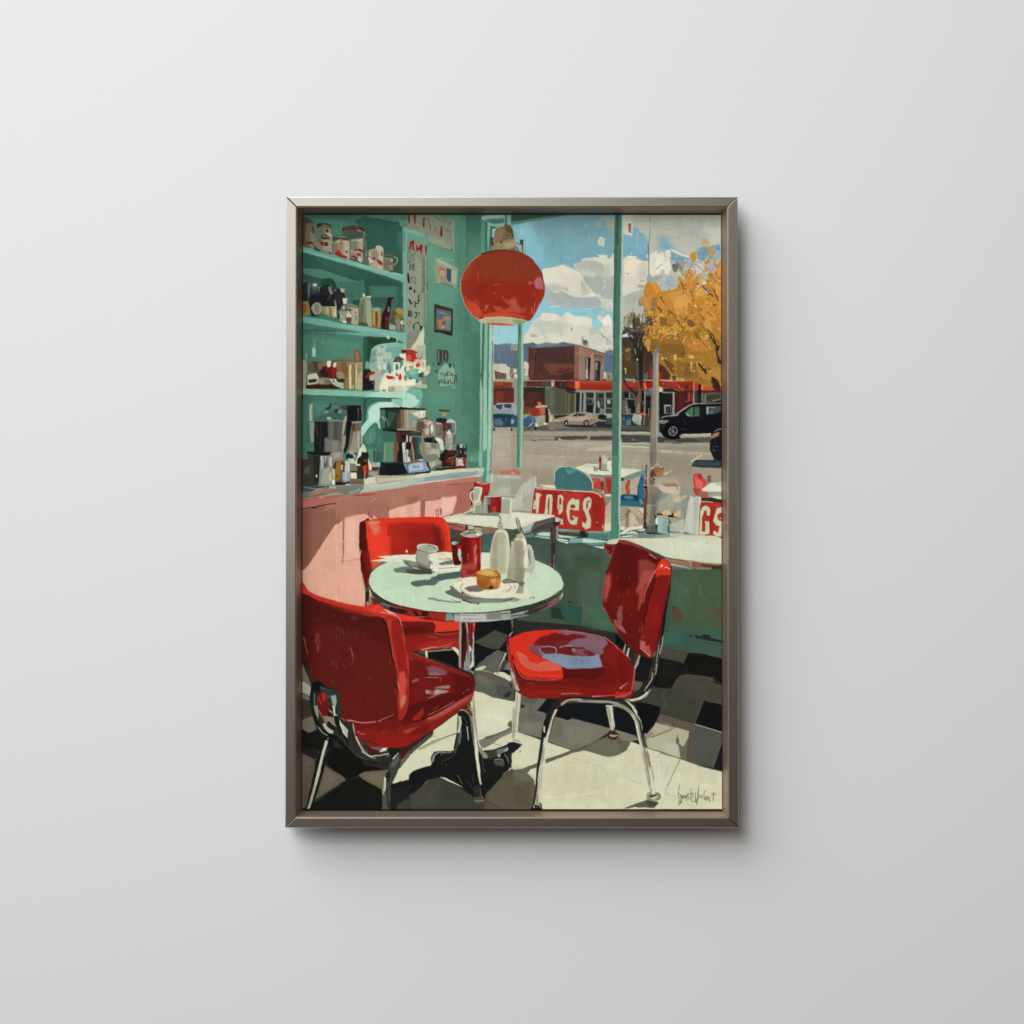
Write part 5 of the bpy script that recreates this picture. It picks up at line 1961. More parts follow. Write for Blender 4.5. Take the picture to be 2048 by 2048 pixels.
p 8b9790 160,1240 370,1130 420,1160 330,1270 200,1330
p a5b1a8 170,1230 330,1150 380,1140 300,1240 190,1290
p 5a5048 380,1130 690,1050 690,1160 500,1210 310,1290 330,1220
p 463a37 320,1270 500,1180 690,1130 700,1190 560,1200 360,1300
p 2b2120 690,1130 790,1130 730,1190 690,1190
p 2b2422 680,1060 700,1060 700,1230 680,1230
p 3c3a3a 220,1340 480,1240 640,1200 640,1230 420,1270 240,1350
p 69767a 210,1350 320,1310 480,1260 400,1340 330,1370 230,1420
p 46524f 330,1310 520,1250 480,1300 370,1370
p 3b4a3c 230,1380 1720,1440 1720,1960 230,1960
p 46594a/10 750,1480 1500,1520 1600,1640 1700,1700 1720,1960 900,1960
p 3e4d3b/8 1000,1640 1450,1640 1440,1900 1000,1900
p 425547/6 260,1400 640,1400 640,1780 380,1780
p 8fb3a8 360,1370 480,1290 620,1300 620,1410
p b7cebc 400,1310 620,1300 620,1370 480,1350
s 33413a 9 400,1350 520,1360 620,1370
p b5ccb9 740,1330 1070,1370 1000,1390 760,1385
p 6f9a90 740,1240 1100,1270 1100,1290 760,1280
p 594a42 500,1250 620,1230 620,1300 560,1290
p 4a3c36 750,1290 1100,1310 1110,1370 1000,1370 750,1340
s a89a88 7 760,1285 1090,1310
p 222423 1095,1290 1150,1270 1190,1290 1190,1330 1230,1330 1220,1380 1100,1370
p 5d8880 1240,1290 1590,1290 1590,1410 1230,1400
p 4a726c 1240,1320 1560,1330 1540,1400 1240,1390
s a9c8bb 9 1200,1290 1580,1290
p 7aa198 940,1390 1160,1400 1160,1470 920,1470
p b3d0c2 1140,1400 1180,1390 1550,1440 1480,1470 1140,1470
p cddccb 745,1400 900,1420 920,1440 905,1490 780,1450 745,1440
s 33413a 9 760,1430 830,1440 920,1445
s 33413a 7 830,1460 900,1490
p 5a857c 1170,1470 1500,1460 1480,1500 1300,1520
p d5dcc9 1310,1520 1470,1530 1480,1490 1480,1570 1430,1560
s 2f3b34 8 1380,1545 1500,1580
p 333a37 620,1230 690,1210 740,1200 740,1450 700,1480 690,1900 640,1900 640,1450
p 5c3c35 665,1230 700,1230 690,1600 660,1600
p 8d988f 715,1210 745,1200 740,1440 715,1430
p 2a2e2c 640,1440 700,1480 690,1900 640,1900
p 9a5f6c 675,1660 690,1640 685,1900 670,1900
p 5d4a38 610,1780 640,1740 640,1900 620,1860
s 4a6054 9 570,1760 630,1690
T 1234 906 8.018
p 9a927e 60,-10 1720,-10 1720,700 60,700
p a39b86/10 90,60 520,60 520,250 90,250
p 928a77/8 660,60 1200,60 1200,400 700,400
p 8d8573/6 960,160 1230,200 1230,330 900,330
s cfc8ae 16>8 670,0 1000,15 1520,35
p cfc9b0 1200,155 1370,55 1390,65 1240,155 1210,170
s c9c2aa 8 245,150 350,160
s b7ae98 8 240,200 310,210
p 9d9781 1340,80 1530,40 1580,120 1300,130
p 15191c 1520,-10 1720,-10 1720,160 1590,150 1560,80
p 2c3436 1250,150 1300,130 1560,130 1720,150 1720,250 1650,270 1210,240
p 3a4446 1240,170 1400,150 1700,190 1640,230 1250,210
p 7d7669 545,-10 660,-10 640,200 545,260
p 6e675b 545,-10 600,-10 590,240 545,250
s 6b6252 7 410,215 430,260
p d4d6ba 65,260 330,280 420,300 200,370 120,410 65,410
p c9cbb0 65,270 330,285 300,300 80,300
p 6b8a7e 110,420 400,320 470,290 480,360 130,460
p 4f6a61 60,410 120,410 130,470 60,470
p 2d2a26 60,430 130,430 110,470 60,470
p a69883 60,480 180,460 160,690 60,690
p b0a38d 230,460 400,390 350,680 220,690
p a8412f 180,460 235,450 215,540 225,680 165,690 160,560
s c5b49c 8>5 205,560 195,640
s 5a3a2c 8 150,500 160,600
c 1f5165 340,690 350,560 390,420 420,360 450,400 455,520 450,700 440,850 380,780 330,740
s 5f8f97 10 420,360 440,440
p 2e6377 370,480 440,440 440,760 370,760
p 1d4656 60,710 130,685 330,700 350,760 440,780 440,910 300,890 60,870
p 2f6678 70,780 360,800 440,880 440,910 70,860
p 4a7c88 150,710 260,720 290,760 200,770 120,740
p 5a8c90 360,770 410,770 440,820 430,850 390,840
p 123542 280,720 340,720 360,780 330,790
p b5a58b 60,870 440,900 440,1220 60,1240
p 8c7b66 150,890 230,940 210,1000 200,1220 145,1220
p 9d9078 60,880 150,880 145,990 60,1040
p c5b699 215,1000 320,1010 350,1200 220,1220
p 9d8a70 240,950 400,1090 390,1110 330,1130 300,1030
p c9c3ae 370,900 440,920 440,1000 370,990
s 4d4236 9 60,1070 140,1020 220,950
s 4d4236 8 60,1100 130,1080 230,960
s 4d4236 8 350,940 430,1010
s 5a4a3a 9 280,1160 320,1200 350,1190
p 9c8b74 360,1100 440,1050 440,1160 370,1180
e d2cfb8 100,1235,42,34
p d6d8c4 20,1340 180,1230 420,1190 430,1240 230,1270 130,1330
p c6d0c0 150,1330 240,1280 310,1290 360,1320 150,1335
p bdcbbd 310,1270 460,1240 460,1280 350,1280
s 6b7a6f 8 140,1330 230,1270
p 8d9c90 60,1370 480,1300 480,1390 60,1390
p d5dac8 90,1355 280,1355 240,1370 100,1370
p 6d8078 370,1310 640,1330 850,1380 640,1395 340,1390
p 6b4430 540,350 560,290 620,260 720,240 770,270 740,400 640,400 600,430 540,420
p 8a6a4a 600,290 700,250 770,280 750,320 610,310
p 9a6b55 620,330 750,310 750,390 660,410
p 5a3d2a 550,330 600,300 610,420 545,420
s 8fb8c0 16 640,200 700,195
s d8d6c8 14 560,270 600,250
s d2d0c0 12 700,240 740,250
s 4a4a40 8 700,220 720,170
p c3bda8 770,350 890,300 905,310 800,370 760,370
p c7c2ae 585,420 620,400 635,430 620,450 590,440
c 23211f 590,430 620,420 625,455 600,460
s 23211f 8 590,460 585,520
s 24221f 16>12 487,210 480,340 485,420
p 6e3a26 470,440 500,440 495,560 510,620 500,820 460,1050 440,1200 440,900 460,700
p 53301f 460,900 500,820 470,1060 440,1180
p 8b938c 495,300 530,270 530,560 500,540
s a9aaa0 10 510,320 510,520
p 6d604e 530,430 600,450 620,500 600,560 540,540
c 1d1c1c 450,560 480,555 500,570 490,600 455,605
s d5d2c2 12 440,540 490,545
s d5d2c2 10 440,600 465,605
p 8a7560 520,560 580,550 720,580 740,660 700,740 620,740 530,690
p 7a7a6e 600,600 740,600 730,760 650,800 620,760
p 77756a 510,680 700,670 720,760 620,880 500,880
p 6a6a62/4 560,720 660,700 640,820 560,860
s 4a4a42 8 600,780 580,860
s 4a4a42 8 600,790 640,860
s cdcab5 9 490,865 600,868
p a8a08d/4 640,430 980,430 1040,540 1020,700 740,620 640,560
p a8655c/2 740,510 960,510 1010,560 830,585
p bdb7a2 660,560 1020,560 1020,680 880,680 740,640
s c9c1aa 9 560,540 700,540 800,580
e 6f6c5e 980,590,10,28
p 8f9285 1040,570 1220,610 1210,740 1040,700
p 7f8880 740,690 840,690 740,780 670,800
p 9a9a8c 680,800 840,700 940,740 920,960 680,960
p a5a08a/4 840,700 930,700 930,880 840,880
p b6ab88 900,680 1020,670 1050,800 940,820
p bfb594 950,720 1040,740 1050,800 950,820
p b8ae8c 1040,720 1140,690 1140,730 1060,780
p 93968a 950,820 1160,810 1100,1080 960,1060
p 8b8f84/4 1060,780 1160,760 1130,1000 1060,1040
p cfb184 690,960 860,940 900,1020 760,1020
s a3442c 18>10 700,970 750,970
p c9b083 920,1000 1000,950 1040,950 1030,1070 930,1050
s 8a7a58 7 900,1020 1000,1060
p 9c9a87 840,1050 1100,1080 1090,1160 900,1180
p 5d5e54 480,870 600,870 630,1180 640,1310 480,1310
p 9c8a68 490,880 560,870 540,1100 480,1130
p 8d8a74 560,880 590,890 570,1130 500,1200 480,1140
p 6d7068 560,900 600,890 620,1180 520,1200
c 4a3320 490,990 500,980 500,1010 490,1015
p 3f4540 500,1210 630,1210 640,1320 490,1320
s 1d1e1c 12 480,1310 560,1325 640,1320
p 555d58 510,1200 630,1200 640,1300 500,1290
s 7b8580 8 540,1210 535,1300
p 7a7f76 600,870 660,810 660,1020 640,1080 620,1000
s 2c2b29 9 615,880 620,1000 640,1100
c d2d3c6 630,1100 660,1050 680,1060 670,1160 640,1180
p 1f1d1c 440,1150 480,1130 495,1200 490,1230 430,1230
s b8a89a 8 450,1195 490,1195
p 2a2826 630,1180 660,1170 660,1230 640,1240
p 8ca39d 680,1060 840,1060 850,1130 840,1330 720,1320 660,1290
p 9ab1a9 690,1070 760,1060 740,1300 670,1290
p a3a18a 660,1020 840,1020 840,1070 680,1080
p 3e4c48 830,1200 855,1190 850,1310 830,1310
s 86907f 12 840,1080 845,1180
p aaac98 860,1160 1100,1080 1090,1330 860,1300
p b2b5a3 890,1180 1090,1090 1100,1330 1000,1310
s 4d5a4c 9 860,1290 1000,1300 1190,1330
s 7d8576 7 890,1210 1000,1250
p 9aa795 840,1310 1200,1330 1310,1350 1100,1380 860,1390
p b5c0ad 860,1310 1100,1330 1290,1355 1000,1380 870,1360
p 80908a 640,1340 840,1330 860,1390 650,1390
p b9bcab 1190,700 1250,730 1370,700 1370,790 1310,1350 1180,1320 1090,1290 1110,1060
p c3c5b4 1200,720 1260,740 1240,1320 1180,1310 1130,1100
p aeb5a8 1250,760 1340,740 1310,1100 1250,1100
p cfcfbc 1340,720 1372,710 1350,900 1320,1350 1290,1340
c c0493f 1245,380 1290,350 1370,360 1400,430 1440,450 1465,520 1420,580 1370,620 1260,600
p a8302a 1310,350 1370,355 1390,430 1350,460
p d4655a 1260,400 1330,440 1400,500 1380,600 1280,570
p a0403c 1240,580 1380,620 1320,690 1330,720 1280,700 1240,640
p a35c50 1320,640 1480,640 1490,740 1380,740 1310,710
p 5a5348 1470,400 1500,375 1525,400 1530,490 1475,500
p 83685c 1500,400 1530,430 1530,490 1505,490
s 8a3028 8 1245,400 1250,540
c d5d8c2 1380,620 1440,560 1520,510 1600,500 1720,500 1720,650 1560,650
p 8a9482 1480,640 1720,650 1720,710 1480,720
p b5bba5 1600,500 1720,500 1720,560 1600,540
p 9aa08c 1490,690 1720,680 1720,730 1500,740
p d2d6c4 1530,735 1580,720 1720,720 1720,770 1600,755
p 2e3129 1375,740 1540,740 1720,770 1720,830 1370,800
p a53021 1365,800 1720,830 1720,1410 1560,1390 1320,1330 1330,1150 1345,900
s d9d2bc 14>9 1370,800 1440,800 1560,820
p ab3826 1440,840 1720,850 1700,900 1560,900
p 9a2a1d/3 1500,900 1600,920 1560,1300 1500,1300
p c3c9ae 1390,890 1440,865 1490,890 1510,940 1505,1030 1460,1030 1450,950 1420,950 1400,1000 1380,1080 1375,1280 1430,1290 1435,1160 1420,1120 1500,1120 1500,1320 1400,1345 1330,1320 1340,1150 1360,950
p c3c9ae 1620,910 1720,890 1720,980 1660,990 1630,1030 1640,1090 1720,1110 1720,1330 1620,1350 1560,1330 1570,1270 1640,1310 1660,1200 1600,1180 1560,1110 1590,1000
p a53021 1620,1010 1720,1000 1720,1110 1650,1110 1630,1070
e e8d2b8 1675,1070,12,10
p b9a48e 1320,1330 1480,1360 1560,1400 1320,1360
p c6c8b0 1570,1345 1720,1340 1720,1370 1590,1360
p a02a1c 1560,1385 1720,1375 1720,1410 1640,1410
p 7d9084 -10,1390 350,1390 350,1420 -10,1420
c cbcfb2 -10,1400 400,1395 800,1395 1310,1350 1720,1420 1720,1820 1300,1780 900,1700 600,1600 300,1480 -10,1440
p cbcfb2 0,1420 850,1390 1320,1355 1720,1430 1720,1812 1200,1760 800,1700 500,1560 200,1430
p d3d7bc/10 500,1420 1500,1420 1700,1600 1200,1720 700,1560
p c5ceb4/8 1250,1600 1720,1650 1720,1800 1280,1760
s a5ad95 6 1140,1435 1300,1450
p a9af98 1410,1470 1500,1465 1460,1485
s dadcc6 9 350,1405 900,1395
p 8c7a62 740,1700 900,1720 1720,1815 1720,1960 880,1960 860,1800
p a0705a 900,1730 1180,1770 1160,1850 880,1790
p 5f6a5c 860,1780 1100,1830 1260,1880 1720,1920 1720,1960 880,1960
p b9bda6 880,1800 1100,1840 1240,1890 1180,1890 880,1830
p 9a5040 1200,1780 1400,1800 1350,1880 1200,1850
p 6d2f26 1340,1800 1560,1820 1550,1870 1380,1860
p 34231f 1540,1830 1720,1830 1720,1910 1530,1900
p a08a70 1300,1860 1500,1880 1500,1910 1280,1890
s cfcdb8 9 1140,1770 1190,1780 1210,1860 1160,1890
s 3a2f28 8 740,1705 900,1725 1150,1770
T 1024 428 8.018
p 476c5a 1668,-10 1790,-10 1760,1000 1750,1600 1730,3000 1716,5740 1600,5740 1615,3900 1620,2800 1645,1900 1655,900
p 3d6150 1668,-10 1720,-10 1690,1000 1660,2600 1640,2600 1645,1900 1655,900
p 335043 1680,-10 1720,-10 1720,500 1690,500
p 8fb49f 1780,-10 1800,-10 1780,1000 1772,1900 1762,2600 1752,3600 1740,4000 1728,5000 1715,5000 1735,3000 1745,1900 1760,1000
p 4d7d6b 1620,3900 1715,3900 1700,5700 1590,5700
s a8c6ae 9 1795,0 1775,1200 1765,2400 1745,3600 1735,5000 1720,5720
s 2f4a3e 7 1670,100 1655,900 1640,2000
p 98bea8 1745,3700 1775,3600 1735,5720 1715,5720
p 4a7561 108,1740 165,1750 150,3000 130,4000 90,4000 100,2400
p 8fb398 155,1750 195,1750 190,2600 180,3400 165,4000 130,4000 150,3000
p 3d6352 105,1740 130,1740 120,2400 100,3800 90,3900
p 5c8a74/2 120,2000 150,2000 140,3800 110,3800
p 3a382c 140,405 190,410 190,480 165,490 135,470
s 1f221e 12>6 60,450 110,470 150,490
s 2f2d26 10 135,410 200,415
p 8fa78f 185,420 225,420 230,640 190,630
p 3d4a3e 160,490 185,490 185,630 172,620
T 814 428 8.018
s 3a4238 22 1590,-10 1590,160
s 4a4a3c 14 1590,130 1610,160
p 6b5d41 1440,210 1500,200 1560,190 1570,160 1620,150 1670,170 1690,210 1720,330 1740,470 1770,500 1800,560 1800,600 1500,590 1330,590 1320,560 1380,540 1400,330
p 7d6e4e 1400,300 1520,210 1560,250 1520,400 1390,530
p 8a7a58 1380,470 1500,440 1720,380 1750,520 1600,560 1340,560
p 54472f 1570,180 1670,180 1690,280 1620,290
p 463a26 1690,300 1680,200 1720,340 1740,420 1690,360
s 342a1c 14>8 1600,330 1650,350
e 2a2116 1512,447,16,12
p 2b2f28 1360,370 1390,370 1385,510 1360,520 1345,480
s d3cdb8 9 1410,260 1440,220 1490,200
s cfcbb6 8 1390,390 1385,440
s d8d4c2 6 1345,470 1365,525
p a09272/4 1550,470 1720,430 1740,520 1600,550
p 7d7258 1730,500 1810,570 1800,610 1740,590
s cfc6ad 7 1710,350 1760,490 1810,560
p 2c2a20 1690,220 1704,260 1710,350 1690,340
c 8a2c1d 1330,592 1200,640 1080,720 980,820 900,950 865,1080 860,1180 880,1300 930,1440 1010,1580 1140,1700 1300,1690 1500,1660 1700,1665 1850,1690 1954,1720 2034,1650 2114,1500 2195,1340 2219,1180 2200,1080 2164,940 2084,810 1984,700 1820,605 1684,580 1500,580
c 7e3320/5 1100,760 1400,620 1700,610 1950,720 2080,860 2140,1000 1900,1060 1700,1080 1400,1060 1150,1000 1050,880
c 86271a/6 1050,1080 1400,1080 1700,1100 2000,1100 2100,1250 2000,1500 1700,1500 1300,1500 1100,1350
p 8d3a24/3 880,1000 960,850 1080,740 1120,760 1020,900 960,1100
p a33a26/2 900,1280 1000,1390 1100,1420 1190,1550 1240,1620 1140,1700 1010,1580 930,1440
p b5432d 980,1390 1040,1410 1120,1440 1180,1530 1210,1620 1120,1660 1030,1580 960,1480
p b23c28/2 1180,1640 1300,1590 1500,1560 1700,1590 1880,1640 1940,1690 1700,1655 1500,1650 1250,1670
p bb4830 1220,1640 1400,1580 1600,1600 1700,1640 1500,1650 1260,1680
p a84630 1370,1470 1500,1490 1560,1540 1700,1480 1740,1560 1600,1600 1450,1570
p a04230 1520,1300 1600,1370 1700,1430 1720,1480 1600,1440 1540,1370
p b45a42 1270,1460 1340,1465 1300,1490 1250,1570 1240,1550
p a84a38/3 1640,1380 1740,1330 1800,1470 1860,1560 1780,1600 1690,1560
s b8604a 12>5 1390,1140 1440,1130 1510,1130
s b55a46 12>6 1390,1280 1430,1265 1450,1280
s a84634 16>6 1100,1370 1150,1430 1180,1480
s b05c48 8 960,1148 970,1150
s b45a44 8>4 1140,1100 1150,990
s c57a62 6 1135,930 1140,980
p b45844/3 1860,1560 1930,1480 1900,1560 1840,1600
s c05a44 16>8 2000,1500 2040,1600 2060,1400
s b8503a 9 2000,1250 2000,1380
s b8503a 8 2050,1230 2060,1330
s bf5a44 12>5 2130,1400 2110,1480
p a5616a/2 2090,1020 2150,1010 2185,1060 2195,1210 2120,1200 2070,1180 2050,1130 2060,1090
c a3666a 2055,1090 2110,1080 2120,1180 2080,1190
c 98554f 1960,1080 2010,1090 1990,1140 1955,1135
s ad7478 9 2020,1120 2060,1070 2100,1040
s 985046 7 2060,1180 2130,1210 2190,1205
s b03422 9 2140,1100 2150,1250
s 2e1510 18>8 1200,640 1330,600 1430,580 1550,580 1700,590
s 401a12 9 1700,580 1840,620 1984,700 2084,810 2164,940 2200,1080
s d9b093 6 1190,650 1080,722 980,825 905,950 868,1080
s d9b79c 7 862,1100 862,1190 880,1300 930,1440 1010,1580 1140,1700 1250,1765
p a8aa84 1140,1700 1290,1665 1500,1655 1700,1665 1850,1690 1950,1720 1880,1760 1760,1770 1600,1760 1380,1745 1240,1760
p 9ba183/4 1240,1700 1500,1680 1650,1690 1640,1740 1300,1740
p 7f946f 1700,1690 1920,1720 1880,1755 1790,1770 1720,1750
s d2ceae 9 1150,1700 1300,1668 1500,1656 1680,1665
p c43a24 1250,1755 1400,1748 1600,1762 1740,1775 1720,1790 1500,1795 1350,1780
s d9604a 8 1270,1765 1450,1785 1650,1790
s d9bba0 8 1130,1650 1145,1690
s d8a48c 9 1250,1640 1280,1650
T 1024 1145 8.018
p 40503e 90,-20 3400,-20 3400,1600 1700,1010 1100,880 90,800
p 4a5d4b/16 1100,0 1500,0 1500,880 1100,840
p 46624f/10 1150,560 1700,560 1720,960 1300,900
s 5d705b 7 1120,120 1120,200
s 6d8068 6 1328,280 1328,370
s 5d705b 6 1160,400 1155,560
p 36493d 620,540 760,530 1110,600 1115,880 860,800 620,760
p 2d5045 700,600 1000,580 1100,620 1100,840 860,790 740,640
p 24352b 640,580 760,600 860,790 640,760
s 24352b 9 1000,580 1060,610 1115,600 1110,880
p 2a3a2e 850,490 970,500 980,525 880,525
s 26302a 8 900,560 960,590
p 3d4f3c/3 1180,860 1280,880 1280,920 1180,900
T 1234 1145 8.018
p 45583f/20 880,0 1720,0 1720,1100 1000,1000
p 47604d/16 900,40 1250,40 1050,700 880,600
p 3c5a4c/10 780,880 1720,1000 1720,1400 740,1240
p 3c5647 760,960 1180,1030 1720,1160 1720,1420 1380,1340 740,1220
p 3b5f50/6 760,960 1100,1010 1100,1200 750,1200
p 5a4238 890,570 960,580 1060,650 1060,780 1000,800 930,770 890,790
s 3a2c26 12>5 900,580 915,640 935,670
p 57493c/3 1500,560 1690,620 1690,800 1620,840 1580,680
p 4b5644/3 1360,560 1500,560 1580,720 1400,740
s 6f8467 6 1080,340 1130,440
s 6f8467 6 1110,270 1190,430
s 6f8467 6 1350,240 1360,430
s 5f7459 6 1200,100 1380,240
s 5f7459 5 1260,600 1360,760
s 8a9a7c 8>4 1430,460 1480,460
s 26322a 8 760,960 850,975 940,990
e 1f2621 1195,1052,24,14
p 262b22 1250,1035 1500,1070 1700,1130 1700,1165 1400,1110 1290,1090
p 1d211a 1370,1025 1510,1045 1510,1070 1380,1050
s 1f2720 9 1280,1080 1290,1120
s 2c4238 7 1400,1150 1700,1210
s 5d7d6a 6 860,1020 855,1170
T 604 1384 8.018
r 2a2924 -10,-450 3400,1950
T 1234 1145 8.018
p 4a453a 720,1220 1140,1300 1120,1400 1080,1500 900,1460 700,1400
p 161613 690,1400 1000,1470 1080,1500 1160,1320 1390,1340 1720,1420 1720,1830 1540,1720 1130,1660 1020,1690 930,1860 880,1920 580,1860 560,1600
p 1d1d1a/10 700,1430 1000,1500 1000,1690 700,1850
s 3c3d33 8 1080,1590 1140,1540
s 3c3d33 7 1070,1640 1140,1610
s 4a4d42 7 1310,1320 1340,1370
p 4a463a 940,1780 1020,1690 1130,1660 1560,1720 1550,1800 1720,1860 1720,2000 880,2000 880,1920
p 45423a/8 1000,1800 1500,1740 1530,1800 1100,1900
s 33302a 7 1290,1740 1360,1770 1440,1745
s 33302a 6 1360,1680 1360,1730
p 3a3d33 560,1870 680,1890 880,1940 870,1990 500,1990
T 1234 1384 8.018
p 3d3e33 520,-20 1720,-20 1720,230 1400,150 1240,550 1200,690 630,500 720,280 400,200
p 454336/8 760,-20 1720,-20 1720,200 1400,140 900,30
p 434437/6 720,270 900,50 1390,150 1260,500 960,460
p 3f4035 700,380 900,60 1300,120 1250,520
p 46423a/6 1330,0 1720,0 1720,210 1340,130
s 4a473c 9 880,30 1300,130 1400,155
s 6a6a5c 7 1440,170 1700,235
s 2b2c26 14>6 880,0 850,80
s 55584d 10 780,0 760,120 800,280
p 5d5648 690,375 960,460 1260,540 1190,690 960,600 700,560 630,500
s 352f28 8 690,380 960,460 1260,545
p 141516 1410,180 1720,245 1720,690 1260,540
s 6a6a5c 8 1400,165 1260,530
p a89f88 620,515 700,560 950,600 800,670 470,790 450,700 500,690
p b3ab94/5 640,540 880,580 700,680 600,660
p 8e8a72 470,720 540,670 600,700 560,790 470,790
p b0b092 470,800 800,680 960,600 1190,680 1100,890 1060,920 1000,860 1030,1100 500,930
p bdbea2/5 720,860 980,850 1020,1090 800,1030
p 69665a 975,730 1010,810 1000,870 1060,920 1100,890 1190,680 1240,550 1260,560 1270,1180 1080,1120 1030,1100 1000,900 950,850
s 69665a 8 980,720 985,800
p 5a5046 1160,700 1240,560 1330,570 1270,1190 1120,1140
p 4e5145 1270,560 1720,690 1690,830 1560,1250 1270,1180
p 50534a/8 1300,700 1560,700 1500,1000 1300,1000
s cfcfb6 9 1250,550 1720,690
s 7c7d70 8 1700,820 1560,1240
p 151619 1700,860 1720,860 1720,1310 1560,1250
p 1c1c1c 1680,880 1720,820 1720,1300 1570,1240
T 1024 1384 8.018
p d2d1b0 0,150 0,1260 -700,900 -1700,1100 -1700,1920 3400,1920 3400,1320 2700,1110 2130,920 1900,820 950,970 100,680 140,230
p d5d4b6/30 700,1300 2600,1300 2600,1850 700,1850
p cccaa8/30 700,1100 1600,1400 1500,1800 700,1700
p dad9bc/16 2200,1450 3300,1450 3300,1650 2200,1650
s dbdabd 24 500,1720 900,1720 1560,1600
s dbdabd 16 1540,1620 1700,1760
s c6c4a2 10 1900,1860 2000,1600 2300,1550
s a9a78a 6 980,1100 1350,1210 1700,1360 2100,1520
s c8b494 6 580,960 700,990
s c8b494 5 590,1000 680,1050
e 4a4a40 1222,1872,8,8
p 706f60 140,300 240,280 550,380 500,780 90,680 110,420
p 767567/6 200,500 500,480 480,760 120,680
p 65645a/6 160,330 520,400 520,520 140,500
p 767264 690,430 900,490 980,460 1600,620 1580,680 1200,900 980,970 880,940 590,830
p 6c695c/4 700,460 830,500 830,760 620,800
p 7c7868/6 850,560 1400,620 1400,800 900,900
p 6a6656 150,110 560,150 410,330 240,280 140,220
p 5a5a4e 150,80 420,130 380,220 150,200
p 14171a 560,160 660,140 720,130 560,380 410,330
p 1a1e20 640,140 760,130 700,220
p 14171a 740,290 900,220 1640,220 1960,330 2160,280 2390,360 2300,560 2180,700 1950,730 1580,610 970,450 900,490 700,430
p 101214 2000,210 2200,220 2390,290 2390,320 2180,700 2120,700
p 66624f 1160,930 1330,830 1560,740 1700,750 1900,800 1930,820 1840,980 1680,1060 1550,1080 1160,975
p 6e6a58/6 1200,920 1500,800 1700,780 1750,1000 1560,1060
p 7a7667 1660,640 1980,730 2050,800 1920,830 1720,800
p 625f4e 160,1270 420,1170 420,1240 300,1280 250,1340 360,1440 385,1600 340,1850 310,1920 -350,1920 -350,1500 -100,1300
p 56513f/10 -200,1500 300,1500 320,1900 -200,1920
p 6a6654/8 20,1280 200,1320 360,1460 100,1420
p 625e4d 540,1125 980,970 1150,920 1170,975 980,1020 545,1185
s 4a4636 7 540,1120 760,1050 980,965
p 3f4341 -470,30 -450,80 -390,60 -310,40 -280,130 -100,150 0,185 0,-20 -500,-20
T 814 1145 8.018
p 151716 1080,790 1720,760 1720,1640 1080,1640
p 45463a 1085,1150 1420,960 1620,1040 1590,1130 1480,1260 1380,1265 1200,1210
p 57584d 1460,1275 1580,1320 1560,1500 1470,1680 1100,1600 1090,1560 1290,1380
p 5e5f54/5 1400,1320 1560,1340 1480,1600 1200,1580
p 3b3d3a 1560,1420 1720,1480 1720,1640 1580,1600 1480,1620
p 6f7068 1620,1480 1690,1480 1690,1600 1560,1590
c c8c8ac 1090,1590 1200,1540 1270,1535 1250,1570 1190,1600
s b9b69c 12>6 1090,1600 1300,1620 1450,1680
p d0d0b6 1400,1640 1500,1630 1560,1640 1690,1710 1690,1790 1560,1740 1390,1670
p 5d564a 1080,1610 1200,1610 1420,1670 1690,1790 1690,1850 1500,1810 1300,1740 1130,1700
p 5b5d52 1080,1650 1300,1740 1600,1820 1720,1860 1720,2250 1400,2110 1280,2090 1150,2020 1090,1900
p 6a6b60/6 1110,1660 1300,1750 1400,1860 1120,1800
p 4d4f45 1400,1850 1560,1840 1720,1900 1720,2160 1500,2100
p 2f3230 1620,1800 1690,1830 1690,1900
c 2e302c 1550,2010 1640,1950 1680,1940 1660,2010 1600,2040
e 55574c 1385,2055,16,18
s b5b29b 22>14 1590,1320 1550,1420 1480,1580 1460,1680
s 3a3a34 10 1560,1330 1490,1520 1460,1660
s d5d3bc 7 1600,1330 1560,1450
s 4b3a34 10 1600,1140 1700,960 1720,800
s c0a89a 22>10 1640,1060 1700,980
p 8a8474 1680,790 1700,790 1700,900 1690,960
T 604 906 8.018
c 5a1512 915,1200 930,1140 990,1110 1080,1100 1100,1500 1140,1960 960,1960 935,1750 915,1500
p 5a1512 920,1300 1100,1300 1100,1700 1160,1960 960,1960 930,1700
c d0341f 1010,1125 1080,1100 1250,1075 1700,1055 2100,1050 2230,1060 2300,1110 2360,1250 2385,1500 2385,1620 2000,1640 1680,1680 1500,1720 1300,1820 1180,1930 1130,1960 1090,1700 1050,1560 1040,1300
p 4a1210 920,1180 1000,1120 1020,1160 1040,1340 1060,1560 1090,1700 1140,1960 960,1960 930,1750 915,1400
p 6a1712/4 960,1600 1060,1600 1110,1950 1020,1950
p e03c28/6 1050,1300 1350,1250 1420,1650 1300,1800 1150,1900 1090,1700
p a1261a/4 1370,1160 1700,1130 2100,1150 2270,1350 2300,1600 2000,1640 1660,1690 1430,1740 1420,1350
p a5281c 1360,1360 1480,1340 1480,1200 1380,1180
p 8c2018/10 1700,1200 2150,1200 2250,1400 2260,1600 1700,1640
p 9a2418/6 1440,1560 1700,1500 1700,1680 1440,1740
p cf2e1c 1800,1050 2110,1050 2230,1065 2180,1120 2000,1130 1700,1120
p 6f1a14/6 2080,1200 2220,1220 2260,1600 2150,1600
s e0442e 30>20 2300,1130 2350,1270 2370,1450 2375,1600
s d8402c 8 2240,1300 2250,1440
s dd4a36 9 2160,1530 2210,1620
p d87a64/2 1030,1165 1100,1115 1250,1120 1250,1150 1150,1190 1080,1180
p d46a54/3 1080,1180 1240,1170 1250,1290 1190,1350 1140,1330 1110,1250
s d4604c 10>4 1180,1340 1150,1400
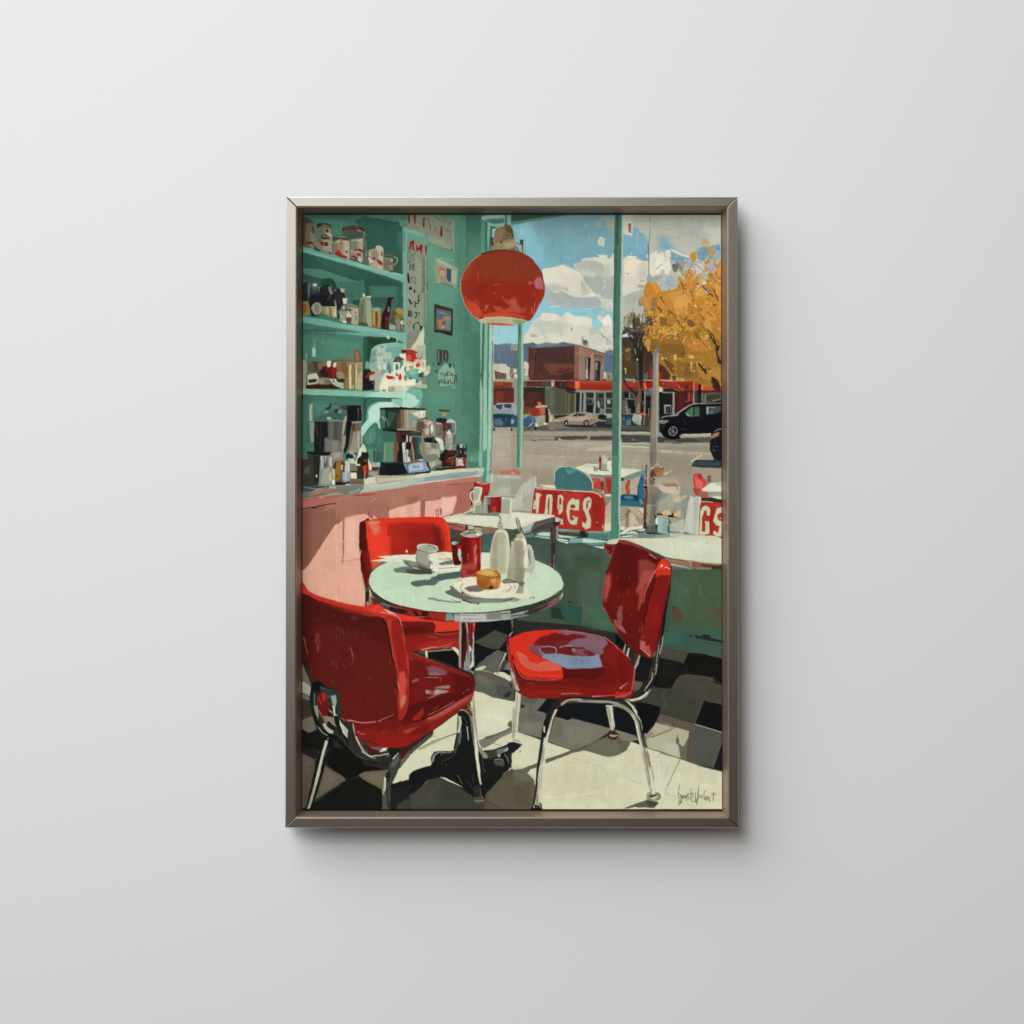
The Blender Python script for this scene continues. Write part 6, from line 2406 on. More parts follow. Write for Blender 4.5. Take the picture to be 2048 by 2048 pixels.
s d4604c 8 1220,1320 1210,1400
s e86a58 7 1045,1180 1040,1400
s 3a0f0d 8 920,1200 1000,1130
s dcb8a4 7 1358,1355 1360,1375
e e8d0bc 1680,1605,16,24
s ddc0a8 12 940,1590 925,1700
T 604 1145 8.018
p 5a1512 960,-20 1180,-20 1110,60 1075,150 1070,280 1040,300 1010,250
s 8a3028 7 1060,100 1050,250
p 3a3a38 1010,260 1070,260 1080,560 1020,570
p 1f1e1d 1015,340 1070,330 1070,420 1050,480 1060,560 1015,560
p 6f6f6a 1015,270 1040,300 1020,360
p 8f9088 1040,500 1070,500 1080,590 1030,580
p a08a70 1075,280 1120,320 1120,560 1075,560
p c8ac8c 1080,300 1110,310 1110,480 1085,450
p 7f8578 1120,370 1200,430 1220,520 1170,560 1090,600
p 4f5a58 1110,510 1180,490 1210,550 1100,600
s 3a2c22 7 1075,340 1080,560
T 814 1145 8.018
p cc3322 -700,560 -480,540 0,720 300,800 640,830 860,820 870,970 440,1000 100,830 -300,850
p d63a26 -450,560 0,720 300,790 640,820 850,820 850,960 640,985 440,985 470,890 430,830 0,810 -100,780
p 6a1712 -130,820 0,815 200,815 420,830 470,890 430,1000 0,1050 -100,1040
p 551412/4 -100,900 300,900 420,990 -80,1040
s 7d1f1a 10 60,870 300,860
p 8a1e18 -60,1050 200,1030 440,1000 840,960 850,1240 600,1250 240,1295 -60,1300
p 7c1c17/6 -50,1060 400,1010 830,1000 840,1100 400,1120 -50,1130
p 9c2b22/6 130,1200 500,1120 840,1080 840,1220 600,1240 240,1290
s 3a0f0e 14 430,995 600,995 840,970
s c4655a 10>5 440,1010 600,1030 830,1000
s b85a50 30>10 220,1280 420,1230 560,1220 740,1165
s cf8d80 14>6 250,1285 400,1240 500,1240
s c4766c 14>8 590,1250 700,1210
s 7a6a70 10 350,1060 500,1080
s b04a40 8 380,1170 620,1110
p 111312 350,1300 720,1265 840,1300 840,1600 700,1500 350,1400
s c8c6b2 34 320,1290 320,1400
s ddd8c4 10 300,1300 300,1360
p 3f4540 180,1300 290,1300 290,1370 180,1330
p 8b8c78 350,1295 740,1255 780,1240 720,1280 350,1310
c d5d3bc 720,1240 780,1235 840,1290 840,1380 800,1320
p 6d716a 840,800 900,820 1090,800 1080,1660 840,1560
p 8a8e85 845,810 878,820 868,1560 838,1540
s b9b8a5 8 872,830 865,1540
p 4a1412 880,830 940,830 960,1000 970,1250 930,1500 900,1600 875,1560
p 2e1514 885,850 930,850 950,1030 880,1500
p 7a1a16 975,830 1060,830 1055,1270 1010,1220 985,1060
p a0302f 1060,840 1090,830 1100,920 1080,1040 1062,1060
s d9b8a8 14 1080,850 1075,890
s d4c4b4 14>6 950,840 970,930 985,1010
p d6d3c0 1005,1200 1060,1280 1060,1560 1020,1590 990,1580 1000,1300
p 5b5d57 1010,1300 1050,1280 1050,1450 1000,1580
p 9b9d93 920,1500 970,1300 980,1600 930,1600
s 45443f 10 980,1150 990,1400 985,1600
s 3d3d38 10 945,1400 955,1590
s cfcdbb 10 1066,1000 1066,1650
s 2c2a27 8 1045,1080 1045,1280
p 1f1e1c 1010,1590 1060,1540 1110,1560 1070,1620
s 8b9b9a 9 1030,1600 1060,1680
T 814 1384 8.018
p 8d8b78 1060,80 1110,0 1140,560 1150,740 1130,830 1100,1200 1170,1380 1175,1560 1080,1000 1030,440 1020,200
p b9b69a 1050,120 1090,30 1130,560 1130,720 1090,560
p a8a486 1030,200 1080,160 1110,640 1120,900 1060,560
s 5d5c4c 6 1080,180 1090,420 1130,700
s 6d6b58 6 1110,300 1130,560
s 506058 16>8 1100,30 1095,190
s d8d6ba 12 1120,30 1140,300 1150,640
p d9d7bb 1085,560 1130,840 1165,1060 1170,1500 1130,1340 1100,1190
p d2d1b0 1080,20 1230,50 1390,130 1690,180 1720,190 1720,1000 1550,1000 1200,1000 1140,850
p d2d1b0 830,370 430,650 410,740 0,1090 0,1445 100,1310 390,1210 430,1000 740,985 800,700
p d9d8bc/8 1180,300 1600,250 1600,550 1200,700
c 181a17 60,1350 120,1300 300,1240 390,1210 390,1100 430,1020 520,985 720,985 760,930 800,690 820,380 880,340 960,360 1020,440 1070,700 1100,1100 1180,1560 1230,1730 1100,1730 900,1560 640,1420 480,1410 350,1450 200,1600 0,1720 -70,1720 -80,1560 0,1440
p 16171a 0,1440 100,1310 400,1220 600,1260 500,1410 340,1460 200,1590 0,1720 -60,1720
p 181a17 400,1100 440,1030 560,1000 760,1000 830,700 830,400 900,350 980,380 1040,520 1090,1000 1180,1600 1100,1730 880,1550 600,1400 400,1400
s 3c3f3a 16>8 890,420 950,500 970,600
p 3d403a 820,690 880,560 870,760 780,1030 740,1000 790,900
p 6f7270 860,690 885,640 860,850 830,900
p cfcdb8 820,420 870,430 880,540 850,700 810,690
p 8a8a76 820,430 850,440 845,600 815,680
s 3c3a30 6 818,440 815,640
s b8bab0 20>8 968,590 985,740 988,830
p 5c1c17 920,290 980,240 1010,280 1060,430 1020,400
p 6a3a28 930,290 1010,290 1050,400 1000,380
s cdcbb0 14>6 840,340 900,320 960,350 1010,420 1030,520 1080,900
s c9c7ad 8 980,240 1030,330
p c8c5a8 1020,200 1060,180 1060,300 1030,270
s 7c7f72 16>8 405,1180 430,1080 500,1010
s 9b9d8d 26>8 420,1150 440,1060 520,1005 560,1000 640,1010 720,995
s 5c5f55 14 540,1050 600,1020 720,1010
s 4c4f4a 8 560,1160 760,1050
e 6d706a 632,1205,6,9
s 6d706a 6 565,1190 580,1200
s 8c8c84 9>4 815,1370 860,1450 905,1530
s 3e3f38 8 950,1420 1060,1590
s 4c4c44 7 1060,1340 1075,1500
s 5c5f58 6 20,1600 80,1530
s 3a3c38 8 880,1100 1010,1150
c 1b1c19 1150,1000 1230,980 1400,960 1560,900 1640,860 1720,850 1720,1010 1620,1030 1660,1150 1660,1250 1560,1340 1300,1470 1200,1500 1180,1300
p 8b8a74 1140,870 1200,960 1260,1010 1320,1080 1280,1110 1230,1100 1160,980
p 3a3b36 1270,1000 1440,960 1560,1000 1500,1060 1320,1120
p 6b6c62 1440,970 1640,910 1620,990 1540,1010 1460,1060
p 9d9d8e 1450,1040 1500,1030 1510,1070 1470,1090
s b0b0a0 10 1400,1130 1470,1115 1530,1125 1550,1150
p 4b4c46 1380,1150 1530,1130 1580,1200 1540,1230 1420,1200
s 8c8d80 16>8 1570,1040 1620,1110 1640,1190
p 1f2120 1620,870 1720,840 1860,880 1720,1010 1640,1020
p c9c7ad 1550,1000 1630,930 1640,960
s 9a9b90 6 1240,1310 1280,1290
s 6a6b60 6 1420,1230 1480,1210
s 9a9a84 6 1290,1455 1320,1450
s 55564c 8 1200,900 1230,1300
p 3a3327 1180,1530 1300,1470 1470,1380 1440,1440 1360,1560 1250,1670 1190,1700
p 7a7768 1150,820 1230,780 1400,740 1690,600 1690,690 1500,780 1240,950 1190,900
p 5c5a4f 1240,760 1450,700 1690,600 1690,620 1300,800
s 4d4b40 6 1380,855 1510,900
c 5d5d50 1620,560 1660,500 1690,520 1690,600 1640,600
p a5a38b 190,960 400,840 790,690 790,720 560,800 350,910 200,980
s 55534a 8 200,945 400,840 560,780 790,700
s a5a38b 7 410,740 500,775 560,780
p 4b4940 140,900 280,780 430,680 430,700 400,740 240,860 100,1010 0,1100 0,1000
s 77756a 8 110,980 250,830
c 77756a 630,830 650,815 650,825 640,840
p 181a17 440,1370 1060,1640 1180,1530 1300,1440 1560,1330 1300,1920 900,1920
p 3c3c33 1000,1700 1300,1780 1300,1930 900,1930
p 3c3c33 0,1720 200,1600 350,1460 470,1410 560,1415 800,1540 1050,1700 1080,1880 1250,1880 1260,1930 -400,1930 0,1760
p 45443a/8 100,1680 400,1480 600,1480 500,1880 100,1880
p 55503f 1260,1680 1400,1540 1500,1420 1690,1260 1720,1300 1720,1930 1240,1930
p 5d5847/6 1300,1700 1500,1480 1720,1400 1720,1900 1400,1880
s 6a6553 8 1400,1540 1600,1590
s 3a3528 12>6 1380,1840 1460,1880
s 38362c 10 1270,1690 1300,1800 1500,1890
s 6a675a 5 370,1600 380,1780
s 6a675a 5 160,1830 200,1860
s 55544a 6 330,1860 540,1810
p 2b2a24 1065,1560 1180,1500 1190,1740 1080,1740
s 8b8870 7 1178,1560 1185,1700
c 4a4639 1080,1740 1180,1720 1250,1760 1255,1820 1160,1850 1070,1820
s b5b29c 9 1080,1770 1150,1790 1240,1770
s d0cdb8 7 1200,1700 1215,1740
r 15181a -20,1905 60,1935
T 604 1026 2.2945
c 3c3f3b 308,320 330,260 420,215 560,190 760,182 960,200 1100,235 1180,285 1200,340 1190,400 1130,440 1000,490 800,510 640,500 480,470 370,430 320,380
T 814 1145 8.018
p 7d1d17 -600,420 -300,540 0,570 400,630 650,660 640,810 400,790 0,720 -500,600
p 8c231b -200,560 0,575 640,660 630,810 300,780 0,700
p 9a2a1f 350,650 640,670 620,790 380,760
e 3a1512 290,690,60,45
p 3a1512 90,640 150,640 200,730 150,750
s 3a1512 16 150,730 320,720
s 4a1a16 20 280,770 400,770
s c86a58 8 160,745 280,740
s 5c1612 8 0,620 80,620
p 7d8b82 640,665 760,670 760,800 620,810
p 54443a 720,690 780,680 830,770 800,800 760,780
e 2e2824 805,760,26,30
p a5a79c 760,670 1700,640 1720,780 1300,820 850,820 760,805
p 7d7f78 1270,680 1520,660 1520,780 1280,790
p 969a94 1520,670 1720,640 1720,770 1520,790
p bcbdb0/3 850,740 1280,730 1270,810 860,815
s d5d5c6 7 830,700 1000,705 1250,710
s d5d5c6 6 860,745 1100,750
s 5d5f5a 8 840,685 1100,690 1260,700
s 5d5f5a 7 830,720 1100,715
s 4c4a44 14 1520,690 1660,680
s 6a6c68 8 900,780 1240,775
p 8b8878 700,680 850,680 850,740 780,700
s c4c4b4 8 760,810 1100,822 1400,800 1700,770
T 604 1145 8.018
p 33342f 1075,220 1140,330 1250,430 1420,510 1700,570 1720,600 1700,690 1450,640 1300,580 1210,510 1130,400
p 4b4d47 1210,510 1350,560 1420,600 1370,600 1250,550
p 6a6d62 1260,500 1420,560 1400,580 1280,540
p 321a1a 1400,580 1640,610 1680,690 1600,700 1400,640
p 8a241c 1400,540 1700,590 1720,640 1560,600
s c66a58 7 1420,560 1480,590 1620,605
T 1024 1145 8.018
p 4a4946 -10,640 300,570 520,500 700,410 800,300 830,180 830,380 760,480 640,580 400,690 280,710 -10,780
p 33332f -10,630 300,560 620,460 800,300 780,360 600,500 300,640 -10,700
p 9aa0a0 -10,700 260,640 280,650 180,700 -10,720
p 7f8688 -10,740 290,705 240,730 -10,780
p 39302f 190,680 440,600 600,540 560,600 400,670 280,700
p 7d4d4c 590,500 740,430 760,440 730,530 640,580 560,590 610,540
s b07a6c 7 440,660 560,600 640,570
p 8f9684 760,430 820,330 830,400 770,480
s c5c5ac 7 770,470 830,370
s 565c54 7 760,480 830,300
T 604 1026 2.2945
c bfd4b5 308,322 318,285 360,250 440,215 540,195 700,186 860,190 1020,210 1120,245 1180,285 1200,330 1185,365 1120,405 1000,440 840,463 660,465 520,448 410,420 340,380 315,350
p c3d6b7/16 700,340 1100,300 1150,340 1000,420 700,440
p bbd2b4/20 340,260 600,220 500,400 360,360
p c6d6ba/20 950,210 1160,290 1150,360 1000,300
s dbe3c8 3 1195,320 1200,340 1180,372 1120,410
s cfdec5 2 310,330 330,368 410,418 520,446 660,463
s 24241f 3.5 308,335 330,375 410,424 520,452 660,468 840,466 1000,443 1120,408 1190,362
T 814 906 8.018
p d6d6bd -600,1760 -100,1680 160,1650 160,1780 -200,1780
p d9d8c0 -480,1690 -100,1660 160,1660 150,1780 0,1770 -150,1760
p dcdac2 490,1620 710,1620 740,1730 620,1740 500,1730
s c5604a 8 495,1620 495,1720 700,1730
s c59a80 8 510,1680 560,1655 610,1665
p d8d9c4 380,1660 490,1640 500,1740 620,1760 860,1830 850,1930 370,1930 380,1800
p 6d7366 490,1800 600,1770 740,1740 750,1810 560,1830
s c9a58c 7 510,1735 700,1730
p dcdcc6 500,1860 860,1830 850,1930 500,1930
s 6d7366 10>5 510,1890 700,1870 830,1860
s 55594e 8 640,1715 710,1720
p d9dcc2 1190,1620 1340,1625 1340,1880 1180,1900
s a8b59f 7 1240,1815 1330,1815
T 604 906 8.018
p d9d9c2 1590,1700 1720,1680 1720,1780 1640,1750
p 5c6358 1500,1890 1660,1860 1720,1850 1720,1950 1500,1950
p 4a4f48 1610,1745 1720,1780 1720,1830 1650,1800
T 814 906 8.018
p 7d8474 0,1770 160,1760 180,1830 60,1850
p 5d6457 -50,1770 20,1780 150,1840 380,1920 430,1880 400,1950 0,1960 -220,1920 -200,1880 0,1870
p b9d1b4 -80,1790 40,1850 -40,1850
T 604 1026 2.2945
c 66726a 428,268 450,258 500,255 540,265 600,272 605,283 560,290 480,287 430,278
c 454e49 490,225 600,262 610,272 570,280 520,270
c dad9c4 455,210 520,200 540,210 535,232 500,228
p 7c8679 470,222 520,232 540,262 600,272 560,280 520,268
T 814 906 8.018
p 858974 150,1590 490,1570 470,1640 360,1660 340,1720 400,1780 360,1890 150,1800 140,1720
p 989b86 160,1600 360,1620 350,1740 330,1870 180,1810
p 7b7e6b 150,1760 260,1800 350,1850 350,1890 140,1800
c c3c5b0 160,1530 200,1500 320,1490 460,1510 500,1550 490,1600 420,1620 300,1630 180,1590
c a0a28c 175,1545 220,1515 330,1505 440,1530 480,1570 420,1600 300,1600 200,1580
s 3a3832 12 175,1580 250,1605 340,1620
s 2f2c27 12>6 330,1500 420,1530 470,1560
s d5d5c0 9 160,1540 200,1500 320,1490 470,1515
p dedec8 350,1660 480,1620 490,1740 600,1760 380,1850 400,1770 340,1720
s 55554a 8 360,1720 380,1680
s 6d6d5e 10 380,1800 400,1770 410,1820
p e0e0ca 370,1850 480,1830 500,1930 380,1920
s 3d3c36 16>8 120,1840 250,1890 420,1890
s c6c8b2 8 100,1860 250,1920 400,1930
T 814 1145 8.018
c 56645f 60,215 90,180 200,155 360,145 400,110 560,60 800,15 900,20 1000,60 1020,90 900,110 700,145 550,165 480,215 420,240 300,240 150,262
p 4c5a55 500,60 860,10 880,60 800,130 480,140 430,120
s cfdcc4 7 470,220 520,175 640,150 780,140
p 45463f -30,-20 400,-20 400,60 200,60 0,40
T 814 906 8.018
p 8a1c18 860,1360 1180,1370 1185,1950 880,1950
c 7e1614 870,1350 1180,1360 1190,1700 1170,2400 1100,2440 950,2420 880,2350 880,1900
p 5c1210 880,1400 940,1400 940,1900 880,1900
p 6d1512 940,1400 1000,1400 990,2300 940,2300
p a02620/4 1040,1420 1120,1420 1120,2350 1040,2380
c b26a60 1080,1540 1120,1490 1110,1600 1090,1720 1080,1620
p c08a80/2 1085,1730 1130,1620 1110,1860 1085,1880
s b06a60 14>6 985,1640 985,1760
p a0443c/3 880,1820 1100,1780 1120,2000 900,2100
s d98a78 7 1180,1380 1180,1800
s a8928a 20 880,1700 875,1900
c a8aa98 860,1330 920,1280 1040,1270 1200,1290 1220,1330 1150,1360 1000,1370 900,1350
p d9dcd0 1110,1310 1190,1310 1180,1350 1110,1345
s 4c4c42 9 880,1300 960,1310 1080,1290
s 3d3a34 9 900,1340 1000,1320 1120,1310
s d3c6b4 9 900,1355 1000,1375 1160,1370
p 8f7a68 1000,1270 1130,1280 1100,1310 1000,1300
s 6a2a26 14 870,1380 880,1450
p 541110 720,1500 880,1470 890,1560 830,1570 815,1650 850,1750 880,1790 850,1830 760,1830 730,1700
p 8c1f22 800,1490 880,1500 880,1560 830,1560 810,1600
c a7c0b5 820,1580 860,1570 875,1660 850,1750 825,1680
s c5604a 8 725,1640 740,1780
c b9baa4 725,1460 760,1450 830,1470 760,1500 720,1490
s 3a2c26 9 770,1480 850,1475
p 40100e 740,1720 870,1780 850,1830 760,1810
T 814 1145 8.018
c 8c2822 860,-20 1000,-30 1110,-10 1090,40 1000,65 900,40
p a6403c 880,-20 960,-20 960,50 900,40
T 814 906 8.018
c b2b296 1440,1280 1560,1270 1620,1400 1660,1600 1650,1920 1500,1960 1345,1900 1340,1640 1370,1440
p b7b79c 1430,1280 1600,1270 1660,1560 1670,1950 1500,1960 1340,1890 1340,1620 1380,1420
p a5967d/3 1380,1400 1480,1300 1460,1950 1360,1900
p a9aa8d/3 1480,1300 1570,1290 1570,1950 1470,1950
p d5d4bb 1570,1270 1620,1300 1660,1560 1600,1400
p c6c5ab 1600,1400 1650,1560 1650,1930 1600,1950
s d8d2ba 8 1430,1290 1370,1470 1345,1640
p 9a9c8c 1450,1180 1550,1180 1555,1260 1460,1260
s 5d5448 9 1460,1165 1540,1160
s d8d6c0 9 1550,1180 1560,1260
p d4d3bb 1430,1260 1590,1265 1600,1300 1430,1290
s 7a6a5a 22>14 1490,1160 1500,1080 1480,1020
s cfc6b0 10 1520,1130 1520,1040
s 4a3c30 8 1470,1160 1500,1140
s 4a3c30 7 1455,1010 1490,1060
T 1024 906 8.018
c 9d9880 30,1430 180,1410 240,1530 250,1700 220,1950 150,2380 -100,2360 -60,1960 -20,1600
p a39e86 0,1440 180,1420 220,1540 210,1700 200,1950 -10,1950 -10,1560
p 8f8a72/4 60,1460 160,1460 150,1950 60,1950
p b3b09a -10,1460 40,1430 20,1700 -10,1760
p d9d7be 160,1300 200,1350 240,1460 240,1530 200,1540 180,1430 60,1420 20,1420 60,1400
p a9aa94 80,1330 180,1320 190,1410 70,1400
s d0cfb8 9 60,1420 160,1425
c 5d564a 60,1080 90,1060 130,1110 150,1290 110,1310 90,1200
p b0a590 90,1090 110,1090 130,1160 125,1280 110,1260
s cfcab4 7 85,1080 95,1130
p 3a3630 50,1270 110,1290 110,1320 60,1320
s d9d8c0 7 150,1270 165,1320
c b6b9a2 240,1510 290,1500 340,1590 375,1740 370,1860 320,1960 230,1960 290,1830 290,1700 270,1590 210,1560
p 8a9284 260,1580 290,1580 320,1700 310,1800 270,1860 280,1720
c d6d8bc 220,1620 250,1570 265,1640 270,1760 250,1880 215,1900 195,1760
s d9dac4 9 240,1510 300,1510 350,1620
s 6d7568 8 260,1590 270,1700 290,1740
p c9cab2 180,1540 240,1530 250,1570 200,1600
T 1024 1145 8.018
p 9c9780 -60,-40 230,-40 215,60 200,180 -10,190 -80,170
p 8b876f 60,-40 190,-40 190,180 60,170
p b3b5a0 230,-40 360,-40 320,30 240,40
p cfd8b8 210,30 290,20 290,140 250,360 210,330 190,180
c 5d6d62 100,190 180,175 215,195 190,230 140,245
p 4c463c -10,150 100,180 110,200 -10,200
T 814 1145 8.018
c 5d675c 610,350 700,300 690,250 740,260 900,380 1200,440 1600,450 1720,440 1660,480 1500,510 1140,520 1130,535 1060,515 900,470 800,440
p 7c8a7a/4 900,470 1200,450 1600,460 1500,510 1100,515
c dbd6bd 740,200 800,160 900,120 1100,95 1200,130 1550,150 1700,190 1780,260 1740,380 1660,430 1400,440 1200,430 1000,390 850,320 750,270
T 1024 1145 8.018
c dcd6bc -100,200 20,200 60,190 110,200 110,250 80,320 30,390 -20,410 -100,420
s c9945c 10>5 10,200 60,195 110,205
s c9945c 8 0,260 20,290
s b98a58 7 40,260 90,240
s 8a7a5c 6 30,230 70,300
p dad8bf 20,370 120,365 250,360 370,420 300,450 150,460 50,430 0,420
s 5d6658 14>6 -10,440 60,455 100,465
s 5d6658 9 290,450 320,430 370,430 340,450
s ddd9c0 8 240,250 230,350
T 814 1145 8.018
c e0dbc3 760,200 850,140 1000,110 1110,120 1120,230 1010,240 930,290 900,330 800,270
s b98a5c 12>6 780,190 830,160 850,180
s b98a5c 10>5 830,150 880,165 885,195
s c59a6c 9 800,210 830,215
s c59a6c 9 870,140 930,120
s c59a6c 8 980,150 985,180
s c08a58 9 740,210 750,250
s 6d6350 8 860,290 870,240 920,210
s a8895c 12>5 860,280 890,320 930,350
s a8895c 7 1500,340 1640,300 1675,260 1630,220
s 6d6350 7 1590,350 1660,300 1675,255
s d5b894 14>6 1500,350 1580,310
p 70665a 920,290 1000,250 1120,235 1220,300 1240,310 1160,340 1000,340 950,310
p 827868 1510,170 1600,120 1700,150 1720,200 1560,210
s 5d5548 9 1560,150 1640,150 1700,180
s e8e4ce 10 900,380 1100,420 1300,432 1600,430
p e3dfc6 950,350 1100,350 1400,320 1560,280 1500,360 1300,400 1100,390
p 8ea396 330,440 440,435 560,465 880,500 870,525 700,515 500,490 340,465
s 3d4a42 7 335,450 440,440 470,470 600,495 870,520
s 3d4a42 6 700,455 820,500 880,500
p c9d6c0 560,450 690,455 800,500 600,480
c a36326 1120,60 1200,90 1300,100 1420,100 1500,70 1505,150 1490,240 1460,290 1380,300 1280,310 1200,290 1130,230 1120,140
p b87a3a 1320,150 1480,110 1490,230 1450,280 1380,240
p c99456 1330,150 1440,110 1420,180 1400,230 1370,170
p 8f5420 1130,160 1220,160 1300,290 1200,290 1140,230
p 9a5a22 1200,170 1320,120 1300,230 1260,300
c c4924a 1110,40 1160,0 1260,-20 1390,0 1480,40 1500,70 1440,100 1320,100 1200,80
T 814 906 8.018
c bf8c42 1180,1915 1250,1890 1340,1890 1440,1930 1500,2000 1200,2000 1120,1960
T 814 1145 8.018
p d4ac66/3 1150,20 1300,-20 1420,40 1320,80 1200,60
p 9a622a 1390,0 1440,-10 1500,60 1490,90 1440,40
s 5d3014 9 1115,50 1200,80 1280,95 1380,105 1500,85
s 6d3c18 8 1500,60 1505,120 1490,160
p 4a2a16 1310,280 1350,240 1390,250 1390,290 1340,305
s 4a2a16 6 1320,65 1325,85
s 8a5020 8 1220,200 1290,160
p c0833f 1470,150 1500,140 1490,230 1460,240
T 604 1384 8.018
p 6e6857 -10,-20 140,-20 120,180 -10,130
p a39f88 -10,-20 140,-20 130,100 60,60 -10,40
s 4a463a 8 0,60 120,110
p 39332a -10,140 130,180 160,420 -10,490
p 6f6453 -10,490 170,420 230,640 120,705 -10,620
p 716756/4 20,500 160,440 210,620 110,690
p 171714 -10,620 100,700 240,650 500,760 520,1200 -10,1000
p 22201b -10,930 300,950 220,1130 -10,1010
p 5b4c3e -10,1010 210,1120 200,1300 60,1880 -10,1900
p 62574a/5 0,1060 180,1130 120,1400 0,1500
s 3a2f26 8 80,1260 170,1215
p 605748 370,1220 700,1410 715,1445 220,1755 300,1500
p 6a6152/5 380,1260 600,1400 400,1620 280,1640
p 3a3420 220,1755 500,1610 560,1590 240,1800
p 171813 240,1790 720,1450 900,1400 1280,1600 1500,1500 1720,1440 1720,1930 60,1930
p 14140f 500,920 920,1000 1000,1200 1400,1290 900,1380 720,1440 400,1200
p 665e4e 905,1375 1000,1320 1400,1280 1340,1400 1310,1470 1280,1600 1000,1450
p 6d6555/5 960,1370 1350,1300 1280,1540 1080,1450
s 4a4438 8 1180,1330 1220,1320
s 3f3b30 5 1150,1570 1140,1700
p d2d1b0 1460,1510 1600,1230 1720,1080 1720,1440
p d2d1b0 1455,1505 1720,1440 1720,1200 1560,1260
p 1e201f 1440,1600 1720,1450 1720,1900 1400,1900
p 3a3a32 1540,1840 1650,1770 1720,1760 1720,1920 1530,1920
L 31 30 40 1a1c18 14150f 20211b | 1440,1520 1720,1460 1720,1560 1500,1640
s 17170f 8 1550,1490 1600,1460
s 17170f 8 1600,1480 1680,1450
s 141513 64 185,60 190,330 260,560 340,680 480,740 620,850 800,1020 1000,1110 1300,1130
p 1c1f1e 140,-20 300,-20 260,300 170,400 120,200
s 2a3330 30 200,60 210,260 240,430
s 5d6a66 18 205,60 200,240
p 7d8e8a 190,250 250,250 270,400 260,460 220,400
s 55615d 16 240,580 330,680 410,730
s a3a48f 14>8 270,610 340,690 410,735
s 8a8e84 8 240,400 260,500
p 6a1714 240,110 310,40 400,100 440,250 420,420 310,420 260,260
p 9c2a24 310,20 380,20 380,180 330,190
s c06050 8 270,120 310,240
s a03a30 7 250,120 245,240
s a8705c 16>8 270,330 330,450 370,530
p 33332c 400,190 470,190 480,240 390,240
p 8a7a6a 340,420 520,440 550,600 480,560 380,540
p b5b296 330,540 380,540 400,600 500,660 495,710 420,690 360,620
p 1c1a18 400,510 440,510 550,620 510,650 420,590
p 3a4a46 380,20 560,20 560,110 400,140
p 8b9a94 470,100 540,70 560,180 520,330 480,200
s 7c8068 8 460,100 490,200 500,260
p c9cdb8 490,250 520,270 540,420 520,430 500,360
p d8b8a8 545,400 565,400 580,470 550,460
p c47a6a 420,310 480,350 500,410 480,420
p 1d1b1b 400,330 480,380 500,450 420,420
p 2b2f2d 560,100 620,130 620,470 560,460
s 131414 60 540,430 570,560 640,680 740,800
s 1a1b1a 40 560,560 640,740 760,880 900,1020
p c3c9b4 600,480 640,540 740,660 730,770 660,690 610,560
p a9b3a4 640,570 680,600 735,680 730,740 680,700
s d8d8c4 10 650,680 740,780
s 4c4f4e 10 640,740 710,880
s 2e2f2d 90 760,880 900,1030 1080,1110 1290,1130
s 3a3a36 12 760,920 900,1060
s 4b4c45 10 880,1050 1000,1100
p 6d605c 1050,900 1350,930 1300,1000 1200,990
p 3b3833 890,790 1100,860 1050,900 950,880
p 4a1a18 960,890 1180,960 1330,1010 1200,1030 1050,980
s b0a58e 30>22 820,520 850,680 910,850 980,970 1080,1060 1200,1060 1330,1040 1420,1030
s d2ccb0 10 830,600 870,740 930,880
s 6b6a5a 10 860,640 930,850 1060,1010
s c9c6ac 14>6 960,990 1080,1070 1190,1110
s 97988a 12 1200,1060 1350,1030 1410,1020
p d6cfb4 1245,1000 1300,935 1380,930 1350,980 1280,1000
s e6e2cc 8 1260,990 1340,945
p 1a1b19 1390,940 1600,940 1560,1030 1440,1120 1400,1050
s 8f9284 10 1360,1080 1430,1050
s 1f1f1b 40 1000,1140 1200,1180 1400,1190
p 3d3f3a 1405,1200 1560,1010 1590,1100 1540,1250 1440,1500 1410,1930 1290,1930 1320,1500 1400,1290
p 54554d 1420,1200 1550,1060 1570,1130 1470,1260
p b8bab0 1450,1110 1560,1000 1550,1030 1470,1125
p 22231f 1350,1330 1420,1280 1420,1400 1370,1500 1340,1430
p cfcfb8 1300,1560 1325,1390 1350,1420 1345,1600 1310,1690
p 8f8f80 1290,1600 1330,1440 1320,1700 1290,1690
p 4b4b40 1290,1700 1420,1600 1420,1930 1290,1930
p 30312c 1360,1600 1430,1500 1420,1900 1370,1900
s 6c6c5f 8 1400,1560 1410,1800
s 8a8876 9 1560,1260 1490,1420 1455,1500
p 5c574a 1590,1140 1720,1000 1720,1080 1560,1280
p 451a14 1590,1000 1720,880 1720,960 1600,1110
s 8a8070 8 1590,1150 1700,1020
p 1c1814 270,970 330,870 430,930 360,1180 300,1440 140,1930 60,1930 180,1450
p 17161b 360,1000 440,930 380,1180 320,1400 200,1780 150,1930 120,1930 250,1500
p c6c7ac 375,815 420,820 400,910 330,1150 270,1420 120,1910 85,1910 200,1520 290,1140
s 8d8c78 7 410,840 330,1140 230,1480
p a5a690 200,1540 240,1520 130,1900 90,1900
s 33363a 10 430,930 380,1080
s 5d5348 8 280,980 210,1150
e 8d9288 420,785,10,16
T 604 1384 8.018
p 6e1915 1000,-350 1720,-120 2300,80 2700,-180 2774,0 2724,160 2644,250 2514,350 2284,500 2124,640 1984,720 1834,800 1700,900 1600,930 1500,930 1250,900 1000,820 860,740 830,560 800,520
p 7c1c17 850,580 1300,560 1720,440 1720,900 1560,930 1330,920 1080,860 900,780
p 6b1a16 600,100 1700,60 1720,560 1500,580 860,560 640,470
T 814 1145 8.018
p 6a1814 -20,1300 140,1340 700,1560 1000,1680 1090,1760 1100,1850 1060,1930 700,2100 300,2400 -20,2500
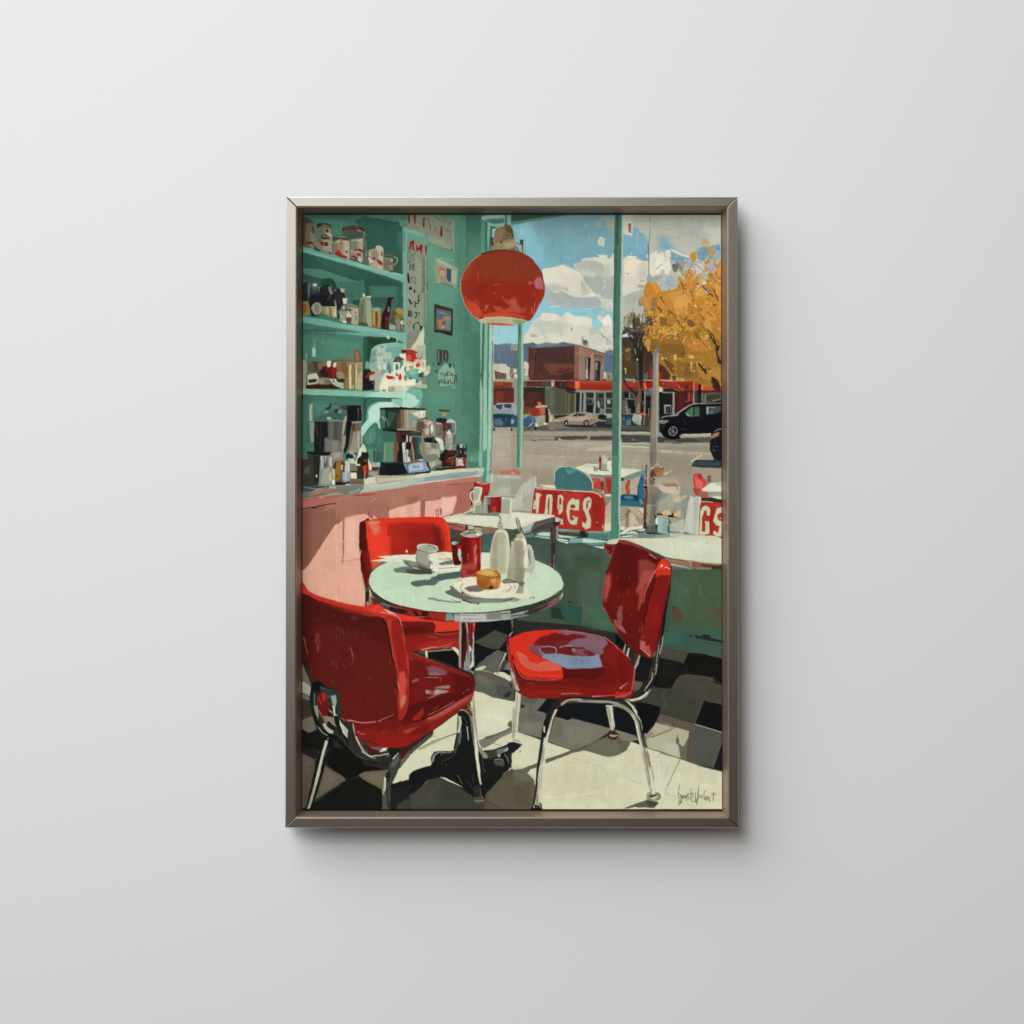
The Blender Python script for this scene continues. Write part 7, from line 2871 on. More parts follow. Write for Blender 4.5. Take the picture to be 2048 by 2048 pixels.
p 541412/10 700,1600 1000,1700 1080,1800 1000,1950 800,1950
p 7e201a 20,1320 140,1345 600,1520 900,1640 1040,1720 700,1640 300,1480 20,1400
s a83026 20>12 200,1380 500,1490 760,1590
s b83a2e 12 30,1310 200,1370
s 8a2820 7 760,1580 900,1640 1060,1760
p 7d5158/3 310,1550 420,1530 600,1590 650,1640 640,1670 400,1680 350,1640
p 8a6a72 350,1650 480,1640 520,1650 640,1660 480,1680 360,1680
p 8c6c70 340,1710 530,1715 500,1730 340,1725
s 7a4a50 14>6 310,1560 420,1600 500,1650
s 7d5158 10 20,1400 100,1450
p 8c6a6c/2 80,1780 160,1740 200,1760 90,1810
s a08080 12>6 550,1720 540,1790
s a08080 8 280,1720 340,1720
s 3a0f0d 6 820,1700 825,1880
p 968078/2 390,1920 480,1870 680,1840 700,1860 640,1950 400,1960
T 814 1384 8.018
p 541311 20,200 300,180 720,60 1000,-10 1050,40 860,180 600,330 300,480 0,560 -60,500
p 6b1815 20,-20 700,-20 660,40 300,160 20,260
p 968078 300,0 430,20 540,0 680,15 600,60 430,85 300,60
p a89a92 450,0 530,0 520,60 460,70
p 8a4a44 370,10 430,10 430,80 370,70
s c4a89c 7 340,145 440,100 560,55 670,25
p 7e201a 0,560 300,480 600,330 860,180 1090,0 1040,160 960,250 830,350 600,500 440,620 300,720 150,800 0,880
p a0443a/4 300,490 600,320 900,150 1050,60 1030,160 800,290 560,430 400,500
s c4766a 12>5 330,470 560,370 800,240 980,110
s b86a5e 9>4 560,410 760,290
s d0a090 6 340,410 560,300 760,190
s b05a50 9 600,330 980,110
p 8f261e 110,430 270,290 270,400 200,480 90,500
p a33c30 0,640 200,580 80,660 0,710
p 6b1915 0,720 150,640 300,560 400,560 300,680 150,790 0,860
s c47a6c 5 420,320 520,250
s dcb0a0 6 900,60 1000,-10
p 7e201a -800,600 0,560 0,900 -300,930 -600,920
T 604 1384 8.018
p 7c1e18 850,600 1300,580 1700,520 1720,880 1500,920 1150,880 960,790 870,700
p 6a1916 850,570 1500,560 1700,470 1720,560 1400,640 900,640
p a83a2e 1620,660 1720,620 1720,700 1640,700
s d8a898 12>5 890,675 930,690
s d8a898 10>5 940,705 1015,710
s a8584c 8 1290,680 1340,690
s 5c1512 10 870,560 1300,560 1600,500
s 45100e 10 960,800 1300,900
T 814 1384 8.018
p 8a1c16 -450,820 0,720 300,700 200,790 0,890 -180,930 -450,930
T 604 1145 8.018
c 4f1712 -20,340 250,480 600,610 900,690 1200,730 1290,760 1340,830 1420,1250 1500,1650 1540,2000 1560,2200 1500,2350 1400,2400 1100,2440 760,2400 650,2300 600,2050 570,1920 400,1900 200,1780 100,1640 -20,1350
p 571a14 -20,900 800,900 1400,1300 1540,2100 1480,2320 1300,2400 760,2400 640,2280 600,2000 500,1900 200,1760 60,1500 -20,1350
p 3f130f/20 -20,380 120,420 150,1500 60,1500 -20,1300
p 471511/20 150,560 900,720 1250,800 900,900 200,750
p 5d1c15/30 900,1250 1400,1250 1480,1900 1000,1900
p 5d1b15 620,1900 1540,1900 1560,2200 1490,2330 1350,2400 1000,2430 720,2400 640,2250
p 2a1a14 -20,1400 80,1450 150,1640 230,1800 170,1850 60,1620
p 3d2a22/4 60,1560 140,1600 200,1760 160,1820
p 6e6454 -20,1460 60,1620 150,1830 140,1900 -20,1780
p a39f88 -20,1780 60,1800 145,1880 140,1930 -20,1930
p 12140f 150,1800 270,1760 400,1880 570,1930 600,1960 320,1960 300,1940 150,1940
p 3a4a42 290,1860 400,1900 560,1930 300,1940
p 2a3530 300,1900 580,1940 640,2010 400,2000
s b06a58 7 220,1160 215,1100 230,1000
p 6b302a/2 225,1000 280,1000 290,1250 245,1310 230,1160
s a86a5c 5 250,1200 245,1310
s 8a4a40 6 640,930 680,1100
s 7d3a32 6 560,850 540,1200
s 7d3a32 6 600,900 590,1150
s 8a4a40 6 730,1270 745,1350
s a87060 5 770,1215 825,1390
s a87060 5 760,1240 800,1320 820,1480 750,1510
s a05a50 5 280,1380 330,1480
s a05a50 5 480,1440 500,1540
s a05a50 5 540,1440 560,1580
s a05a50 5 660,1500 690,1580
s 6d3028 5 880,920 885,1050
s 6d3028 5 1020,1000 940,1120
s 6d3028 7 180,790 300,810
s b07a68 6 15,1060 90,1350
s b07a68 5 30,1080 70,1190
s b05a4c 5 1410,1400 1425,1580
s 8a4a40 6 470,1750 520,1830
s 8a4a40 6 1060,1720 1090,1770
e 7a3a34 500,735,14,12
s 7a3a34 8 640,750 660,730
p 5d2a26/3 780,720 860,740 900,800 800,790
c b83224 -20,195 30,215 80,300 150,350 300,420 480,470 700,530 1000,580 1100,605 1210,535 1300,590 1420,670 1530,730 1580,820 1480,790 1340,790 1290,760 1200,735 900,690 600,620 350,520 250,480 100,400 -20,340
p a02b20/3 300,480 700,600 1200,720 1100,740 700,650 280,510
s 8a2419 14 300,500 700,610 900,650 1180,700
p d13c2b 1000,590 1110,600 1210,535 1310,600 1340,660 1250,690 1150,680
p d2a394 1310,615 1400,640 1480,690 1540,740 1480,730 1420,700 1340,650
s e0c0b0 9 1260,680 1340,680 1410,700 1410,730
s 7a2a20 8 1390,740 1430,710 1500,720
s 2a0f0c 10 280,500 600,610 950,690
c 9c2b20 1310,770 1400,740 1480,740 1550,770 1600,900 1660,1200 1710,1500 1720,1900 1700,2200 1640,2350 1560,2380 1520,1950 1440,1400 1400,1050 1350,840
p 8a2019 1440,800 1530,790 1580,960 1640,1250 1690,1700 1700,2100 1640,1900 1540,1500 1440,1000
p b23426 1360,790 1440,780 1420,900 1420,1100 1500,1400 1530,1600 1480,1450 1420,1150
s 2c100d 30>18 1290,770 1340,870 1390,1050 1430,1300 1490,1600 1520,1850 1540,2050
s d04634 16>10 1600,850 1640,1080 1690,1350 1705,1600
s 2c100d 14 1540,790 1580,880 1610,1000
s e0c0b0 7 1530,740 1570,790 1590,880
p c04a3c/2 1560,1640 1640,1600 1690,1800 1640,2100 1580,2250 1550,1900
p c66a5a/2 1600,2020 1680,2000 1660,2120 1600,2230 1580,2150
s b85446 8 1450,1200 1460,1400
s d8a090 7 1530,1780 1570,1900
s c0584a 7 1490,1900 1540,2050
s 2c100d 10 1660,1150 1690,1320
T 604 1384 8.018
s c4766c 24>14 720,490 800,500 950,525 1150,515 1260,500
s c4766c 12>6 1250,500 1350,450 1480,395
s c08076 7 625,450 690,500
s 8a3a32 8 700,500 1000,545 1180,530
T 1024 1384 8.018
p c5c4a6 70,20 150,80 130,280 70,800 20,800 40,300
s 77756a 10 95,60 75,300 50,700
s 8d8b74 8 130,120 100,400
s dad9c0 10 140,120 115,350 70,780
p 9a9a80 20,300 45,300 40,780 10,780
s a5a38a 8 20,820 100,830 140,880
p 1c1e1d -60,850 20,845 120,870 140,900 110,950 0,1010 -60,1000
s 6a6b5e 8 20,810 110,825 145,880 140,930
s 3a3a32 10 135,1000 150,980
p 3a1a18 780,120 880,110 900,140 760,280 640,420 560,500 500,640 540,480 640,300
p 5c1714 790,130 850,120 700,290 600,420 560,470 660,300
s 1d2022 50 740,200 620,360 560,500 510,700
p 15171a 530,480 620,400 600,540 560,740 500,840 470,800 500,600
p 22262a 470,780 520,700 530,760 500,900 450,1200 410,1500 380,1560 400,1300
p 3a2e28 390,1480 425,1480 400,1700 370,1850 330,1850 360,1680
p 25292d 470,820 510,880 480,1080 440,1280 400,1500 385,1500 410,1200
p c9c7ad 700,320 740,310 660,480 600,740 560,980 510,880 520,780 560,740 620,500
p d2d0b6 600,560 640,540 590,780 545,1000 530,920
s 4a4a42 7 650,420 600,600 540,780
p a5a48f 500,900 540,930 520,1100 490,1200 470,1190 490,1040
p b3b199 480,1200 540,1130 500,1480 460,1800 430,1860 380,1850 410,1640 420,1480
p cfcdb2 490,1200 535,1140 480,1660 450,1800 440,1640
s 8b8974 8 500,1240 470,1600
p 8b8974 400,1700 430,1690 430,1850 390,1850
s d9d7be 12 520,1180 490,1500
p cfceb6 510,580 535,590 540,690 515,680
p 1e1c1a 330,1850 380,1850 480,1870 500,1920 300,1930
s c9c7b0 14 350,1860 365,1900
s 8d8b78 10 395,1880 410,1900
e 4a4940 465,1860,26,44
s cfcdb6 7 470,1830 450,1880
s 8b8c7e 40 790,240 900,170 1040,165 1300,185 1560,195 1750,240 1900,330 1990,430
s b5b5a0 12 820,230 920,160 1060,150 1150,160
s 33261f 14 1150,150 1500,150 1700,165
s 5b2019 14 1150,175 1240,180
s 9aa096 20 1060,190 1500,190 1690,210
s 4c4e48 8 900,210 1100,200 1500,215
p 33352f 1690,180 1760,220 1900,310 1960,400 1900,360 1800,280
p b9b9a2 1515,240 1620,250 1660,580 1640,680 1600,670 1560,500
s 6a6b5e 12 1545,280 1580,420 1590,520
s dad9c4 12 1590,260 1630,500
s 55564a 7 1630,600 1640,660
c 4a2622 1545,690 1600,650 1690,690 1720,730 1690,800 1580,790 1545,740
c 9a9a8c 1580,720 1690,720 1690,750 1600,755
c 20201c 1600,700 1690,690 1690,720 1620,720
s 5c3a32 10 1600,790 1610,860
s 5c3a32 12 1690,800 1740,790
p 6a5a48 1680,780 1740,770 1790,850 1700,880
T 1234 1384 8.018
s 8c8c7c 54 -60,240 60,260 200,340 300,450 350,600 380,780 440,1050 500,1350 570,1680
p c2c0a8 210,375 270,410 330,520 370,720 440,1000 500,1300 570,1640 600,1680 540,1680 500,1500 420,1100 340,720 290,500
p d2d0b6 540,1200 580,1300 630,1640 600,1680 560,1640 510,1320
s 22231f 22 170,250 260,340 340,430 390,560 420,700 470,880
s 1b1b18 12 100,190 180,260 250,330
p c6c5b0 120,165 200,190 280,270 330,340 340,400 360,440 400,540 350,450 300,380 240,270 180,210
s c0bfaa 10 350,420 390,500 420,650
p 55565a 420,700 460,760 490,920 470,960 440,820
p 8f7f68 490,950 530,1060 550,1200 540,1280 510,1200 480,1040
s 33332c 9 400,720 460,980 500,1250 540,1500 560,1640
s 77756a 8 380,780 420,1000 470,1250 530,1560
s 4a4a40 8 540,1150 580,1320 600,1450
s dcdac2 14 320,560 370,780 420,1000
e 6f6e60 592,1715,108,74
c 8a8976 490,1700 520,1650 600,1640 680,1670 700,1720 660,1780 560,1790 500,1760
p 33332c 520,1700 600,1690 660,1670 620,1720 560,1730
p c5c4ae 540,1740 640,1700 660,1720 600,1770
s c9c8b2 9 495,1720 500,1690 530,1660
s 2f2f29 8 485,1700 510,1650
s 2f2f29 8 680,1660 705,1720 680,1770
c d2d0b6 565,1560 625,1560 625,1660 600,1680 570,1670
p 5d5c50 110,1910 300,1830 460,1780 500,1760 560,1800 670,1800 670,1830 610,1900 400,1900 300,1880 200,1905
p 46463c 470,1770 530,1780 640,1800 660,1840 560,1890 500,1850
p d0cfb0 380,1900 460,1885 560,1905 400,1915
p 8c8a78 120,150 240,140 400,90 500,20 540,-20 560,0 480,120 350,180 230,190
p cfcdb4 200,165 340,140 450,70 520,20 500,70 400,150 260,185
p 1a1a1c 210,110 330,110 450,20 480,-20 520,-20 440,80 340,130 220,150
T 1234 1145 8.018
p 101314 -20,990 120,1160 210,1250 400,1380 600,1420 590,1560 480,1760 300,1770 280,1500 120,1340 -20,1230
p 17191a 300,1420 590,1430 560,1640 420,1790 290,1760
s 16181a 44 860,110 840,300 790,560 760,820 720,1050
s 2c2722 36 720,900 700,1200 650,1400 620,1560 560,1720 440,1880 400,1950
p 16181a 840,90 880,80 870,330 800,700 780,900 740,1050 720,1200 680,1350 700,1000 740,700 790,400
s 3a3834 10 850,250 820,500
p 9a9884 720,820 735,820 720,940 690,1000 675,970
s c9c6b0 10 725,830 690,990
s 6e675c 18 690,1010 640,1200 610,1340
s 8d8a78 14 640,1200 600,1400
p 2f2b26 600,1380 720,1350 660,1560 600,1720 540,1850 440,1950 360,1950 500,1760 560,1600
s 5a504a 12 700,1040 680,1280 640,1400
p 8a8876 720,1200 750,1050 745,1180 700,1360 690,1330
s b9b8a2 10 745,1050 720,1250 695,1360
s d6d3bc 9 655,1500 630,1660 560,1760 500,1850 450,1940
s cfccb4 7 690,1190 650,1450 620,1600
s 8b8876 7 670,1250 640,1500
s 8a4a44 12>6 570,1560 530,1700
p 5d5a52 280,1770 420,1790 420,1840 380,1900 280,1950
p 2b2320 430,1800 560,1720 480,1900 360,1950
s d3d0b8 12 580,1640 560,1760 470,1900
p 1f2122 590,1720 640,1660 580,1860 500,1950 460,1950
p 2a2622 110,1250 200,1240 370,1350 290,1540 180,1400
p a8a792 140,1180 155,1190 130,1330 100,1320
p c9c7b2 195,1245 215,1250 190,1390 160,1370
p 4a2a26 290,1320 380,1350 310,1520 280,1500
p 8b8c7c 370,1350 385,1370 360,1500 300,1600 280,1560 330,1440
s d0ceb8 8 380,1380 300,1580
c cdccb6 245,1650 290,1590 290,1640 260,1680
T 1024 1145 8.018
c 6b1714 -74,1180 -50,1105 30,1055 160,1010 400,960 850,950 1200,1000 1480,1070 1600,1150 1760,1260 1900,1480 1960,1650 1970,1850 1930,2030 1700,2040 1300,2010 1000,2010 800,2020 500,2040 250,2030 120,1950 10,1620 -50,1420
c d03020 -68,1180 -45,1110 30,1062 200,995 420,962 840,955 840,975 650,1010 560,1050 440,1100 370,1170 360,1200 300,1220 300,1290 450,1380 640,1470 800,1550 840,1640 830,1710 780,1750 550,1740 350,1730 200,1690 110,1600 40,1450 -30,1290
p 6b1714 800,1560 1450,1560 1530,1560 1480,1340 1480,1250 1700,1200 1900,1480 1950,1650 1920,1760 1200,1790 840,1720
p 571411 850,1580 1480,1560 1520,1650 1300,1760 850,1740
p 7a1c17/6 1520,1200 1700,1240 1880,1480 1920,1660 1640,1600 1530,1500
c 6e2422 360,1190 380,1140 480,1060 620,1030 700,990 850,980 1080,1000 1220,1060 1220,1100 1100,1130 950,1190 700,1220 480,1200
p 6a1a18 400,1120 600,1040 900,1010 1200,1090 1000,1110 720,1120 680,1200 420,1190
c 7a5a62 690,990 850,970 1100,990 1400,1050 1540,1140 1520,1210 1470,1260 1480,1320 1420,1350 1340,1300 1200,1240 980,1230 900,1190 1000,1110 1210,1080 1060,1020
p 806068/4 1050,1100 1400,1080 1500,1160 1440,1250 1200,1230 1000,1180
s c47a6c 10>6 850,965 1100,1000 1400,1050 1550,1110
s d89a88 8 1480,1060 1600,1150 1700,1240
p 7d5a66 720,995 850,985 1000,1010 900,1040 800,1020
c 7a4a52 285,1220 360,1200 460,1210 480,1280 540,1340 520,1380 450,1370 340,1310 290,1280
p 76879a 520,1340 700,1330 860,1350 1000,1380 1240,1380 1360,1340 1400,1360 1470,1550 1300,1570 900,1580 800,1540 640,1470 480,1390 520,1340 470,1290
p 8090a4/4 560,1400 1000,1380 1400,1390 1450,1540 900,1560 700,1480
p 6f8298/8 900,1400 1250,1380 1300,1500 1000,1540
s 857f8e 22 450,1240 470,1310 540,1345
s 8d8a96 18 470,1222 600,1224 700,1240
s 8d8a96 22>12 690,1230 722,1290 700,1340
s 8d8a96 16>24 760,1240 860,1215 975,1215
s 76879a 14>20 1190,1240 1320,1310 1420,1370
p 6f2422 465,1240 660,1260 690,1300 660,1340 540,1330 480,1290
p 6b1c1a 740,1260 860,1250 980,1270 960,1340 880,1340 740,1290
p 7a4a56 1010,1260 1200,1260 1300,1340 1240,1370 1020,1340
p 6a2422 1160,1280 1280,1300 1360,1350 1320,1370 1240,1370 1140,1310
e 8a94a4 1000,1285,26,34
e 7a5560 1000,1290,14,22
s 4a4450 12>6 1120,1450 1145,1510
s 55505c 7 1050,1420 1045,1445
s 5a4c56 7 660,1385 720,1390
s 9c8a96 8 520,1360 800,1370 1100,1380
s d86a5a 8 640,1470 810,1560
c d85a48 80,1300 130,1310 240,1380 280,1460 420,1500 520,1460 640,1480 790,1570 800,1600 500,1620 300,1590 180,1520 110,1420
p c85a48/3 100,1340 240,1400 300,1490 520,1500 700,1540 560,1610 320,1590 160,1490
s de4030 12 120,1610 250,1660 500,1690 800,1690
s a02a20 22 150,1690 300,1730 500,1740 780,1750
s e0907c 7 10,1380 80,1560 140,1680 240,1740 420,1760 720,1760
s 4a1210 22 -60,1180 -20,1380 60,1570 130,1700 300,1780 700,1790
s c04030 14 -66,1230 -45,1390 15,1560 110,1730
p 6a1a18 60,1600 130,1720 300,1780 800,1780 1900,1760 1960,1850 1920,2040 1300,2010 700,2030 250,2040 100,1960 40,1800
p 7a1b16/6 250,1850 1000,1850 1000,1990 300,2020
p 631613 460,1800 1200,1810 1240,1830 900,1830 500,1820
s b04a3c 8 240,1830 300,1815 360,1830
s c05a4c 8 850,1900 885,1885
T 1024 1384 8.018
p 7c1b16 60,-40 1950,-40 1930,130 1700,140 1300,110 900,100 700,140 280,140 180,90
p 8c2119/5 200,20 1100,20 1100,70 760,90 300,110
s b8443a 14>8 800,70 1000,60 1160,65
s c4605a 16>8 1290,105 1500,100 1680,80
s d4857a 20>10 1300,105 1450,105
s c08074 10 800,60 1100,60
s 3a120f 12 780,120 1100,125 1700,125
p a03428 100,20 180,80 280,135 160,70
T 1234 1384 8.018
p a62a20 -20,-20 270,-20 220,80 100,130 -20,140
p b8483c -20,100 100,80 200,60 140,120 -20,130
s d87a6c 10 250,-20 215,70
T 1234 1145 8.018
s d04a3c 26>14 290,1640 275,1800 250,1930
p 7a1c18 -20,1240 120,1340 230,1480 290,1560 270,1700 250,1940 -20,1950
p 6b1714/8 0,1300 160,1420 240,1600 200,1800 0,1800
s d0685a 8 0,1235 120,1330 230,1440
s c44a3c 18>12 285,1640 270,1780 240,1930
s d49a90 16>5 60,1885 130,1840 185,1805
s d4a89c 10 60,1890 90,1890
T 814 1145 8.018
p a82418 1620,1100 1700,1060 1720,1060 1720,1650 1690,1560 1640,1400
p cc3020 1630,1110 1720,1060 1720,1420 1680,1280
s 3a100e 16 1620,1120 1660,1280 1720,1440
s a03a4a 16 1610,1180 1630,1300 1660,1440
s d8604c 9 1640,1200 1690,1360
s c84a3a 10 1630,1390 1690,1600
T 1024 1145 8.018
p 8f8a76 -20,1550 60,1700 130,1930 60,1930 -20,1700
s c8c4ac 18 0,1640 60,1800 110,1930
s 6a3a34 10 20,1560 80,1760 120,1860
s 9a5a50 22 50,1730 90,1850
s 45443e 14 -10,1760 50,1930
T 1234 906 8.018
c 5f1511 -163,1960 -123,1850 -40,1600 20,1440 100,1430 300,1490 700,1690 830,1760 880,1840 880,2000 840,2300 750,2650 700,3000 600,3270 560,3330 480,3320 240,3180 100,3020 -10,2860 -144,2638 -219,2453 -216,2317 -190,2100
p 681813/20 0,1650 300,1650 350,2500 0,2600 -100,2300
p 541310/10 0,1500 350,1560 340,2000 100,2300 0,2200
c 8c1e17 560,2320 640,2150 700,1990 860,2000 820,2250 760,2540 700,2800 600,3230 560,3300 480,3250 380,3060 420,2900 500,2600
p 7a1a15 640,2250 840,2080 780,2460 700,2760 600,3180 480,3160 420,3040 500,2650 560,2450
c d8321e 640,1900 690,1760 760,1730 830,1770 870,1840 880,1940 860,1990 760,2000 690,2050 630,1990
p e03a26 700,1800 780,1750 860,1860 870,1960 720,1980 660,1960
e e8d0c0 730,1838,24,18,-35
e 3a1512 815,1885,24,20
s e8d8c8 10 780,1870 810,1865 860,1890
e e8d8c8 800,1870,16,8
e e8d8c8 856,1890,12,10
s d8604c 9 620,1930 670,1870 720,1830
c 4a1512 500,1620 620,1680 720,1730 640,1830 580,1800 540,1700
p 8a3a34/4 360,1750 500,1740 640,1820 600,1960 520,2120 420,2300 360,2000
s 2a1210 14>8 880,1850 890,1960
s 7a3a3a 22>14 60,1440 250,1480 460,1580 620,1680 720,1720
s b4645c 8>5 60,1465 220,1490 400,1570
s 8f8a90 22>14 530,1650 590,1690 650,1730
s 2c0e0c 12 0,1450 80,1425 240,1470
s c85a50 9 -10,1500 50,1440 160,1425 300,1480
p 7a2a28 60,1460 200,1500 120,1490
T 1234 1145 8.018
p 8a3530/3 320,340 370,200 380,0 630,-20 540,180 480,300 430,480 330,700 380,420 330,370
p 9c4a44/3 320,320 400,100 450,0 480,0 420,260 350,370
p a04a44/3 450,0 630,-10 540,180 470,220 430,280
p a23c30 380,340 430,260 480,240 430,460 340,680
s c08a84 14>6 630,0 540,180 470,340 440,520
s b86a60 6 450,40 415,280
s 2f0f0c 12>6 650,30 560,200
p d02f20 640,-20 880,-20 870,70 820,60 700,100 640,90
s 8a3a30 7 630,100 660,80 690,110
s c04a3c 9>5 700,100 780,60 860,70
p 7a1b18 430,1000 520,700 640,120 720,70 840,80 800,300 700,740 600,1200 540,1370 480,1280 400,1130
p 8a1c1a/6 560,600 680,500 720,640 640,900 540,900
s 4a1210 14 620,140 560,340 500,600 440,900
s a8443a 6 500,700 480,820
p b0665c/2 380,1130 470,1140 460,1220 520,1300 560,1340 540,1390 440,1300 380,1230
p b24a3e 450,1220 530,1200 560,1360 500,1330
s d4a498 8 380,1240 460,1320 560,1385
s 9c4038 18>8 420,900 400,1000
s 8a3a32 12 380,900 360,1000
e c06a60 438,1066,8,12
s b0584e 6 405,820 415,900
p 8a4a44/2 40,580 95,560 100,800 80,920 20,880 0,760
p a0584e/2 0,820 80,900 150,1010 60,960 0,900
s d0a098 8 80,890 150,1010
s c89088 8 0,780 10,850
s a06058 6 50,20 10,160
s a06058 6 215,100 200,190
s a06058 6 190,310 180,400
s a06058 6 40,380 35,440
s a06058 6 95,520 80,600
s a06058 7 235,700 225,730
T 1024 1145 8.018
p 8c2a20/2 1470,500 1490,200 1520,60 1600,0 1590,200 1540,400 1530,520
p a84a40/3 1510,130 1590,40 1590,260 1540,440 1490,480
s c46a5c 7 1470,520 1475,280 1520,60
p 5d1512 1470,500 1540,520 1700,760 1720,1000 1600,800 1480,600
p 9c5048 1640,780 1700,800 1710,950 1660,880
s b06a5c 8 1480,600 1600,800 1700,980
s 7d1d17 10 1480,540 1560,720 1640,860
T 1024 906 8.018
c 8c2a26 1510,1490 1580,1510 1680,1480 1640,1600 1600,1690 1530,1640 1505,1560
p 5d1512 1520,1510 1600,1520 1620,1600 1590,1660 1530,1600
s d4a89c 8 1540,1600 1580,1620
s a8685c 9 1500,1560 1530,1640 1590,1680
p c3c6ac 1510,1480 1560,1420 1720,1400 1720,1440 1680,1490
p 6d2420 1590,1500 1680,1490 1630,1600
T 1234 1384 8.018
s 24241c 9>6 1010,1530 1000,1640 1005,1760 1000,1850
s 24241c 6 1000,1860 1020,1810 1040,1700 1015,1670
s 24241c 6 1030,1700 1045,1740 1065,1690 1050,1790 1025,1830 1060,1760
s 24241c 6 1065,1720 1085,1690 1080,1740 1105,1730
s 24241c 6 1110,1690 1105,1750 1130,1690 1130,1760 1120,1790
s 24241c 6 1150,1670 1160,1770
s 24241c 6 1205,1580 1195,1660 1185,1760
s 24241c 7 1140,1675 1240,1665
s 24241c 6 1240,1665 1200,1780 1245,1800
s 24241c 7 1275,1650 1265,1760 1275,1810 1295,1740
s 24241c 8 1320,1530 1315,1640 1305,1760 1290,1830 1310,1835
s 24241c 6 1330,1680 1325,1750
s 24241c 6 1370,1690 1350,1720 1375,1740 1375,1690
s 24241c 6 1430,1610 1405,1700 1410,1760 1420,1720
s 24241c 6 1440,1700 1430,1780 1460,1700
s 24241c 6 1475,1700 1460,1770 1500,1720 1490,1790 1510,1780
s 24241c 7 1560,1640 1550,1790
s 24241c 7 1515,1675 1600,1670
s 7a7a66 6 790,1650 980,1725
s 2f2f29 10>6 1015,1130 990,1180
s 3a3a32 7 1000,1160 920,1330 830,1520 790,1610
s 8a8a74 6 790,1610 780,1690
s 3a3a32 7 690,1020 850,1060 1030,1105 1300,1210
s 4a4a44 16 1300,1210 1500,1260 1700,1310
s b5b396 6 700,1880 770,1750
s a5a388 6 1130,1830 1230,1880
T 770 800 5.46
p 7d7a68 395,360 450,350 470,600 440,690 390,610
p 24312a 0,100 180,110 130,330 0,325
p 36493a 40,140 120,150 60,300 20,280
s 8fa392 8>4 0,200 25,250 40,310
p 4d3e30 125,190 180,120 185,330 125,325
p 6f604c 165,115 215,112 215,328 170,328
p 94866f 205,112 252,112 250,325 210,325
p a99c85 232,112 255,112 252,325 240,325
p 8d8f80 255,112 450,125 440,215 350,225 335,300 255,325
p a5a796 268,130 330,140 440,150 436,200 370,215 330,230
p cfcdb9 300,160 360,138 445,132 440,205 380,205
p dddac6 360,145 445,130 440,170 390,180
p 79887f 265,140 300,170 370,215 335,260 300,300 262,300
p 8b988e 300,230 340,240 320,290 290,300
s 5d5a4c 5 370,155 382,165 372,190
s 5d5a4c 5 440,152 420,160 418,190
p 1a1814 0,95 90,98 100,88 160,92 175,80 200,95 450,104 450,122 0,112
p 1d1a17 0,325 120,335 250,345 360,350 250,365 0,345
p 8a7c66 130,325 340,330 350,350 130,345
s b3a78f 5 130,330 250,332 345,338
p 3a2a22 115,365 265,365 260,400 220,470 125,470
p 241917 170,390 230,395 225,440 180,450
p 4f2a22 130,370 160,370 155,460 130,460
p 3b352c 265,365 400,365 400,400 270,405
s c4c2b4 14 243,395 240,470
s b59a8c 16 280,410 275,480
p 4a241d 300,420 325,430 320,520 295,480
p 26463c 335,420 385,420 385,605 340,640
s 4f8270 7 372,430 370,600
s a4b4a0 5 388,480 388,600
p 4a2c22 318,470 340,460 345,660 322,680
p 17181a 150,480 190,475 200,690 150,690
p a8a89c 185,490 215,480 225,690 200,700
p d3d2c4 195,490 210,488 218,560 205,600
p 1b1a19 225,490 270,470 290,520 285,560 240,555
p c5c4b6 220,555 250,560 245,620 270,670 290,690 225,695
p 4a4a42 250,560 310,565 320,680 285,685 255,620
p 8d8c7f 290,480 310,560 322,640 310,690 300,600
s d8d6c8 5 225,500 222,540
s d8d6c8 6 252,570 248,640 275,680
s 2a2825 5 230,560 240,680
p 8a7866 370,230 420,210 500,225 540,260 552,330 545,400 500,420 440,400 400,360 345,350 350,280
p 5d4a3d 350,270 420,240 440,300 400,355 345,350
p 3a2e28 370,330 410,340 430,370 400,362
p a58f7d 420,225 500,230 530,260 470,290 430,260
p c9b3a3 455,255 500,240 515,265 480,290 460,285
p d4d0c4 490,290 525,280 530,350 510,380 492,360
p 8d8b80 525,260 550,300 552,400 530,415
p b5b0a0 440,320 485,300 480,380 450,400
p e3e0d4 498,295 515,290 515,350 502,350
s 2a2420 9 395,222 440,208 470,216
s 2a2420 7 360,260 400,240
s 3a322c 6 490,270 500,420
s d6cfc0 5 400,330 450,370
s 6b5a4b 6 430,300 470,330
p 1c1a1a 420,430 500,425 545,415 575,450 560,490 500,480 430,470
p 3f3b36 520,425 560,430 545,470 515,470
p c6c4b6 540,425 580,420 640,470 645,560 610,570 600,500 560,455
p dfddd0 555,428 585,428 625,470 600,470
p 8f8f80 430,480 500,480 590,490 610,570 560,600 450,605
p b2b1a0 455,478 490,480 485,540 460,535
p 6e6d60 500,490 560,495 570,560 520,570
p a3a393 520,540 600,560 600,640 540,640 470,620
p 77776a 440,610 560,600 590,640 560,670 450,690
p c0c0b0 600,480 640,490 640,565 615,560
s 4d4a42 5 575,500 610,570
s 4d4a42 5 465,490 470,540
p 8c8c7e 480,700 600,670 628,690 620,740 500,770
p a9a99a 485,700 560,690 545,740 505,750
p 63635a 540,740 628,700 622,742 505,772
p 1d1a19 600,640 650,560 665,600 650,750 625,740 625,680 590,660
p 6f6e60 555,265 625,265 625,420 560,415
p a3a292 560,255 620,255 620,275 562,275
p 505047 575,290 610,285 612,390 580,395
p 8b8b7c 585,300 595,300 595,380 585,375
p 2b211f 560,215 600,205 680,215 660,245 640,265 570,250
p 561a1a 630,265 668,265 665,360 632,350
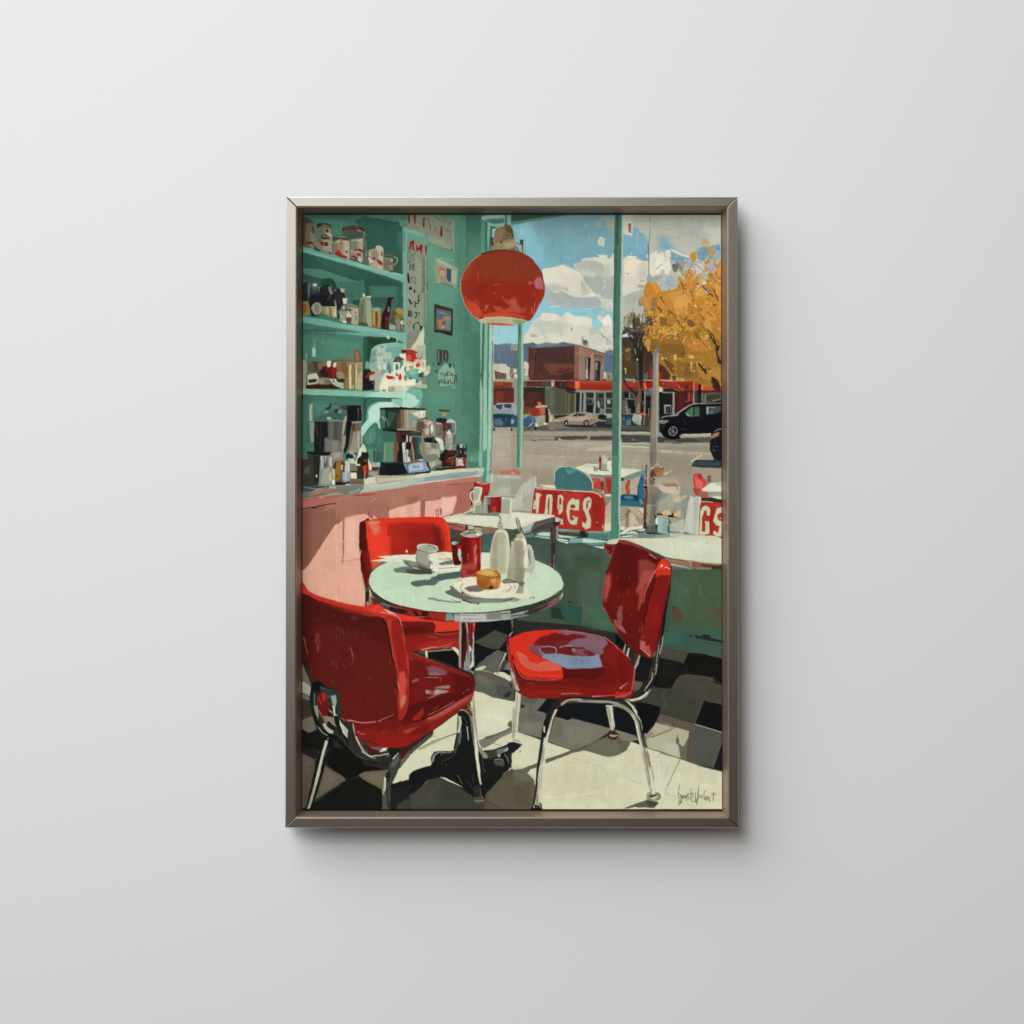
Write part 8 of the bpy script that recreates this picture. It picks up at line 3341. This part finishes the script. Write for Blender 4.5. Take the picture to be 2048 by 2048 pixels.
p 6a4338 632,350 665,350 660,500 640,520
p 8e1f22 640,270 655,270 652,330 642,330
p b8bbab 680,225 720,218 768,245 770,262 670,258
p 39383a 672,262 720,260 718,330 690,360 670,340
p 68736e 720,258 768,262 770,350 735,350
p 84847a 672,380 770,370 778,500 745,560 690,565 665,540
p cfc9ac 672,370 705,330 730,390 700,390
p a9a796 690,390 735,395 730,480 690,480
p 5f5d52 740,400 775,390 770,490 740,520
p 9d9c8c 700,500 745,500 735,555 695,560
s 34332e 5 710,430 705,470
s c9c8b8 5 766,250 772,340
s c9c8b8 4 668,420 672,500
s 45443c 6 745,500 755,540
p 2c1c19 660,565 760,560 765,640 740,650 660,650
p 571f1a 690,570 750,565 745,610 690,610
p 3a1816 655,660 765,645 765,740 660,740
p 5f2c22 665,665 750,655 745,700 670,705
s b8aa98 6 690,655 755,635
p 7a3a2c 720,660 755,655 750,720 720,720
p 7d745a 620,120 695,125 690,185 625,185
p 98906f 630,150 670,152 668,185 632,185
p 3a3c30 585,112 715,120 710,135 650,138 590,130
p 202524 785,505 895,495 900,560 885,640 780,640 775,560
p a9b5aa 815,500 850,496 845,535 820,535
p 6c7d74 855,498 890,498 885,540 858,540
p 5d3024 778,560 800,555 805,620 780,625
s d8d4c2 6 822,565 830,590
s d8d4c2 6 880,570 878,610
p 7a2019 765,640 890,640 885,765 768,765
p bfc6b4 775,650 868,645 862,730 780,735
e 3b3a33 822,690,38,40
e c3cab7 824,692,33,35
s 4a4a40 5 808,705 830,690 845,700
p 8a2a22 845,648 885,645 880,720 855,715
p 14171a 0,700 205,705 240,835 0,830
s 31383a 6 0,705 205,710
p 23201d 235,835 480,790 500,800 360,825 240,842
p 2b2724 450,690 470,695 502,800 480,800
p 98adbc 255,790 280,710 440,688 485,785 260,812
p aabdc8 270,780 290,718 410,700 420,760
p 8298a8 400,700 440,692 478,780 430,785
p 7690a6 262,800 420,775 480,785 262,812
s 2f373c 6 295,750 385,748
s 2f373c 5 305,742 318,725 340,742
s 2f373c 5 350,742 370,725
p 6b6252 220,700 330,670 460,675 440,688 280,710
p c5c3b3 360,668 400,660 430,675 390,680
s d4d2c4 5 208,710 245,800
T 604 800 5.46
p 3f6b59 0,480 130,480 125,600 0,640
p 7d9182 75,250 130,260 128,470 95,480
s a9a992 9 95,60 85,240
p 1a1a1b 130,255 280,245 280,400 240,420 235,580 130,580
s 5d6058 5 155,280 165,420
s 3a3c38 5 200,270 190,560
p 52524b 280,245 430,245 430,580 235,580 240,425 285,415
p 5f5f57 300,250 340,250 335,560 300,560
p 45453f 350,250 380,250 380,440 350,430
p 6d6a60 250,430 330,450 420,470 420,580 250,580
p 7a776c 330,460 390,450 380,580 330,580
p 8d8974 430,400 478,395 470,480 440,580 425,560
p 9a967f 445,250 470,180 488,190 480,240 450,390 430,390
s 2d2822 5 432,394 478,394
p 15151a 490,240 545,250 530,330 500,520 470,600 455,590 480,400
p 6a5f4e 545,265 600,265 560,400 510,580 500,510
p 4f3a2e 545,268 585,268 575,340 540,360
p 8a8470 560,370 615,350 610,570 510,580
p a3a391 605,350 622,360 618,520 600,560
s b0aa94 6 540,262 640,252
s b0a68e 6 500,575 600,575
p 1a1715 40,580 300,585 320,610 200,620 60,600
p 8a7f74 300,590 430,580 450,660 330,670
p 9d8f82 340,600 420,600 400,640 350,650
s b59a90 5 320,605 380,590 430,585
p 36362f 50,600 195,620 190,930 0,940 0,700 60,660
p 24251f 120,620 195,625 192,900 130,930
p 4d4d40 20,750 80,740 75,820 10,830
p 40302a 0,700 30,690 30,760 0,770
c ccd0c2 145,835 160,832 160,860 150,860
p 7f8279 195,625 320,620 322,940 180,945
p a3a69b 200,630 225,625 225,760 205,780
p c3c5b8 200,632 210,630 212,700 204,700
p 55564f 240,640 270,640 275,740 235,770
p b9bab0 250,628 262,628 255,690 245,700
p 97988c 230,770 300,750 310,930 200,940
p c9c5ae 295,640 318,640 316,740 300,740
p b7b190 290,840 318,800 320,890 300,900
p c4ad80 325,765 352,765 350,880 335,860
p dcd8c2 325,890 355,885 350,935 322,935
p 1b2022 355,690 380,680 370,760 352,760
p 6f4d22 365,690 420,672 460,690 455,900 400,910 360,890
p 8a642c 385,690 420,680 425,780 400,890 370,880
p 5a3a1a 430,685 462,700 455,800 430,800
s a98c55 5 380,700 372,800
e 3a2612 380,850,10,11
p d3d2c6 425,725 442,725 440,780 430,780
p b8bab2 468,680 510,678 522,700 518,790 465,795
p 8c9a9f 440,800 520,795 518,890 460,905 435,880
p a5b0b0 470,800 490,798 480,890 465,890
p 1c2022 358,905 460,912 515,900 470,935 360,940
s c9cec2 8 470,938 500,930
p 25221c 480,610 560,605 560,640 500,650
p a5a596 555,595 580,600 585,640 560,640
p c3bda6 495,655 560,650 575,690 530,700
p 776f5e 530,700 600,720 600,790 530,790
p d8d2b6 530,812 592,808 592,870 528,872
p 201c18 600,640 640,590 700,585 715,660 715,870 600,870
p 3a2a1e 610,690 650,690 650,860 605,860
p e0dcbe 630,535 650,535 640,620 600,660 590,710 630,715 632,735 585,725 580,680 610,620
p 6a3a24 665,660 705,655 715,690 680,690
p a8482c 660,740 700,720 710,770 690,830 665,800
p 7c1f19 700,740 720,700 720,860 695,860
p 7f8d68 675,805 692,800 690,870 672,870
c dccbab 722,660 755,740 755,780 735,770
p 8da597 760,700 830,700 845,720 840,740 755,740
s d0d6c4 6 820,705 845,712 838,738 770,742
p 3d2a22 765,750 832,745 830,790 768,790
p a3644a 760,790 835,780 830,800 755,805
p 8f9082 735,805 830,800 825,840 790,855 740,840
p 695646 528,880 560,872 650,880 680,905 675,935 530,935
p 7d6957 545,878 660,888 650,900 550,895
s 3f3028 6 570,890 590,920
s 3f3028 5 620,895 630,915
p cdc8a8 680,880 825,845 830,900 700,930 685,930
p 9d9c88 800,850 825,850 825,910 800,910
p c2cbb0 640,520 665,495 705,575 690,585 650,575
p 4e7f6c 720,555 810,550 800,690 740,690
p 2a463c 780,570 800,570 795,690 775,690
p 3f5d52 812,560 890,560 880,690 815,690
s 7f9d8c 5 815,565 885,565
s 20352c 6 835,570 835,680
p 5f7f66 905,480 1000,485 985,690 890,695
s 9fb497 6 905,485 895,690
p 6f4a32 1002,485 1040,480 1035,695 1005,695
T 1236 500 3.414
p a08a60/2 150,330 185,315 180,380 150,375
p b87a34 205,215 270,220 305,280 290,320 240,300 200,330 180,300
p c98d42 225,220 270,222 300,285 270,300
p bd8a48 180,300 215,330 220,400 190,410 178,350
p 8d6c3e 235,330 270,320 275,390 240,400
c c48f45 370,300 440,275 520,290 500,360 430,390 370,380
p cf9a50 400,330 470,300 500,350 440,400 380,390
p b9803a 300,330 370,330 400,420 330,430
p 80602f 290,455 345,470 350,510 300,520
p a9772f 345,400 420,450 400,520 340,500
p c08a40 385,500 420,505 418,560 390,570
p 77582b 475,480 530,470 540,520 490,530
s cfa058 5 470,495 500,470 545,515 505,540 472,500
p b07a33 520,450 580,440 590,520 540,530
p 8a662f 560,500 640,520 660,570 600,560
p c49146 590,520 620,440 660,470 680,560 640,570
p a8752f 640,480 700,500 705,600 660,600
p 916728 290,580 420,580 440,680 300,700
p 7f5d28 300,650 460,640 480,740 320,740
p a77230 430,570 520,560 530,640 450,650
p b87b38 510,600 640,630 645,700 520,690
p 9c6f2d 480,700 700,690 705,800 560,820 430,780
p 84622a 400,760 540,780 560,880 420,880
p 77592a 470,790 520,780 530,860 460,870
L 51 60 18 c99a50 d2a862 bb8338 8a672f 7a5a2c | 200,420 480,420 700,500 700,640 220,640
L 52 40 14 d6b070 cda25a c58f45 | 250,540 420,520 440,620 260,600
L 53 46 16 c08a40 a9772f 8a672c d0a45c | 290,700 700,640 700,880 420,880
L 54 46 14 cf9a50 b8803a d8b070 8e9aa0 c9c6b8 | 400,60 700,0 700,240 470,300
L 55 26 12 c9c6b8 9fa6a2 b98a44 d8d6c8 | 240,150 420,60 470,240 300,280
s 4a3a28 3 410,70 440,130 450,180
s 3a2f25 4>2 585,240 640,300 655,310
s 2f2620 5>3 670,280 690,350
s 2f2620 6>3 300,320 325,365
s 2a2019 5>3 350,410 362,425
s 2a2019 6>3 370,420 400,455
s 4a3a24 4 400,460 455,540
s 4a3622 3 530,575 645,695
s 2f2620 6>10 620,540 665,600 680,660
s 2f2620 12 680,680 700,780
s 33281e 5 440,215 460,270 455,300
s 33281e 4 505,270 515,320
p 1d1a15 445,705 456,705 456,716 445,716
c cda25a 388,720 408,720 408,752 395,755
c d2ab63 498,722 530,730 525,748 505,745
c c9a058 505,770 520,770 515,830 508,825
c c39a55 545,770 560,768 555,800 545,795
s d6b87e 5 470,590 450,640
s 2b241c 14>10 555,775 590,815 615,850
s 2b241c 16 650,880 700,940
c a27a3c 610,860 650,840 640,900 615,900
s 2c2822 5 55,530 100,600 140,700
s 2c2822 6 110,450 130,600 150,720
s 3a3228 4 180,430 165,560 160,680
s 2c2822 5 215,540 185,640 165,720
s 6b675c 4 80,470 75,540
s 9d9a88 3 105,400 108,470
s 9d9a88 3 185,410 172,470
s 857f6c 3 45,500 40,560
L 56 30 14 6f6648 4f4534 8a7b58 5a5040 | 60,440 180,420 230,520 200,640 70,600
L 57 20 10 8a7a4e 6a5a34 4a3d26 | 40,660 110,650 110,800 40,800
T 770 800 5.46
p bab79b/5 150,846 330,828 330,858 150,880
p abb8a5/5 150,905 350,872 350,925 150,965
p 4d7b65/5 905,545 1015,545 1015,620 905,620
"""
# ---------------------------------------------------------------- materials
def mat(name):
    m = bpy.data.materials.new(name); m.use_nodes = True
    return m, m.node_tree, m.node_tree.nodes['Principled BSDF']
def wall_material():
    m, nt, b = mat('matte_white_wall')
    tc = nt.nodes.new('ShaderNodeTexCoord')
    n = nt.nodes.new('ShaderNodeTexNoise'); n.inputs['Scale'].default_value = 90.0; n.inputs['Detail'].default_value = 6.0
    nt.links.new(tc.outputs['Object'], n.inputs['Vector'])
    r = nt.nodes.new('ShaderNodeMapRange'); r.inputs['To Min'].default_value = 0.815; r.inputs['To Max'].default_value = 0.825
    nt.links.new(n.outputs['Fac'], r.inputs['Value'])
    cc = nt.nodes.new('ShaderNodeCombineColor')
    for k in ('Red', 'Green', 'Blue'): nt.links.new(r.outputs['Result'], cc.inputs[k])
    nt.links.new(cc.outputs['Color'], b.inputs['Base Color'])
    bp = nt.nodes.new('ShaderNodeBump'); bp.inputs['Strength'].default_value = 0.02; bp.inputs['Distance'].default_value = 0.001
    nt.links.new(n.outputs['Fac'], bp.inputs['Height']); nt.links.new(bp.outputs['Normal'], b.inputs['Normal'])
    b.inputs['Roughness'].default_value = 0.9; b.inputs['Specular IOR Level'].default_value = 0.1
    return m
def metal_material():
    m, nt, b = mat('brushed_bronze_grey_metal')
    b.inputs['Metallic'].default_value = 1.0
    tc = nt.nodes.new('ShaderNodeTexCoord'); mp = nt.nodes.new('ShaderNodeMapping'); mp.inputs['Scale'].default_value = (6.0, 900.0, 900.0)
    n = nt.nodes.new('ShaderNodeTexNoise'); n.inputs['Scale'].default_value = 1.0; n.inputs['Detail'].default_value = 4.0
    nt.links.new(tc.outputs['Object'], mp.inputs['Vector']); nt.links.new(mp.outputs['Vector'], n.inputs['Vector'])
    r = nt.nodes.new('ShaderNodeMapRange'); r.inputs['To Min'].default_value = 0.36; r.inputs['To Max'].default_value = 0.395
    nt.links.new(n.outputs['Fac'], r.inputs['Value']); nt.links.new(r.outputs['Result'], b.inputs['Roughness'])
    b.inputs['Base Color'].default_value = (0.25, 0.222, 0.188, 1)
    return m
def canvas_material():
    m, nt, b = mat('dark_canvas_edge')
    n = nt.nodes.new('ShaderNodeTexNoise'); n.inputs['Scale'].default_value = 200.0
    r = nt.nodes.new('ShaderNodeValToRGB')
    r.color_ramp.elements[0].color = (0.012, 0.012, 0.012, 1); r.color_ramp.elements[1].color = (0.03, 0.028, 0.026, 1)
    nt.links.new(n.outputs['Fac'], r.inputs['Fac']); nt.links.new(r.outputs['Color'], b.inputs['Base Color'])
    b.inputs['Roughness'].default_value = 0.8
    return m
def paint_material():
    m, nt, b = mat('oil_paint')
    a = nt.nodes.new('ShaderNodeAttribute'); a.attribute_name = 'paint'
    nt.links.new(a.outputs['Color'], b.inputs['Base Color'])
    tc = nt.nodes.new('ShaderNodeTexCoord')
    n = nt.nodes.new('ShaderNodeTexNoise'); n.inputs['Scale'].default_value = 700.0; n.inputs['Detail'].default_value = 3.0
    nt.links.new(tc.outputs['Object'], n.inputs['Vector'])
    bp = nt.nodes.new('ShaderNodeBump'); bp.inputs['Strength'].default_value = 0.12; bp.inputs['Distance'].default_value = 0.0004
    nt.links.new(n.outputs['Fac'], bp.inputs['Height']); nt.links.new(bp.outputs['Normal'], b.inputs['Normal'])
    b.inputs['Roughness'].default_value = 0.7; b.inputs['Specular IOR Level'].default_value = 0.03
    return m
M_SLIP = metal_material(); M_SLIP.name = 'dull_metal_brown_reflection'  # frame metal tinted brown, reflections in the inner lip put into the colour
_b = M_SLIP.node_tree.nodes['Principled BSDF']; _b.inputs['Base Color'].default_value = (0.44, 0.355, 0.285, 1); M_SLIP.node_tree.links.remove(_b.inputs['Roughness'].links[0]); _b.inputs['Roughness'].default_value = 0.55
M_EDGE = metal_material(); M_EDGE.name = 'metal_edge_highlight'; M_EDGE.node_tree.nodes['Principled BSDF'].inputs['Base Color'].default_value = (0.8, 0.77, 0.73, 1)  # paler copy of the frame metal, edge highlight put into the colour
M_WALL, M_METAL, M_CANVAS, M_PAINT = wall_material(), metal_material(), canvas_material(), paint_material()

def obj(name, bm, material, parent=None):
    me = bpy.data.meshes.new(name); bm.normal_update(); bm.to_mesh(me); bm.free()
    me.materials.append(material)
    o = bpy.data.objects.new(name, me); C.objects.link(o)
    if parent: o.parent = parent
    return o
def box(bm, x0, x1, y0, y1, z0, z1):
    v = [bm.verts.new((x, y, z)) for x in (x0, x1) for y in (y0, y1) for z in (z0, z1)]
    for f in ((0, 1, 3, 2), (4, 6, 7, 5), (0, 4, 5, 1), (2, 3, 7, 6), (0, 2, 6, 4), (1, 5, 7, 3)):
        bm.faces.new([v[i] for i in f])

# ---------------------------------------------------------------- the wall
bm = bmesh.new(); box(bm, -4.5, 4.5, 0.0, 0.12, -0.9, 4.2)
bmesh.ops.recalc_face_normals(bm, faces=bm.faces[:])
wall = obj('wall', bm, M_WALL); wall['kind'] = 'structure'

# ---------------------------------------------------------------- the framed picture
pic = bpy.data.objects.new('framed_picture', None); C.objects.link(pic)
pic.location = (0, 0, CZ); pic.empty_display_size = 0.2
pic['label'] = 'tall diner painting with red chairs in a bronze grey metal frame on white wall'
pic['category'] = 'picture'

# frame rails: one moulding profile, mitred at the corners
OUT = (572.0, 1477.0, 394.6, 1657.0)             # outer edge: left, right, top, bottom (picture units)
W_FACE, W_LIP, H_FACE, H_LIP, H_BACK = 0.0200, 0.0302, FRONT, FRONT-0.0250, FRONT-0.032
PROFILE = [(0.0000, H_BACK), (0.0000, H_FACE), (W_FACE, H_FACE), (W_FACE+0.0012, H_BACK)]
SLIP = [(W_FACE-0.0006, H_BACK+0.001), (W_FACE-0.0006, H_FACE-0.0022), (W_FACE+0.0010, H_FACE-0.0022), (W_LIP, H_LIP), (W_LIP, H_BACK+0.001)]   # (inward, out from the wall)
x0, x1, z1, z0 = mx(OUT[0]), mx(OUT[1]), mz(OUT[2])-CZ, mz(OUT[3])-CZ
def corner(ix, iz, d):
    return ((x0+d) if ix == 0 else (x1-d), (z0+d) if iz == 0 else (z1-d))
def moulding(a, b, prof, off):
    # local frame: x runs along the rail so that the brushed finish follows it
    bm = bmesh.new()
    ca, cb = corner(*a, 0), corner(*b, 0)
    mid = ((ca[0]+cb[0])/2, (ca[1]+cb[1])/2); ang = math.atan2(cb[1]-ca[1], cb[0]-ca[0])
    ends = []
    for e in (a, b):
        ring = []
        for d, h in prof:
            X, Z = corner(*e, d); X -= mid[0]; Z -= mid[1]
            ring.append(bm.verts.new((X*math.cos(-ang)-Z*math.sin(-ang), -h, X*math.sin(-ang)+Z*math.cos(-ang))))
        ends.append(ring)
    zo = max(v.co.z for r in ends for v in r); n = len(prof)
    for i in range(n):
        bm.faces.new([ends[0][i], ends[0][(i+1) % n], ends[1][(i+1) % n], ends[1][i]])
    bm.faces.new(ends[0][::-1]); bm.faces.new(ends[1])
    bmesh.ops.recalc_face_normals(bm, faces=bm.faces[:])
    bmesh.ops.bevel(bm, geom=bm.edges[:], offset=off, segments=2, profile=0.5, affect='EDGES', clamp_overlap=True)
    return bm, mid, ang, zo
def rail(a, b):
    bm, mid, ang, zo = moulding(a, b, PROFILE, 0.0013)
    for f in bm.faces:                           # paler colour on the outer front arris paints its highlight
        c = f.calc_center_median()
        if 0.2 < abs(f.normal.y) < 0.98 and abs(f.normal.x) < 0.2 and c.y < -H_FACE+0.0016 and c.z > zo-0.0018: f.material_index = 1
    o = obj('frame_rail', bm, M_METAL, pic); o.data.materials.append(M_EDGE)
    o.location = (mid[0], 0, mid[1]); o.rotation_euler = (0, -ang, 0)
    bm, mid, ang, zo = moulding(a, b, SLIP, 0.0005)
    obj('inner_slip', bm, M_SLIP, o)
rail((0, 1), (1, 1)); rail((1, 1), (1, 0)); rail((1, 0), (0, 0)); rail((0, 0), (0, 1))

# canvas block with the painted sheet on its front
FX0, FX1, FZ0, FZ1 = mx(603.2), mx(1446.0), mz(1623.3)-CZ, mz(427.4)-CZ
H_PAINT = FRONT-0.0236
bm = bmesh.new(); box(bm, FX0+0.0004, FX1-0.0004, -H_PAINT+0.0012, -H_BACK-0.0036, FZ0+0.0004, FZ1-0.0004)
bmesh.ops.recalc_face_normals(bm, faces=bm.faces[:])
canvas = obj('canvas', bm, M_CANVAS, pic)
bm = bmesh.new(); box(bm, x0+0.012, x1-0.012, -H_BACK-0.0035, -H_BACK+0.001, z0+0.012, z1-0.012)
bmesh.ops.recalc_face_normals(bm, faces=bm.faces[:])
obj('backing_board', bm, M_CANVAS, pic)
# the batten on the back that holds the picture off the wall
bm = bmesh.new(); box(bm, -0.2, 0.2, -H_BACK+0.0012, 0.0, 0.40, 0.44)
bmesh.ops.recalc_face_normals(bm, faces=bm.faces[:])
obj('hanging_batten', bm, M_CANVAS, pic)

P = Painter(PQ); P.run(PAINTING); P.finish()
def painted_sheet():
    col = P.c; H, W = col.shape[:2]
    lin = np.where(col <= 0.04045, col/12.92, ((col+0.055)/1.055)**2.4)*PAINT_GAIN
    lin = np.clip(lin, 0.0, 0.97)
    xs = np.linspace(FX0, FX1, W); zs = np.linspace(FZ1, FZ0, H)
    co = np.empty((H, W, 3), np.float32)
    co[..., 0] = xs[None, :]; co[..., 2] = zs[:, None]; co[..., 1] = -H_PAINT-0.00012*P.relief
    # the sheet turns back over the canvas edge
    n = H*W
    rim = np.concatenate([np.arange(W), (np.arange(1, H)*W+W-1), ((H-1)*W+np.arange(W-2, -1, -1)), (np.arange(H-2, 0, -1)*W)])
    back = co.reshape(-1, 3)[rim].copy(); back[:, 1] = -H_PAINT+0.0008
    V = np.concatenate([co.reshape(-1, 3), back])
    i = np.arange(n).reshape(H, W)
    q = np.stack([i[:-1, :-1], i[1:, :-1], i[1:, 1:], i[:-1, 1:]], 2).reshape(-1, 4)
    k = np.arange(len(rim)); k2 = np.roll(k, -1)
    e = np.stack([rim[k], rim[k2], n+k2, n+k], 1)
    F = np.concatenate([q, e]).astype(np.int32)
    me = bpy.data.meshes.new('painting')
    me.vertices.add(len(V)); me.vertices.foreach_set('co', V.ravel())
    me.loops.add(F.size); me.loops.foreach_set('vertex_index', F.ravel())
    me.polygons.add(len(F)); me.polygons.foreach_set('loop_start', np.arange(0, F.size, 4, dtype=np.int32))
    me.update(calc_edges=True); me.validate()
    at = me.color_attributes.new('paint', 'FLOAT_COLOR', 'POINT')
    rgba = np.ones((len(V), 4), np.float32); rgba[:n, :3] = lin.reshape(-1, 3); rgba[n:, :3] = lin.reshape(-1, 3)[rim]
    at.data.foreach_set('color', rgba.ravel())
    me.materials.append(M_PAINT)
    o = bpy.data.objects.new('painting', me); C.objects.link(o); o.parent = canvas
    return o
painted_sheet()
